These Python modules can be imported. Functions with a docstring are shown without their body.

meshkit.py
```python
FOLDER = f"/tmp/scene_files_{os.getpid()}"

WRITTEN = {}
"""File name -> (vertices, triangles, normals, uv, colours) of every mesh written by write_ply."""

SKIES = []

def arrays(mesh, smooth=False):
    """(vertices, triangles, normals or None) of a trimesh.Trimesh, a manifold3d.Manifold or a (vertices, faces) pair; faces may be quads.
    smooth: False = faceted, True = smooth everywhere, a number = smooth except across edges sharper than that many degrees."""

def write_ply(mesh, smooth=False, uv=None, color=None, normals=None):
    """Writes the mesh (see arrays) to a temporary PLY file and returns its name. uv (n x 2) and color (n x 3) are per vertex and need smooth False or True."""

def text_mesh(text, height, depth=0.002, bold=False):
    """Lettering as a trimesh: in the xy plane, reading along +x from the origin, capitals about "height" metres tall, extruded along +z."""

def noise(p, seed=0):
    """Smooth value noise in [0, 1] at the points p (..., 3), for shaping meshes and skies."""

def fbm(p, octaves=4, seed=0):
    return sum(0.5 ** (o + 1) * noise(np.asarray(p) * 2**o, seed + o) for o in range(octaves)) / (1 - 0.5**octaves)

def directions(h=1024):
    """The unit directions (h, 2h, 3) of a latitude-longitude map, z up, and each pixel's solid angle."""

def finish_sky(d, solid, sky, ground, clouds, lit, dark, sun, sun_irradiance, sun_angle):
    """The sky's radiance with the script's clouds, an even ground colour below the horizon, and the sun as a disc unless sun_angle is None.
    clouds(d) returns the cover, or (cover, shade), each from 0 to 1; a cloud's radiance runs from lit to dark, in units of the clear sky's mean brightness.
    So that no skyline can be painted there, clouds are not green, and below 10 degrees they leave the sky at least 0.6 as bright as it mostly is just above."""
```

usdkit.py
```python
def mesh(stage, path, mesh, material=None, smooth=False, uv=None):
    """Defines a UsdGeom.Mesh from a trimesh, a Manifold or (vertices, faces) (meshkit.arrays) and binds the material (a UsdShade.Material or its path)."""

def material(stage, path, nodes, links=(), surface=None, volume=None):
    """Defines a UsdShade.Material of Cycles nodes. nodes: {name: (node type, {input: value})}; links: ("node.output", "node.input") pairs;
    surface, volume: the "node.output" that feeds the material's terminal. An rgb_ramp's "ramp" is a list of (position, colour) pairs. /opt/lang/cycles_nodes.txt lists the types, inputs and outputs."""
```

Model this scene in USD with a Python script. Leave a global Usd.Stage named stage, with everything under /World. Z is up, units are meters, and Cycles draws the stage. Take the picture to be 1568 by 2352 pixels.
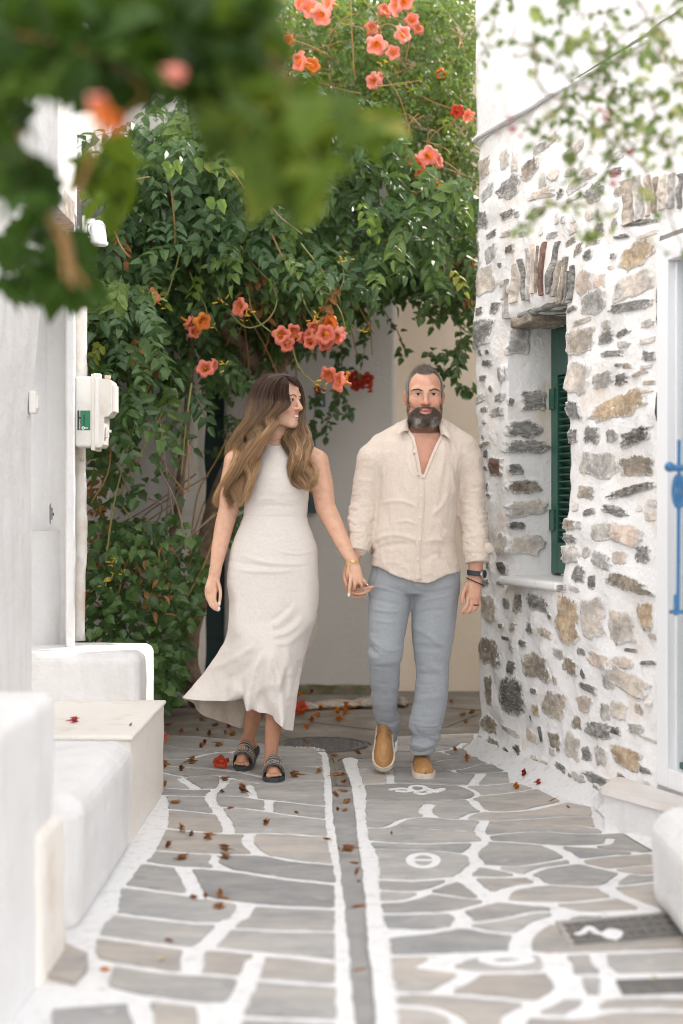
import math, random
import numpy as np, trimesh, shapely
from shapely import affinity
from shapely.geometry import Polygon, LineString, MultiPolygon, Point, box as sbox
from shapely.ops import unary_union
import usdkit, meshkit
from pxr import Usd, UsdGeom, UsdLux, UsdShade, Gf, Sdf, Vt

stage = Usd.Stage.CreateInMemory()
UsdGeom.SetStageUpAxis(stage, 'Z')
UsdGeom.SetStageMetersPerUnit(stage, 1.0)
UsdGeom.Xform.Define(stage, '/World')
UsdGeom.Scope.Define(stage, '/World/Looks')

# ------------------------------------------------------------------ camera, sky, sun, exposure
CAM_H = 1.2
cam = UsdGeom.Camera.Define(stage, '/World/camera')
cam.AddTranslateOp().Set((0, 0, CAM_H))
cam.AddRotateXOp().Set(90.0)
cam.CreateFocalLengthAttr(50.0)
cam.CreateHorizontalApertureAttr(24.0)
cam.CreateVerticalApertureAttr(36.0)
cam.CreateFStopAttr(1.4)
cam.CreateFocusDistanceAttr(6.45)
cam.CreateExposureAttr(1.15)

SUN_EL, SUN_AZ = math.radians(43), math.radians(52)       # azimuth from +y towards +x
sun_dir = np.array([math.cos(SUN_EL) * math.sin(SUN_AZ), math.cos(SUN_EL) * math.cos(SUN_AZ), math.sin(SUN_EL)])
dome = UsdLux.DomeLight.Define(stage, '/World/sky')
usdkit.material(stage, '/World/Looks/sky_look', {
    'tc': ('texture_coordinate', {}),
    's': ('sky_texture', {'sky_type': 'single_scattering', 'sun_disc': False, 'sun_elevation': SUN_EL, 'sun_rotation': SUN_AZ, 'aerosol_density': 2.5}),
    'map': ('mapping', {'scale': (1.0, 1.0, 2.2)}),
    'n': ('noise_texture', {'scale': 1.6, 'detail': 5.0, 'roughness': 0.55}),
    'r': ('rgb_ramp', {'ramp': [(0.0, (0.62, 0.62, 0.62)), (0.45, (0.78, 0.78, 0.78)), (0.7, (0.97, 0.97, 0.97)), (1.0, (1, 1, 1))]}),
    'm': ('mix', {'color2': (11.9, 11.6, 11.5)}),
    'bg': ('background_shader', {'strength': 0.1})},
    [('tc.generated', 'map.vector'), ('map.vector', 'n.vector'), ('n.fac', 'r.fac'), ('s.color', 'm.color1'), ('r.color', 'm.fac'), ('m.color', 'bg.color')], surface='bg.background')
UsdShade.MaterialBindingAPI.Apply(dome.GetPrim()).Bind(UsdShade.Material.Get(stage, '/World/Looks/sky_look'))
dome.GetPrim().SetCustomDataByKey('kind', 'structure')
sun = UsdLux.DistantLight.Define(stage, '/World/sun')
sun.CreateIntensityAttr(0.65)
sun.CreateAngleAttr(0.5)
sun.CreateColorAttr(Gf.Vec3f(1.0, 0.93, 0.82))
sun.GetPrim().CreateAttribute('inputs:normalize', Sdf.ValueTypeNames.Bool).Set(True)
_m = Gf.Matrix4d().SetRotate(Gf.Rotation(Gf.Vec3d(0, 0, 1), Gf.Vec3d(*map(float, sun_dir))))
sun.AddTransformOp().Set(_m)

# ------------------------------------------------------------------ helpers
FPX, CU, CV = 3266.7, 784.0, 1175.5          # the lens in pixels of a 1568 px wide view
def P(u, v, d):
    """The point d metres in front of the camera that is seen at (u, v)."""
    return np.array([(u - CU) / FPX * d, d, CAM_H - (v - CV) / FPX * d])
def G(u, v, z=0.0):
    d = (CAM_H - z) * FPX / (v - CV)
    return np.array([(u - CU) / FPX * d, d, z])
_used = {}
def numbered(path):
    n = _used.get(path, 0)
    _used[path] = n + 1
    return path if n == 0 else f'{path}_{n:03d}'
def setd(p, label=None, cat=None, group=None, kind=None):
    for k, v in (('label', label), ('category', cat), ('group', group), ('kind', kind)):
        if v: p.SetCustomDataByKey(k, v)
    return p
def path_of(parent):
    return '/World' if parent is None else (parent if isinstance(parent, str) else str(parent.GetPath()))
def thing(name, label=None, cat=None, group=None, kind=None, parent=None, loc=None):
    x = UsdGeom.Xform.Define(stage, numbered(path_of(parent) + '/' + name))
    if loc is not None: x.AddTranslateOp().Set(tuple(map(float, loc)))
    return setd(x.GetPrim(), label, cat, group, kind)
def mat(m):
    return f'/World/Looks/{m}'
def obj(name, mesh, m, parent=None, smooth=False, color=None, label=None, cat=None, group=None, kind=None):
    """One Mesh prim. color: n x 3 per-vertex own colours, read by the material as the primvar 'tint'."""
    p = numbered(path_of(parent) + '/' + name)
    if color is not None:
        v, f, n = meshkit.arrays(mesh, True if smooth else False)
        g = UsdGeom.Mesh.Define(stage, p)
        g.CreatePointsAttr(Vt.Vec3fArray.FromNumpy(v.astype(np.float32)))
        g.CreateFaceVertexCountsAttr(Vt.IntArray.FromNumpy(np.full(len(f), 3, np.int32)))
        g.CreateFaceVertexIndicesAttr(Vt.IntArray.FromNumpy(f.astype(np.int32).ravel()))
        g.CreateSubdivisionSchemeAttr('none')
        if n is not None:
            g.CreateNormalsAttr(Vt.Vec3fArray.FromNumpy(n.astype(np.float32))); g.SetNormalsInterpolation('vertex')
        UsdGeom.PrimvarsAPI(g).CreatePrimvar('tint', Sdf.ValueTypeNames.Color3fArray, 'vertex').Set(Vt.Vec3fArray.FromNumpy(np.asarray(color, np.float32)))
        UsdShade.MaterialBindingAPI.Apply(g.GetPrim()).Bind(UsdShade.Material.Get(stage, mat(m)))
    else:
        g = usdkit.mesh(stage, p, mesh, mat(m), smooth=smooth)
    return setd(g.GetPrim(), label, cat, group, kind)
def curves(name, pts, counts, widths, m, parent=None, color=None):
    c = UsdGeom.BasisCurves.Define(stage, numbered(path_of(parent) + '/' + name))
    c.CreateTypeAttr('linear')
    c.CreatePointsAttr(Vt.Vec3fArray.FromNumpy(np.asarray(pts, np.float32)))
    c.CreateCurveVertexCountsAttr(Vt.IntArray.FromNumpy(np.asarray(counts, np.int32)))
    c.CreateWidthsAttr(Vt.FloatArray.FromNumpy(np.asarray(widths, np.float32)))
    c.SetWidthsInterpolation('vertex')
    if color is not None:
        UsdGeom.PrimvarsAPI(c).CreatePrimvar('tint', Sdf.ValueTypeNames.Color3fArray, 'vertex').Set(Vt.Vec3fArray.FromNumpy(np.asarray(color, np.float32)))
    UsdShade.MaterialBindingAPI.Apply(c.GetPrim()).Bind(UsdShade.Material.Get(stage, mat(m)))
    return c.GetPrim()
def cat_(ms):
    ms = [m for m in ms if m is not None]
    n, V, F = 0, [], []
    for m in ms:
        v, f = (m.vertices, m.faces) if isinstance(m, trimesh.Trimesh) else m
        V.append(np.asarray(v)); F.append(np.asarray(f) + n); n += len(V[-1])
    return trimesh.Trimesh(np.vstack(V), np.vstack(F), process=False)
def bx(x0, y0, z0, x1, y1, z1, r=0.0):
    """A box, its edges rounded by r when given."""
    if r <= 0:
        return trimesh.creation.box(bounds=[[min(x0, x1), min(y0, y1), min(z0, z1)], [max(x0, x1), max(y0, y1), max(z0, z1)]])
    lo, hi = np.minimum([x0, y0, z0], [x1, y1, z1]) + r, np.maximum([x0, y0, z0], [x1, y1, z1]) - r
    s = trimesh.creation.icosphere(2, r).vertices
    pts = np.vstack([s + np.where([(k >> i) & 1 for i in range(3)], hi, lo) for k in range(8)])
    return trimesh.convex.convex_hull(pts)
def prism(poly, z0, z1):
    """poly: list of (x, y) or a shapely polygon, standing from z0 to z1."""
    poly = poly if hasattr(poly, 'exterior') else Polygon(poly)
    m = trimesh.creation.extrude_polygon(poly, z1 - z0, engine='earcut')
    m.apply_translation([0, 0, z0])
    return m
def tube(pts, r, sides=6, cap=True):
    """A tube along pts; r a number or one radius per point."""
    pts = np.asarray(pts, float); n = len(pts)
    r = np.broadcast_to(np.asarray(r, float), n)
    t = np.gradient(pts, axis=0); t /= np.maximum(np.linalg.norm(t, axis=1, keepdims=True), 1e-9)
    a = np.cross(t[0], [0, 0, 1.0]) if abs(t[0][2]) < 0.9 else np.cross(t[0], [1.0, 0, 0])
    a /= np.linalg.norm(a); A = []
    for k in range(n):
        a = a - t[k] * (a @ t[k]); a /= max(np.linalg.norm(a), 1e-9); A.append(a)
    A = np.array(A); B = np.cross(t, A)
    ang = np.arange(sides) / sides * 2 * np.pi
    V = pts[:, None] + r[:, None, None] * (A[:, None] * np.cos(ang)[None, :, None] + B[:, None] * np.sin(ang)[None, :, None])
    V = V.reshape(-1, 3)
    i, j = np.meshgrid(np.arange(n - 1), np.arange(sides), indexing='ij')
    p, q = i * sides + j, i * sides + (j + 1) % sides
    F = np.concatenate([np.stack([p, q, q + sides], -1).reshape(-1, 3), np.stack([p, q + sides, p + sides], -1).reshape(-1, 3)])
    if cap:
        V = np.vstack([V, pts[0], pts[-1]])
        k = np.arange(sides); e = (n - 1) * sides
        F = np.vstack([F, np.stack([np.full(sides, n * sides), (k + 1) % sides, k], 1), np.stack([np.full(sides, n * sides + 1), e + k, e + (k + 1) % sides], 1)])
    return trimesh.Trimesh(V, F, process=False)
def smooth_line(pts, n=24):
    """Catmull-Rom through pts, n points."""
    p = np.asarray(pts, float)
    if len(p) < 3:
        return np.array([p[0] + (p[-1] - p[0]) * t for t in np.linspace(0, 1, n)])
    e = np.vstack([2 * p[0] - p[1], p, 2 * p[-1] - p[-2]])
    T = np.linspace(0, len(p) - 1 - 1e-9, n); i = T.astype(int); t = (T - i)[:, None]
    a, b, c, d = e[i], e[i + 1], e[i + 2], e[i + 3]
    return 0.5 * (2 * b + (c - a) * t + (2 * a - 5 * b + 4 * c - d) * t ** 2 + (3 * b - a - 3 * c + d) * t ** 3)
def grid_mesh(V):
    """V: rows x cols x 3 -> a sheet."""
    r, c = V.shape[:2]
    i, j = np.meshgrid(np.arange(r - 1), np.arange(c - 1), indexing='ij')
    p = i * c + j
    F = np.concatenate([np.stack([p, p + 1, p + c + 1], -1).reshape(-1, 3), np.stack([p, p + c + 1, p + c], -1).reshape(-1, 3)])
    return trimesh.Trimesh(V.reshape(-1, 3), F, process=False)
def sub_to(m, size, rounds=6):
    v, f = trimesh.remesh.subdivide_to_size(m.vertices, m.faces, size, max_iter=12)
    m = trimesh.Trimesh(v, f, process=False); m.merge_vertices()
    return m
def lumpy(m, amp, scale, seed=0):
    """Pushes the vertices about along their normals, as hand-laid plaster."""
    n = m.vertex_normals
    k = (meshkit.fbm(m.vertices / scale + 31.7, 3, seed) - 0.5) * 2 * amp
    return trimesh.Trimesh(m.vertices + n * k[:, None], m.faces, process=False)
def rounded_block(x0, y0, z0, x1, y1, z1, r, amp=0.008, scale=0.25, size=0.05, seed=0, slant=None):
    m = bx(x0, y0, z0, x1, y1, z1, r)
    m = lumpy(sub_to(m, size), amp, scale, seed)
    return m
# ------------------------------------------------------------------ materials
def plain(name, col, rough=0.6, noise=None, bump=0.0, bscale=60.0, spec=0.4, metal=0.0, **kw):
    """A principled look; noise = (scale, other colour, low, high) blends two colours; bump = relief strength."""
    N = {'g': ('geometry', {}), 'p': ('principled_bsdf', {'base_color': col, 'roughness': rough, 'specular_ior_level': spec, 'metallic': metal, **kw})}
    L = []
    if noise:
        N['n'] = ('noise_texture', {'scale': noise[0], 'detail': 5.0, 'roughness': 0.6})
        N['r'] = ('rgb_ramp', {'ramp': [(noise[2], col), (noise[3], noise[1])]})
        L += [('g.position', 'n.vector'), ('n.fac', 'r.fac'), ('r.color', 'p.base_color')]
    if bump:
        N['bn'] = ('noise_texture', {'scale': bscale, 'detail': 4.0, 'roughness': 0.6})
        N['b'] = ('bump', {'strength': bump, 'distance': 0.01})
        L += [('g.position', 'bn.vector'), ('bn.fac', 'b.height'), ('b.normal', 'p.normal')]
    return usdkit.material(stage, mat(name), N, L, surface='p.BSDF')

usdkit.material(stage, mat('whitewash'), {
    'g': ('geometry', {}), 'ms': ('mapping', {'scale': (5.0, 5.0, 0.9)}),
    'n1': ('noise_texture', {'scale': 2.4, 'detail': 6.0, 'roughness': 0.62}), 'n2': ('noise_texture', {'scale': 2.2, 'detail': 5.0, 'roughness': 0.6}),
    'n3': ('noise_texture', {'scale': 26.0, 'detail': 6.0, 'roughness': 0.7}), 'n4': ('noise_texture', {'scale': 9.0, 'detail': 4.0}),
    'r1': ('rgb_ramp', {'ramp': [(0.40, (0.80, 0.80, 0.805)), (0.72, (0.72, 0.71, 0.70))]}), 'r2': ('rgb_ramp', {'ramp': [(0.50, (1, 1, 1)), (0.78, (0.88, 0.865, 0.85))]}),
    'r3': ('rgb_ramp', {'ramp': [(0.66, (1, 1, 1)), (0.80, (0.80, 0.75, 0.69))]}),
    'x': ('mix', {'mix_type': 'multiply', 'fac': 1.0}), 'x2': ('mix', {'mix_type': 'multiply', 'fac': 1.0}),
    'ad': ('math', {'math_type': 'multiply_add', 'value2': 1.6}),
    'b': ('bump', {'strength': 0.75, 'distance': 0.012}), 'p': ('principled_bsdf', {'roughness': 0.8, 'specular_ior_level': 0.2})},
    [('g.position', 'n1.vector'), ('g.position', 'ms.vector'), ('ms.vector', 'n2.vector'), ('g.position', 'n3.vector'), ('g.position', 'n4.vector'), ('n1.fac', 'r1.fac'), ('n2.fac', 'r2.fac'), ('n3.fac', 'r3.fac'),
     ('r1.color', 'x.color1'), ('r2.color', 'x.color2'), ('x.color', 'x2.color1'), ('r3.color', 'x2.color2'), ('x2.color', 'p.base_color'), ('n4.fac', 'ad.value1'), ('n3.fac', 'ad.value3'), ('ad.value', 'b.height'), ('b.normal', 'p.normal')], surface='p.BSDF')
plain('stained_whitewash', (0.80, 0.78, 0.75), 0.8, (3.5, (0.62, 0.50, 0.40), 0.52, 0.72), 0.6, 35, 0.2)
plain('house_mortar', (0.84, 0.83, 0.825), 0.8, (4.5, (0.76, 0.66, 0.57), 0.54, 0.74), 1.0, 34, 0.2)
plain('bounce_lit_render', (0.84, 0.72, 0.59), 0.85, (1.5, (0.86, 0.77, 0.66), 0.4, 0.7), 0.3, 40, 0.2)  # cream tone stands in for warm bounce light on the end wall
plain('shaded_render', (0.60, 0.585, 0.565), 0.85, (1.2, (0.66, 0.635, 0.605), 0.4, 0.7), 0.3, 40, 0.2)  # grey tone stands in for the vine's shade on the end wall
plain('cream_step', (0.79, 0.75, 0.695), 0.8, (5, (0.64, 0.53, 0.42), 0.56, 0.76), 0.5, 50, 0.2)
plain('paint_mortar', (0.80, 0.80, 0.805), 0.7, (26, (0.60, 0.585, 0.565), 0.52, 0.78), 0.8, 70, 0.3)
plain('paint_mark', (0.80, 0.80, 0.81), 0.7, (60, (0.55, 0.54, 0.52), 0.55, 0.8), 0.4, 120, 0.3)
plain('gutter_floor', (0.29, 0.285, 0.28), 0.8, (9, (0.38, 0.37, 0.355), 0.4, 0.75), 0.5, 60, 0.3)
plain('back_paving', (0.20, 0.18, 0.155), 0.8, (4, (0.33, 0.30, 0.255), 0.4, 0.72), 0.5, 40, 0.3)
plain('green_paint', (0.022, 0.085, 0.06), 0.38, (8, (0.03, 0.105, 0.075), 0.4, 0.7), 0.1, 80, 0.5)
plain('dark_door', (0.035, 0.075, 0.075), 0.5, None, 0.1, 60, 0.4)
plain('blue_paint', (0.03, 0.135, 0.29), 0.4, None, 0.08, 80, 0.5)
plain('white_paint', (0.80, 0.81, 0.83), 0.35, None, 0.03, 60, 0.5)
plain('marble', (0.74, 0.70, 0.67), 0.45, (4, (0.66, 0.59, 0.55), 0.45, 0.75), 0.1, 60, 0.4)
plain('white_plastic', (0.76, 0.75, 0.72), 0.4, (9, (0.66, 0.63, 0.57), 0.5, 0.8), 0.03, 60, 0.5)
plain('grey_plastic', (0.70, 0.67, 0.62), 0.5, (14, (0.58, 0.53, 0.46), 0.5, 0.8), 0.08, 90, 0.4)
plain('sticker_green', (0.03, 0.20, 0.10), 0.35)
plain('sticker_dark', (0.015, 0.03, 0.03), 0.35)
plain('print_white', (0.8, 0.8, 0.8), 0.5)
plain('lock_metal', (0.33, 0.34, 0.36), 0.45, (40, (0.25, 0.26, 0.28), 0.4, 0.7), 0.2, 120, 0.5, 0.5)
plain('iron', (0.16, 0.155, 0.15), 0.6, (25, (0.24, 0.22, 0.2), 0.4, 0.7), 0.5, 60, 0.5, 0.4)
plain('dark_gap', (0.02, 0.02, 0.02), 0.9)  # near-black colour standing in for shade inside openings
plain('sill_white', (0.80, 0.80, 0.79), 0.5, (9, (0.7, 0.69, 0.67), 0.5, 0.8), 0.15, 60, 0.4)
plain('road_ground', (0.25, 0.235, 0.21), 0.9, (3, (0.32, 0.30, 0.27), 0.4, 0.7), 0.4, 30, 0.2)

def stone_look(name, a, b, c, streak=1.0, scale=26.0):
    """Rough field stone: three own tones, a grain drawn out along the bed when streak > 1."""
    usdkit.material(stage, mat(name), {
        'g': ('geometry', {}), 'o': ('object_info', {}),
        'add': ('vector_math', {'math_type': 'add'}), 'cx': ('combine_xyz', {}), 'mul': ('math', {'math_type': 'multiply', 'value2': 37.0}),
        'm': ('mapping', {'scale': (1.0, 1.0, streak)}),
        'n': ('noise_texture', {'scale': scale, 'detail': 8.0, 'roughness': 0.7}),
        'n2': ('noise_texture', {'scale': 7.0, 'detail': 3.0}),
        'r': ('rgb_ramp', {'ramp': [(0.32, a), (0.5, b), (0.68, c)]}),
        'r2': ('rgb_ramp', {'ramp': [(0.35, (0.72, 0.72, 0.72)), (0.65, (1.2, 1.16, 1.1))]}),
        'x': ('mix', {'mix_type': 'multiply', 'fac': 1.0}),
        'at': ('attribute', {'attribute': 'tint'}), 'sx': ('separate_color', {}), 'n4': ('noise_texture', {'scale': 55.0, 'detail': 5.0, 'roughness': 0.7}), 'sm': ('math', {'math_type': 'add'}), 'sr': ('map_range', {'from_min': 1.02, 'from_max': 1.16, 'clamp': True}), 'wx': ('mix', {'color2': (0.80, 0.79, 0.78)}),
        'b': ('bump', {'strength': 1.0, 'distance': 0.012}),
        'p': ('principled_bsdf', {'roughness': 0.85, 'specular_ior_level': 0.2})},
        [('o.random', 'mul.value1'), ('mul.value', 'cx.x'), ('mul.value', 'cx.z'), ('g.position', 'add.vector1'), ('cx.vector', 'add.vector2'), ('add.vector', 'm.vector'),
         ('m.vector', 'n.vector'), ('m.vector', 'n2.vector'), ('n.fac', 'r.fac'), ('n2.fac', 'r2.fac'), ('r.color', 'x.color1'), ('r2.color', 'x.color2'),
         ('at.color', 'sx.color'), ('sx.r', 'sm.value1'), ('g.position', 'n4.vector'), ('n4.fac', 'sm.value2'), ('sm.value', 'sr.value'), ('sr.result', 'wx.fac'), ('x.color', 'wx.color1'),
         ('wx.color', 'p.base_color'), ('n.fac', 'b.height'), ('b.normal', 'p.normal')], surface='p.BSDF')
stone_look('stone_grey', (0.13, 0.13, 0.13), (0.29, 0.285, 0.28), (0.54, 0.53, 0.51), 3.0)
stone_look('stone_dark', (0.09, 0.09, 0.09), (0.20, 0.195, 0.185), (0.46, 0.44, 0.41), 4.0)
stone_look('stone_pale', (0.30, 0.29, 0.285), (0.50, 0.49, 0.48), (0.74, 0.73, 0.72), 1.2)
stone_look('stone_brown', (0.19, 0.165, 0.14), (0.35, 0.305, 0.255), (0.58, 0.53, 0.47), 1.6)
stone_look('stone_tan', (0.31, 0.275, 0.235), (0.49, 0.435, 0.375), (0.72, 0.675, 0.62), 1.4)
stone_look('stone_cream', (0.50, 0.45, 0.40), (0.68, 0.62, 0.56), (0.80, 0.775, 0.75), 1.3)
stone_look('stone_ochre', (0.36, 0.26, 0.17), (0.52, 0.41, 0.29), (0.70, 0.61, 0.50), 1.3)
stone_look('stone_red', (0.13, 0.075, 0.06), (0.24, 0.15, 0.12), (0.36, 0.27, 0.23), 1.5)
stone_look('stone_pink', (0.54, 0.44, 0.38), (0.68, 0.58, 0.52), (0.79, 0.74, 0.70), 1.2)

stone_look('stone_washed', (0.60, 0.58, 0.56), (0.72, 0.70, 0.68), (0.80, 0.79, 0.78), 1.3)

def flag_look(name, a, b, warm):
    usdkit.material(stage, mat(name), {
        'g': ('geometry', {}), 'o': ('object_info', {}),
        'cx': ('combine_xyz', {}), 'mul': ('math', {'math_type': 'multiply', 'value2': 19.0}), 'add': ('vector_math', {'math_type': 'add'}),
        'm': ('mapping', {'scale': (1.0, 2.2, 1.0)}),
        'n': ('noise_texture', {'scale': 9.0, 'detail': 7.0, 'roughness': 0.65}),
        'n2': ('noise_texture', {'scale': 3.2, 'detail': 4.0, 'roughness': 0.6}),
        'n3': ('noise_texture', {'scale': 11.0, 'detail': 6.0, 'roughness': 0.7}),
        'r': ('rgb_ramp', {'ramp': [(0.3, a), (0.7, b)]}),
        'r2': ('rgb_ramp', {'ramp': [(0.42, (0, 0, 0)), (0.66, (0.85, 0.85, 0.85))]}),
        'r3': ('rgb_ramp', {'ramp': [(0.57, (0, 0, 0)), (0.72, (0.75, 0.75, 0.75))]}),
        'x': ('mix', {'color2': warm}), 'x2': ('mix', {'color2': (0.55, 0.53, 0.51)}),
        'rr': ('map_range', {'to_min': 0.86, 'to_max': 1.14}), 'hs': ('hsv', {}),
        'b': ('bump', {'strength': 0.7, 'distance': 0.008}),
        'p': ('principled_bsdf', {'roughness': 0.72, 'specular_ior_level': 0.35})},
        [('o.random', 'mul.value1'), ('mul.value', 'cx.x'), ('mul.value', 'cx.y'), ('g.position', 'add.vector1'), ('cx.vector', 'add.vector2'), ('add.vector', 'm.vector'),
         ('m.vector', 'n.vector'), ('m.vector', 'n2.vector'), ('m.vector', 'n3.vector'), ('n.fac', 'r.fac'), ('n2.fac', 'r2.fac'), ('n3.fac', 'r3.fac'),
         ('r.color', 'x.color1'), ('r2.color', 'x.fac'), ('x.color', 'x2.color1'), ('r3.color', 'x2.fac'), ('o.random', 'rr.value'), ('rr.result', 'hs.value'), ('x2.color', 'hs.color'),
         ('hs.color', 'p.base_color'), ('n.fac', 'b.height'), ('b.normal', 'p.normal')], surface='p.BSDF')
flag_look('flag_grey', (0.26, 0.255, 0.248), (0.38, 0.372, 0.362), (0.43, 0.40, 0.37))
flag_look('flag_blue', (0.235, 0.238, 0.24), (0.34, 0.34, 0.34), (0.39, 0.375, 0.355))
flag_look('flag_warm', (0.30, 0.285, 0.268), (0.43, 0.405, 0.38), (0.50, 0.44, 0.385))

def tinted(name, rough=0.5, spec=0.4, bump=None, sss=None, translucent=0.0, hair=False, sheen=0.0, spec_tint=None):
    """A look whose base colour is the mesh's own per-vertex colour."""
    N = {'a': ('attribute', {'attribute': 'tint'}), 'p': ('principled_bsdf', {'roughness': rough, 'specular_ior_level': spec})}
    L = [('a.color', 'p.base_color')]; out = 'p.BSDF'
    if sss:
        N['p'][1].update(subsurface_weight=sss, subsurface_scale=0.006, subsurface_radius=(1.0, 0.35, 0.2))
    if sheen:
        N['p'][1].update(sheen_weight=sheen, sheen_roughness=0.4)
    if name == 'skin':
        N['sg'] = ('geometry', {}); N['sn'] = ('noise_texture', {'scale': 38.0, 'detail': 6.0, 'roughness': 0.7}); N['sr'] = ('rgb_ramp', {'ramp': [(0.3, (0.86, 0.82, 0.80)), (0.5, (1.0, 1.0, 1.0)), (0.7, (1.08, 1.03, 1.0))]}); N['sx'] = ('mix', {'mix_type': 'multiply', 'fac': 1.0})
        L = [('sg.position', 'sn.vector'), ('sn.fac', 'sr.fac'), ('a.color', 'sx.color1'), ('sr.color', 'sx.color2'), ('sx.color', 'p.base_color')]
    if bump:
        N['g'] = ('geometry', {}); N['bn'] = ('noise_texture', {'scale': bump[0], 'detail': 3.0}); N['b'] = ('bump', {'strength': bump[1], 'distance': 0.004})
        L += [('g.position', 'bn.vector'), ('bn.fac', 'b.height'), ('b.normal', 'p.normal')]
    if translucent:
        N['t'] = ('translucent_bsdf', {}); N['x'] = ('mix_closure', {'fac': translucent})
        L += [('a.color', 't.color'), ('p.BSDF', 'x.closure1'), ('t.BSDF', 'x.closure2')]; out = 'x.closure'
    usdkit.material(stage, mat(name), N, L, surface=out)
tinted('skin', 0.48, 0.4, (160, 0.12), 0.25)
tinted('petal', 0.5, 0.3, None, None, 0.3)
tinted('hair', 0.42, 0.45)
tinted('beard', 0.85, 0.1)
tinted('short_hair', 0.75, 0.15)
tinted('painted', 0.5, 0.4)
tinted('leather', 0.45, 0.45, (300, 0.15))

def leaf_look(name, cols, gloss=0.42, trans=0.25, tcol=(0.25, 0.42, 0.05), rnd='island'):
    """Leaves: greens picked leaf by leaf, a waxy sheen, light coming through."""
    usdkit.material(stage, mat(name), {
        'g': ('geometry', {}), 'o': ('object_info', {}),
        'ra': ('math', {'math_type': 'add'}), 'rf': ('math', {'math_type': 'fraction'}),
        'r': ('rgb_ramp', {'ramp': cols}),
        'n': ('noise_texture', {'scale': 45.0, 'detail': 3.0}),
        'rn': ('rgb_ramp', {'ramp': [(0.35, (0.8, 0.8, 0.8)), (0.7, (1.15, 1.15, 1.15))]}),
        'x': ('mix', {'mix_type': 'multiply', 'fac': 1.0}),
        'tx': ('mix', {'fac': 0.6, 'color2': tcol}),
        'p': ('principled_bsdf', {'roughness': gloss, 'specular_ior_level': 0.5 if gloss < 0.48 else 0.2}),
        't': ('translucent_bsdf', {}), 'mx': ('mix_closure', {'fac': trans}),
        'b': ('bump', {'strength': 0.25, 'distance': 0.004})},
        [('g.random_per_island', 'ra.value1'), ('o.random', 'ra.value2'), ('ra.value', 'rf.value1'), ('rf.value', 'r.fac'), ('g.position', 'n.vector'), ('n.fac', 'rn.fac'), ('r.color', 'x.color1'), ('rn.color', 'x.color2'),
         ('x.color', 'p.base_color'), ('x.color', 'tx.color1'), ('tx.color', 't.color'), ('n.fac', 'b.height'), ('b.normal', 'p.normal'), ('p.BSDF', 'mx.closure1'), ('t.BSDF', 'mx.closure2')], surface='mx.closure')
leaf_look('vine_leaf', [(0.0, (0.036, 0.085, 0.030)), (0.5, (0.056, 0.118, 0.040)), (0.85, (0.085, 0.16, 0.045)), (1.0, (0.15, 0.23, 0.05))], 0.40, 0.2)
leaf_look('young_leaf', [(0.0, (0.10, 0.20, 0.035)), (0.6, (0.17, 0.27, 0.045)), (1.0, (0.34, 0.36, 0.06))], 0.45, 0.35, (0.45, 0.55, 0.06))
leaf_look('sunlit_top_leaf', [(0.0, (0.08, 0.16, 0.035)), (0.4, (0.16, 0.26, 0.05)), (0.8, (0.30, 0.38, 0.08)), (1.0, (0.42, 0.46, 0.12))], 0.42, 0.35, (0.5, 0.6, 0.08))  # lighter yellow greens put sunlight into the colour of the upper leaves
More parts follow.
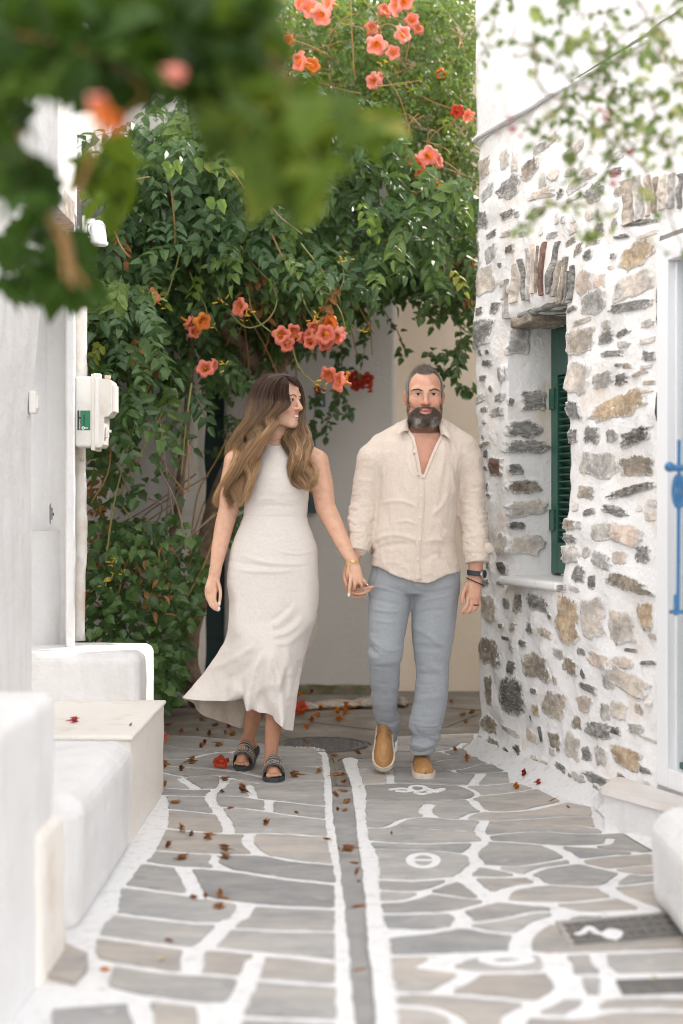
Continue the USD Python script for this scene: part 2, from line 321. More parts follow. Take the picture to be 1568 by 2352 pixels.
leaf_look('ivy_leaf', [(0.0, (0.035, 0.085, 0.025)), (0.5, (0.062, 0.135, 0.036)), (1.0, (0.12, 0.21, 0.06))], 0.40, 0.2)
leaf_look('lit_leaf', [(0.0, (0.015, 0.035, 0.006)), (0.3, (0.035, 0.070, 0.009)), (0.65, (0.085, 0.14, 0.015)), (0.9, (0.16, 0.21, 0.03)), (1.0, (0.28, 0.30, 0.07))], 0.6, 0.35, (0.22, 0.32, 0.015))  # brighter copy of the near leaves, light put into its greens
leaf_look('shaded_leaf', [(0.0, (0.018, 0.042, 0.008)), (0.5, (0.032, 0.075, 0.010)), (0.85, (0.055, 0.11, 0.014)), (1.0, (0.10, 0.17, 0.022))], 0.5, 0.22, (0.12, 0.24, 0.012))  # darker copy of the near leaves, shade put into its greens
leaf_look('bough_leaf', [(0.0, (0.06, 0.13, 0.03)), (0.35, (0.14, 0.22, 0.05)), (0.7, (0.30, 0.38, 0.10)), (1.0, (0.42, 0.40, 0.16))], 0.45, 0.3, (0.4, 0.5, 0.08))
leaf_look('dry_leaf', [(0.0, (0.16, 0.07, 0.03)), (0.5, (0.28, 0.13, 0.05)), (1.0, (0.42, 0.24, 0.10))], 0.7, 0.15, (0.4, 0.2, 0.05))
plain('vine_bark', (0.15, 0.105, 0.07), 0.85, (14, (0.28, 0.21, 0.15), 0.4, 0.7), 0.9, 45, 0.2)
plain('vine_stem', (0.22, 0.24, 0.08), 0.6, (9, (0.36, 0.22, 0.10), 0.45, 0.7), 0.2, 80, 0.3)
plain('orange_stem', (0.36, 0.18, 0.07), 0.6, (9, (0.28, 0.22, 0.10), 0.45, 0.7), 0.2, 80, 0.3)
plain('twig', (0.23, 0.15, 0.12), 0.7, (12, (0.34, 0.27, 0.23), 0.4, 0.7), 0.3, 80, 0.3)
plain('bud_yellow', (0.70, 0.42, 0.03), 0.5, (30, (0.45, 0.42, 0.04), 0.45, 0.7))

def linen(name, col, thread, scale=420.0, sheen=0.15):
    """Linen: a fine uneven weave as relief and a touch of thread colour."""
    usdkit.material(stage, mat(name), {
        'g': ('geometry', {}),
        'm1': ('mapping', {'scale': (1.0, 1.0, 0.12)}), 'm2': ('mapping', {'scale': (0.12, 0.4, 1.0)}),
        'n1': ('noise_texture', {'scale': scale, 'detail': 2.0}), 'n2': ('noise_texture', {'scale': scale, 'detail': 2.0}),
        'n3': ('noise_texture', {'scale': 6.0, 'detail': 3.0}),
        's': ('math', {'math_type': 'add'}),
        'r': ('rgb_ramp', {'ramp': [(0.38, thread), (0.58, col)]}),
        'h': ('math', {'math_type': 'multiply', 'value2': 0.5}),
        'b': ('bump', {'strength': 0.35, 'distance': 0.0015}), 
        'p': ('principled_bsdf', {'roughness': 0.85, 'specular_ior_level': 0.2, 'sheen_weight': sheen, 'sheen_roughness': 0.5})},
        [('g.position', 'm1.vector'), ('g.position', 'm2.vector'), ('m1.vector', 'n1.vector'), ('m2.vector', 'n2.vector'), ('n1.fac', 's.value1'), ('n2.fac', 's.value2'),
         ('s.value', 'h.value1'), ('h.value', 'r.fac'), ('r.color', 'p.base_color'), ('h.value', 'b.height'), ('b.normal', 'p.normal')], surface='p.BSDF')
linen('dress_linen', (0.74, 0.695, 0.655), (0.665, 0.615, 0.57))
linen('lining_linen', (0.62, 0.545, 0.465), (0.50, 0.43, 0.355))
linen('shirt_linen', (0.70, 0.605, 0.525), (0.625, 0.53, 0.45))
linen('trouser_twill', (0.335, 0.36, 0.385), (0.285, 0.308, 0.333), 500.0)
plain('gold', (0.80, 0.58, 0.26), 0.28, None, 0, 60, 0.5, 1.0)
plain('steel', (0.62, 0.62, 0.62), 0.25, None, 0, 60, 0.5, 1.0)
plain('rubber_dark', (0.035, 0.042, 0.05), 0.5)
plain('black_band', (0.012, 0.012, 0.012), 0.5)
plain('shoe_sole', (0.66, 0.58, 0.48), 0.6, (20, (0.55, 0.46, 0.37), 0.45, 0.75), 0.1, 90)
plain('button', (0.72, 0.66, 0.55), 0.35)
plain('teeth', (0.80, 0.78, 0.73), 0.25)
plain('eye_white', (0.70, 0.67, 0.64), 0.2)
plain('iris', (0.035, 0.022, 0.014), 0.15)
plain('nail', (0.70, 0.68, 0.70), 0.2, (200, (0.75, 0.75, 0.8), 0.4, 0.7))
plain('sign_blue', (0.02, 0.17, 0.45), 0.4)
plain('sticker_teal', (0.02, 0.12, 0.14), 0.4)
# woven leather of the shoes
usdkit.material(stage, mat('woven_leather'), {
    'tc': ('geometry', {}), 'mp': ('mapping', {'rotation': (0.0, 0.0, 0.785)}),
    'ck': ('checker_texture', {'color1': (0.36, 0.18, 0.062), 'color2': (0.50, 0.27, 0.105), 'scale': 130.0}),
    'n': ('noise_texture', {'scale': 14.0, 'detail': 3.0}), 'rn': ('rgb_ramp', {'ramp': [(0.3, (0.8, 0.8, 0.8)), (0.7, (1.1, 1.1, 1.1))]}),
    'x': ('mix', {'mix_type': 'multiply', 'fac': 1.0}), 'b': ('bump', {'strength': 0.6, 'distance': 0.003}),
    'p': ('principled_bsdf', {'roughness': 0.45, 'specular_ior_level': 0.45})},
    [('tc.position', 'mp.vector'), ('mp.vector', 'ck.vector'), ('tc.position', 'n.vector'), ('n.fac', 'rn.fac'), ('ck.color', 'x.color1'), ('rn.color', 'x.color2'), ('x.color', 'p.base_color'), ('ck.fac', 'b.height'), ('b.normal', 'p.normal')], surface='p.BSDF')
plain('webbing_dark', (0.055, 0.06, 0.065), 0.8, (150, (0.14, 0.135, 0.13), 0.4, 0.65), 0.5, 300)
plain('webbing_pale', (0.55, 0.48, 0.40), 0.8, (150, (0.40, 0.34, 0.28), 0.4, 0.65), 0.5, 300)
plain('fallen_yellow', (0.55, 0.42, 0.04), 0.6, (60, (0.35, 0.33, 0.06), 0.4, 0.7))
plain('red_bract', (0.30, 0.03, 0.04), 0.6)
plain('mossy_dirt', (0.16, 0.15, 0.08), 0.9, (12, (0.30, 0.27, 0.2), 0.4, 0.7), 0.6, 50, 0.1)
# ------------------------------------------------------------------ ground, paving
random.seed(5); np.random.seed(5)
def gl(x, y): return G(x / 2, 1567.4 + y / 2)[:2]              # points read off two enlargements of the paving
def gr(x, y): return G(784 + x / 2, 1567.4 + y / 2)[:2]
def flat_sheet(poly, z, top=True):
    v, f = trimesh.creation.triangulate_polygon(poly, engine='earcut')
    return trimesh.Trimesh(np.column_stack([v, np.full(len(v), z)]), f, process=False)
def face_up(m):
    if m.face_normals[:, 2].mean() < 0: m.invert()
    return m
obj('ground', face_up(grid_mesh(np.stack(np.meshgrid([-300, -6, 6, 300], [-300, -6, 20, 300], [-0.032], indexing='ij'), -1)[:, :, 0, :])), 'road_ground', kind='structure')

paving = thing('paving', kind='structure')
left_sheet = [gl(*p) for p in [(560, 234), (720, 236), (900, 243), (1100, 262), (1300, 288), (1450, 291), (1490, 303), (1510, 350), (1520, 450), (1528, 600), (1542, 700), (1560, 830), (1578, 1000), (1600, 1200), (1615, 1400), (1628, 1568), (1650, 1900), (-600, 1900), (-500, 1300), (-400, 900), (200, 500)]]
right_sheet = [gr(*p) for p in [(4, 350), (16, 341), (45, 338), (80, 348), (190, 350), (245, 300), (245, 243), (430, 236), (620, 228), (900, 240), (1568, 300), (1900, 500), (2400, 1000), (2400, 1900), (185, 1900), (160, 1568), (150, 1400), (125, 1200), (110, 1000), (95, 850), (75, 700), (60, 560), (42, 450), (15, 385)]]
LP, RP = Polygon(left_sheet).buffer(0), Polygon(right_sheet).buffer(0)
def rough_edge(p, amp=0.007, step=0.02, seed=0):
    p = p.segmentize(step)
    def ring(r):
        c = np.array(r.coords)[:-1]
        n = meshkit.fbm(np.column_stack([c * 28, np.full(len(c), seed * 3.3)]), 3, seed) - 0.5
        m = meshkit.fbm(np.column_stack([c * 28 + 77, np.full(len(c), seed * 3.3)]), 3, seed + 9) - 0.5
        return c + np.column_stack([n, m]) * 2.4 * amp
    q = Polygon(ring(p.exterior), [ring(i) for i in p.interiors])
    return q if q.is_valid else q.buffer(0)
for sh, sd in ((LP, 1), (RP, 2)):
    q = rough_edge(sh, 0.008, 0.03, sd)
    for g in getattr(q, 'geoms', [q]):
        obj('painted_mortar', prism(g, -0.03, -0.005), 'paint_mortar', paving)
obj('gutter', bx(-0.35, 2.0, -0.031, 0.35, 7.62, -0.018), 'gutter_floor', paving)

L_area = [(720, 240), (900, 250), (1100, 268), (1300, 293), (1440, 302), (1478, 335), (1488, 450), (1492, 600), (1503, 705), (1528, 830), (1540, 900), (1536, 1000), (1540, 1240), (1545, 1568), (1550, 1900), (235, 1900), (235, 1500), (470, 1482), (620, 1470), (500, 1390), (525, 1300), (440, 1250), (440, 1190), (480, 1105), (545, 1045), (552, 950), (600, 900), (640, 840), (695, 800), (750, 700), (775, 640), (770, 528), (722, 500)]
H, V, T = 0.022, 0.022, 0.038          # half widths: across the lane, along it, and the broad smears
L_lines = [(H*.6, [(720, 275), (850, 297), (1060, 322), (1200, 330)]), (T*.7, [(870, 348), (960, 325), (1060, 317), (1160, 302)]), (H, [(720, 345), (830, 350), (960, 327)]),
 (H, [(720, 375), (1000, 400), (1150, 420), (1210, 434)]), (H*.8, [(720, 405), (860, 432), (1010, 427), (1100, 447), (1190, 462)]), (H*.8, [(1310, 458), (1400, 450), (1490, 452)]),
 (H*.7, [(1300, 345), (1400, 350), (1490, 356)]), (H*.7, [(1280, 380), (1400, 385), (1490, 388)]),
 (H, [(720, 480), (900, 490), (970, 486)]), (H, [(720, 515), (850, 518), (950, 520), (1100, 522), (1210, 535), (1300, 545), (1492, 566)]), (V*1.3, [(830, 440), (880, 470), (905, 488)]),
 (H, [(755, 577), (900, 592), (1000, 602)]), (H, [(970, 568), (1130, 577), (1300, 602), (1494, 627)]), (T*.75, [(1030, 430), (1022, 470), (965, 520), (1000, 580), (1045, 650), (1050, 690)]),
 (V, [(1142, 470), (1165, 522)]), (V, [(1232, 537), (1237, 592)]), (H, [(770, 668), (900, 681), (1050, 691), (1250, 690), (1506, 706)]), (V*1.3, [(1150, 692), (1138, 730), (1180, 775), (1215, 792)]),
 (H, [(740, 770), (850, 779), (1000, 786), (1200, 791), (1350, 815), (1534, 834)]), (V, [(1000, 790), (985, 825), (1062, 862)]), (H*1.1, [(670, 825), (800, 841), (950, 851), (1100, 866), (1300, 896), (1546, 922)]),
 (V*1.5, [(840, 850), (870, 900), (900, 965), (935, 987)]), (H*1.1, [(550, 930), (700, 951), (850, 971), (950, 986), (1120, 1011), (1300, 1026), (1546, 1036)]), (V*1.6, [(1132, 1015), (1105, 1070), (1060, 1092), (1020, 1130), (960, 1190), (900, 1222)]),
 (H*1.1, [(540, 1060), (750, 1086), (900, 1101), (1045, 1102)]), (H*.9, [(1060, 1125), (1250, 1136), (1546, 1141)]), (H*1.2, [(460, 1165), (650, 1191), (850, 1216), (1000, 1222), (1200, 1242), (1546, 1278)]),
 (T, [(890, 1222), (880, 1315)]), (H, [(420, 1270), (600, 1301), (800, 1331), (1000, 1342), (1095, 1352)]), (V*1.5, [(1172, 1270), (1132, 1380), (1085, 1470), (1050, 1600), (1030, 1900)]),
 (H, [(1190, 1362), (1380, 1376), (1550, 1386)]), (H*1.2, [(470, 1400), (600, 1432), (800, 1462), (1000, 1477), (1100, 1474)]), (V*1.5, [(640, 1480), (672, 1600), (690, 1900)]), (H, [(1080, 1532), (1556, 1552)]), (V*1.5, [(950, 1480), (972, 1600), (960, 1900)]), (H, [(230, 1640), (700, 1660), (1100, 1690), (1560, 1700)])]
R_area = [(255, 248), (430, 243), (608, 236), (606, 255), (572, 328), (715, 368), (762, 405), (772, 455), (900, 488), (1010, 545), (1146, 572), (1150, 612), (1165, 660), (1205, 695), (1290, 690), (1440, 742), (1492, 785), (1498, 880), (1450, 930), (1522, 990), (1518, 1030), (1700, 1060), (2000, 1300), (2000, 1900), (285, 1900), (266, 1568), (245, 1400), (225, 1200), (178, 1000), (170, 800), (120, 700), (112, 580), (112, 500), (70, 365), (80, 352), (200, 352), (255, 310)]
R_lines = [(H*.7, [(250, 262), (430, 258), (620, 245)]), (H*.7, [(250, 285), (430, 285), (530, 300), (610, 292)]), (V, [(440, 316), (520, 300), (565, 275)]), (H*.8, [(240, 318), (440, 316), (500, 330)]),
 (H*.8, [(70, 362), (200, 363), (400, 363), (480, 352), (590, 338)]), (H*.8, [(75, 395), (240, 399), (430, 396), (520, 401), (640, 376), (720, 372)]), (V, [(220, 400), (225, 455)]),
 (H*.9, [(100, 467), (250, 461), (400, 463), (540, 470), (660, 469), (770, 460)]), (H*.8, [(500, 400), (545, 416), (620, 416), (700, 412), (770, 405)]), (V*1.3, [(640, 420), (600, 467)]),
 (H*.8, [(540, 470), (600, 491), (622, 515), (560, 535), (350, 543), (105, 540)]), (H*.8, [(620, 520), (800, 501), (910, 480)]), (V*1.2, [(600, 540), (640, 580), (700, 591), (830, 586), (960, 561), (1010, 548)]),
 (V*1.7, [(400, 560), (385, 590), (412, 612)]), (H*.9, [(112, 667), (210, 661), (290, 626), (400, 616), (530, 626), (600, 601), (655, 590)]), (H*.8, [(530, 626), (700, 631), (900, 621), (1050, 611), (1160, 612)]),
 (H*.8, [(290, 660), (450, 673), (620, 681)]), (T*.7, [(650, 640), (635, 680), (662, 716)]), (H*.8, [(660, 655), (850, 656), (1070, 656), (1160, 667)]), (H*.8, [(660, 702), (750, 690), (900, 681), (1060, 690), (1200, 692)]),
 (H, [(125, 725), (300, 736), (450, 736), (600, 731), (700, 726), (850, 736), (1000, 746), (1200, 741), (1235, 714)]), (H*.8, [(145, 760), (350, 766), (500, 776), (592, 792)]), (V*1.5, [(588, 780), (640, 738)]), (T*.75, [(592, 780), (620, 830), (540, 892)]),
 (H*.9, [(640, 836), (800, 841), (950, 821), (1045, 801)]), (V*1.5, [(950, 746), (1020, 776), (1082, 822)]), (H*.9, [(1080, 811), (1250, 791), (1350, 786), (1490, 766)]), (H*.8, [(1000, 746), (1200, 761), (1400, 781), (1495, 802)]),
 (H*.9, [(640, 840), (720, 856), (850, 886), (885, 902)]), (H*.9, [(850, 882), (920, 851), (1050, 831), (1092, 826)]), (H*.9, [(1090, 826), (1200, 851), (1292, 872)]), (H*.8, [(1240, 851), (1350, 841), (1500, 831)]),
 (H, [(165, 901), (350, 906), (540, 891), (700, 891), (850, 889)]), (H, [(880, 892), (930, 921), (1050, 931), (1200, 931), (1292, 880)]), (H*.9, [(1290, 872), (1400, 881), (1500, 866)]), (H*.9, [(172, 950), (350, 956), (480, 921), (540, 892)]),
 (V*1.8, [(560, 892), (620, 940), (692, 988)]), (H*.9, [(400, 961), (560, 986), (692, 992)]), (V*1.6, [(718, 992), (760, 950), (850, 931), (922, 922)]), (V*1.6, [(1210, 935), (1260, 970), (1350, 1006), (1425, 1034)]),
 (H, [(182, 1005), (300, 996), (392, 965)]), (H, [(700, 996), (850, 1006), (1050, 1006), (1255, 986)]), (H*.9, [(1250, 931), (1330, 926), (1450, 911)]), (H, [(185, 1059), (350, 1056), (520, 1046), (702, 1001)]), (H, [(700, 1001), (850, 1016), (1000, 1031), (1085, 1052)]),
 (V*1.5, [(520, 1049), (562, 1080), (540, 1112)]), (H, [(556, 1106), (750, 1081), (900, 1051), (1062, 1051)]), (H, [(225, 1131), (400, 1136), (560, 1121), (700, 1146), (835, 1151)]), (T*1.0, [(1420, 1044), (1200, 1056), (1050, 1062), (900, 1112), (838, 1162), (820, 1200), (832, 1245)]),
 (H*.8, [(225, 1166), (400, 1146), (500, 1131)]), (H*1.1, [(228, 1252), (500, 1246), (700, 1236), (830, 1236), (950, 1246), (1002, 1272)]), (V*1.5, [(480, 1251), (420, 1286), (390, 1301), (480, 1312), (600, 1332)]), (V*1.2, [(480, 1291), (600, 1256), (800, 1241)]),
 (H, [(940, 1256), (955, 1290), (930, 1322), (780, 1328), (600, 1332)]), (T*.9, [(980, 1246), (1020, 1300), (1000, 1342), (1022, 1400), (960, 1452), (850, 1502)]), (H*1.1, [(1040, 1242), (1250, 1236), (1568, 1226), (2000, 1226)]),
 (V*1.4, [(600, 1335), (520, 1380), (440, 1422)]), (H, [(245, 1421), (440, 1426), (650, 1441), (850, 1461)]), (H*1.1, [(1010, 1342), (1250, 1341), (1568, 1331), (2000, 1326)]), (T*.7, [(1180, 1240), (1190, 1290), (1240, 1330)]), (T*.7, [(1222, 1345), (1222, 1442)]),
 (V*1.4, [(1060, 1350), (1082, 1432)]), (H, [(1000, 1442), (1250, 1441), (1568, 1441), (2000, 1441)]), (H, [(255, 1481), (400, 1491), (520, 1531), (545, 1600), (560, 1900)]), (V*1.6, [(850, 1502), (800, 1541), (790, 1640), (760, 1900)]), (H, [(850, 1526), (1100, 1531), (1300, 1501), (2000, 1511)]),
 (V*1.3, [(1180, 1441), (1120, 1491), (1050, 1532)]), (H, [(270, 1640), (800, 1650), (1400, 1620), (2000, 1640)])]
drain_q = Polygon([gr(1016, 1104), (gr(1690, 1048)), (gr(1760, 1150)), gr(1072, 1206)])
grate_q = Polygon([gr(1262, 1366), gr(1700, 1352), gr(1720, 1412), gr(1292, 1428)])
def flagstones(area, lines, conv, hole=None):
    a = Polygon([conv(*p) for p in area]).buffer(0)
    cuts = []
    for w, l in lines:
        ls = LineString(smooth_line([conv(*p) for p in l], 8 * len(l)))
        cuts.append(ls.buffer(w * 0.80, quad_segs=3))
    left = a.difference(unary_union(cuts))
    if hole is not None: left = left.difference(hole)
    out = []
    for g in getattr(left, 'geoms', [left]):
        g = g.buffer(-0.011).buffer(0.0095, quad_segs=4)
        for h in getattr(g, 'geoms', [g]):
            if h.area > 0.0022: out.append(h)
    return out
stones_flat = flagstones(L_area, L_lines, gl) + flagstones(R_area, R_lines, gr, unary_union([drain_q.buffer(0.02), grate_q.buffer(0.02)]))
for k, g in enumerate(stones_flat):
    q = rough_edge(Polygon(g.exterior), 0.0065, 0.02, k % 40)
    if q.geom_type != 'Polygon': q = max(q.geoms, key=lambda t: t.area)
    q = q.simplify(0.0015)
    c = q.centroid
    warm = 0.18 if c.y > 4.6 else 0.3
    if c.x > 0.75: warm = 0.5
    r = random.random()
    m = 'flag_warm' if r < warm else ('flag_blue' if r > 0.8 else 'flag_grey')
    top = 0.0015 * random.random()
    obj('flagstone', prism(q, -0.012, top), m, paving)

# white figures brushed on the stones
def brush(name, pts, w, conv, z=0.004, closed=False, holes=()):
    l = LineString(smooth_line([conv(*p) for p in pts], 40)).buffer(w, quad_segs=4)
    obj(name, prism(rough_edge(Polygon(l.exterior, [i for i in l.interiors]), 0.003, 0.012, 3), z - 0.005, z), 'paint_mark', paving)
def ring_pts(cx, cy, rx, ry, n=20): return [(cx + rx * math.cos(a), cy + ry * math.sin(a)) for a in np.linspace(0, 2 * math.pi, n)]
brush('painted_mark', ring_pts(375, 820, 62, 30), 0.014, gr)
brush('painted_mark', [(330, 818), (430, 818)], 0.008, gr, 0.0045)
brush('painted_mark', ring_pts(350, 487, 36, 12), 0.010, gr)
brush('painted_mark', [(225, 493), (280, 488), (320, 496), (300, 502), (255, 500)], 0.009, gr, 0.0045)
brush('painted_mark', [(382, 484), (420, 496), (470, 490), (440, 503), (395, 500)], 0.009, gr, 0.0045)
brush('painted_mark', [(340, 508), (372, 514), (410, 506)], 0.009, gr, 0.005)
brush('painted_mark', [(650, 1278), (700, 1262), (770, 1257), (850, 1270), (860, 1279), (800, 1292), (720, 1295), (655, 1279)], 0.014, gr)

# drain cover and grate let into the paving
drain = thing('drain_cover', 'large grey metal drain cover with a white squiggle painted on it', 'drain cover')
obj('rim', prism(drain_q.buffer(0.02, join_style=2).difference(drain_q.buffer(0.002, join_style=2)), -0.01, 0.002), 'flag_warm', drain)
obj('plate', prism(drain_q.buffer(-0.004, join_style=2), -0.012, -0.001), 'iron', drain)
dq = np.array(drain_q.exterior.coords)[:4]
ribs = []
for a in np.linspace(0.05, 0.95, 13):
    p, q = dq[0] + (dq[1] - dq[0]) * a, dq[3] + (dq[2] - dq[3]) * a
    ribs.append(prism(LineString([p + (q - p) * .06, q + (p - q) * .06]).buffer(0.006, cap_style=2), -0.002, 0.0025))
for b in (0.08, 0.36, 0.64, 0.92):
    p, q = dq[0] + (dq[3] - dq[0]) * b, dq[1] + (dq[2] - dq[1]) * b
    ribs.append(prism(LineString([p, q]).buffer(0.005, cap_style=2), -0.002, 0.0021))
obj('rib', cat_(ribs), 'iron', drain, kind='stuff')
l = LineString(smooth_line([gr(*p) for p in [(1085, 1158), (1110, 1150), (1140, 1128), (1170, 1152), (1210, 1160), (1260, 1175), (1275, 1150), (1235, 1140), (1210, 1165), (1255, 1180)]], 50)).buffer(0.010)
obj('painted_squiggle', prism(Polygon(l.exterior), 0.0005, 0.004), 'paint_mark', drain)
grate = thing('drain_grate', 'small dark drain grate at the lower right corner of the lane', 'drain grate')
obj('plate', prism(grate_q, -0.012, -0.002), 'iron', grate)
gq = np.array(grate_q.exterior.coords)[:4]
rb = []
for b in np.linspace(0.06, 0.94, 7):
    p, q = gq[0] + (gq[3] - gq[0]) * b, gq[1] + (gq[2] - gq[1]) * b
    rb.append(prism(LineString([p, q]).buffer(0.006, cap_style=2), -0.004, 0.002))
obj('slat', cat_(rb), 'iron', grate, kind='stuff')

# the older grey paving behind, with a round manhole cover
back_poly = Polygon([(-3.2, 6.3), (4.5, 6.3), (4.5, 10.2), (-3.2, 10.2)])
old = thing('rear_paving', kind='structure')
obj('bedding', prism(back_poly, -0.0315, -0.017), 'back_paving', old)
rng = np.random.default_rng(8)
pts = np.column_stack([rng.uniform(-3.2, 4.2, 70), rng.uniform(6.0, 10.2, 70)])
cells = shapely.voronoi_polygons(shapely.MultiPoint(pts), extend_to=back_poly)
mh = G(738, 1706)
mh_disc = Point(mh[0], mh[1]).buffer(0.235, quad_segs=16)
front_cut = unary_union([LP, RP]).buffer(0.02)
for c in cells.geoms:
    q = c.intersection(back_poly).difference(front_cut).difference(mh_disc.buffer(0.02)).buffer(-0.012).buffer(0.008)
    for g in getattr(q, 'geoms', [q]):
        if g.area > 0.004:
            g = rough_edge(Polygon(g.exterior), 0.006, 0.06, 5)
            if g.geom_type == 'Polygon':
                obj('flagstone', prism(g.simplify(0.002), -0.02, -0.012 + 0.006 * rng.random()), 'back_paving', old)
man = thing('manhole_cover', 'round dark manhole cover in the grey paving behind the couple', 'manhole cover', loc=(mh[0], mh[1], 0))
d0 = Point(0, 0).buffer(0.225, quad_segs=16)
obj('rim', prism(Point(0, 0).buffer(0.238, quad_segs=16).difference(d0), -0.02, -0.002), 'iron', man)
obj('plate', prism(Point(0, 0).buffer(0.222, quad_segs=16), -0.02, -0.009), 'iron', man)
studs = []
for i in range(-9, 10):
    for j in range(-9, 10):
        if (i + j) % 2 == 0 and math.hypot(i, j) * 0.023 < 0.2:
            studs.append(bx(i * 0.023 - 0.009, j * 0.023 - 0.007, -0.01, i * 0.023 + 0.009, j * 0.023 + 0.007, -0.003))
obj('stud', cat_(studs), 'iron', man, kind='stuff')
# ------------------------------------------------------------------ the stone house on the right
A2 = np.array([0.673, 7.3]); T2 = np.array([0.43, -1.45]); T2 /= np.linalg.norm(T2); N2 = np.array([T2[1], -T2[0]]); N2 = N2 if N2[0] < 0 else -N2
RC = 0.10
def wall_off(s, z):
    """How far the hand-plastered face stands out of its plane."""
    p = np.stack([np.asarray(s, float) * 2.2, np.asarray(z, float) * 2.2, np.zeros(np.shape(s))], -1)
    q = p * 4.0 + 11
    return 0.050 * (meshkit.fbm(p, 2, 3) - 0.5) + 0.042 * (meshkit.fbm(q, 3, 5) - 0.5)
def house_pt(s, z, off):
    """A point on the outer face: s metres along from the far corner, round the corner for s < RC."""
    s = np.asarray(s, float); z = np.asarray(z, float); off = np.asarray(off, float) + wall_off(s, z)
    r = RC; q = s - r
    a = np.clip(-q / r, 0, math.pi / 2)
    C = A2 + T2 * r - N2 * r
    dirv = N2[None] * np.cos(a)[..., None].reshape(-1, 1) - T2[None] * np.sin(a)[..., None].reshape(-1, 1)
    base = C + dirv * (r + off.reshape(-1, 1))
    base = base + T2 * np.maximum(q, 0).reshape(-1, 1) - N2 * np.maximum(-q - r * math.pi / 2, 0).reshape(-1, 1)
    return np.column_stack([base, z.reshape(-1)]).reshape(s.shape + (3,))
def house_sz(u, v, plane=0.0):
    """Where the sight line through (u, v) meets the wall's plane: (s, z)."""
    d = np.array([(u - CU) / FPX, 1.0]); o = A2 - N2 * plane
    k = (o @ N2) / (d @ N2)
    return ((d * k - o) @ T2, CAM_H - (v - CV) / FPX * k)
sW0, sW1 = house_sz(1165, 1200)[0], house_sz(1297, 1000)[0]
zSill, zHead = house_sz(1165, 1322)[1], house_sz(1170, 737)[1]
sEnd = house_sz(1512, 1200)[0]
REV = 0.262
house = thing('stone_house', 'whitewashed rubble stone house with green shuttered window on the right', 'house')
def strip(s0, s1, z0, z1, step=0.03, off=0.0):
    ns, nz = max(2, int((s1 - s0) / step) + 1), max(2, int((z1 - z0) / step) + 1)
    S, Z = np.meshgrid(np.linspace(s0, s1, ns), np.linspace(z0, z1, nz), indexing='ij')
    return S, Z
def wall_piece(s0, s1, z0, z1, step=0.025):
    S, Z = strip(s0, s1, z0, z1, step)
    o = np.zeros_like(S)
    # the plaster is drawn in round the window opening, so that its edges are soft
    inw = np.maximum.reduce([sW0 - S, S - sW1, zSill - Z, Z - zHead])
    o -= 0.03 * np.exp(-np.maximum(inw, 0) / 0.025)
    # the foot of the wall is spread and rubbed
    o += 0.05 * np.exp(-Z / 0.07)
    V = house_pt(S, Z, o)
    m = grid_mesh(V); m.invert()
    return m
ZP = 3.07
pieces = [wall_piece(-1.6, sW0, -0.03, ZP), wall_piece(sW0, sW1, -0.03, zSill), wall_piece(sW0, sW1, zHead, ZP), wall_piece(sW1, sEnd, -0.03, ZP)]
if sum(p.face_normals[:, 0].mean() for p in pieces) > 0: [p.invert() for p in pieces]
obj('wall', cat_(pieces), 'house_mortar', house, smooth=True)
S, Z = strip(-1.6, sEnd + 1.4, ZP, 5.3, 0.05)
up = grid_mesh(house_pt(S, Z, 0.012 - 0.6 * wall_off(S, Z)))
if up.face_normals[:, 0].mean() > 0: up.invert()
obj('plaster_wall', up, 'whitewash', house, smooth=True)
S, Z = strip(sEnd, sEnd + 1.4, 2.26, ZP, 0.04)
up = grid_mesh(house_pt(S, Z, 0.0))
if up.face_normals[:, 0].mean() > 0: up.invert()
obj('wall', up, 'house_mortar', house, smooth=True)
def hp(s, z, off): return house_pt(np.array([s], float), np.array([z], float), np.array([off - wall_off(np.array([s]), np.array([z]))[0]], float))[0]
def hbox(s0, s1, z0, z1, o0, o1, r=0.0):
    """A box in the wall's own directions: along, up, and outwards."""
    m = bx(s0, o0, z0, s1, o1, z1, r)
    v = m.vertices
    w = np.column_stack([A2[0] + T2[0] * v[:, 0] + N2[0] * v[:, 1], A2[1] + T2[1] * v[:, 0] + N2[1] * v[:, 1], v[:, 2]])
    m = trimesh.Trimesh(w, m.faces, process=False)
    if m.volume < 0: m.invert()
    return m
# body of the house behind its faces: roof slab and inner mass
obj('roof', hbox(-0.05, 4.35, 5.30, 5.42, -6.0, 0.10), 'whitewash', house)
obj('wall', hbox(sEnd + 1.42, 4.3, -0.03, 5.3, -6.0, 0.0), 'whitewash', house)
obj('wall', hbox(0.02, 0.12, -0.03, 5.3, -6.0, -1.5), 'whitewash', house)
# window opening: jambs, head, sill, shutter
def jamb(s, sgn, z0, z1):
    Q, Z = np.meshgrid(np.linspace(0.028, REV + 0.02, 10), np.linspace(z0, z1, 46), indexing='ij')
    q0 = 0.026 - wall_off(np.full(Z.shape, s), Z); Q = q0 + (Q - 0.028) / (REV - 0.008) * (REV + 0.02 - q0)
    n = 0.018 * (meshkit.fbm(np.stack([Q * 9, Z * 6, Z * 0 + s], -1), 3, 8) - 0.5)
    p = A2 + T2 * s
    X = p[0] + T2[0] * (n * sgn) - N2[0] * Q; Y = p[1] + T2[1] * (n * sgn) - N2[1] * Q
    return grid_mesh(np.stack([X, Y, Z], -1))
obj('window_jamb', jamb(sW0, 1, zSill - 0.02, zHead + 0.02), 'house_mortar', house, smooth=True)
m = jamb(sW1, 1, zSill - 0.02, zHead + 0.02); m.invert()
obj('window_jamb', m, 'house_mortar', house, smooth=True)
obj('window_head', hbox(sW0 - 0.02, sW1 + 0.02, zHead, zHead + 0.03, -REV - 0.02, -0.028), 'house_mortar', house)
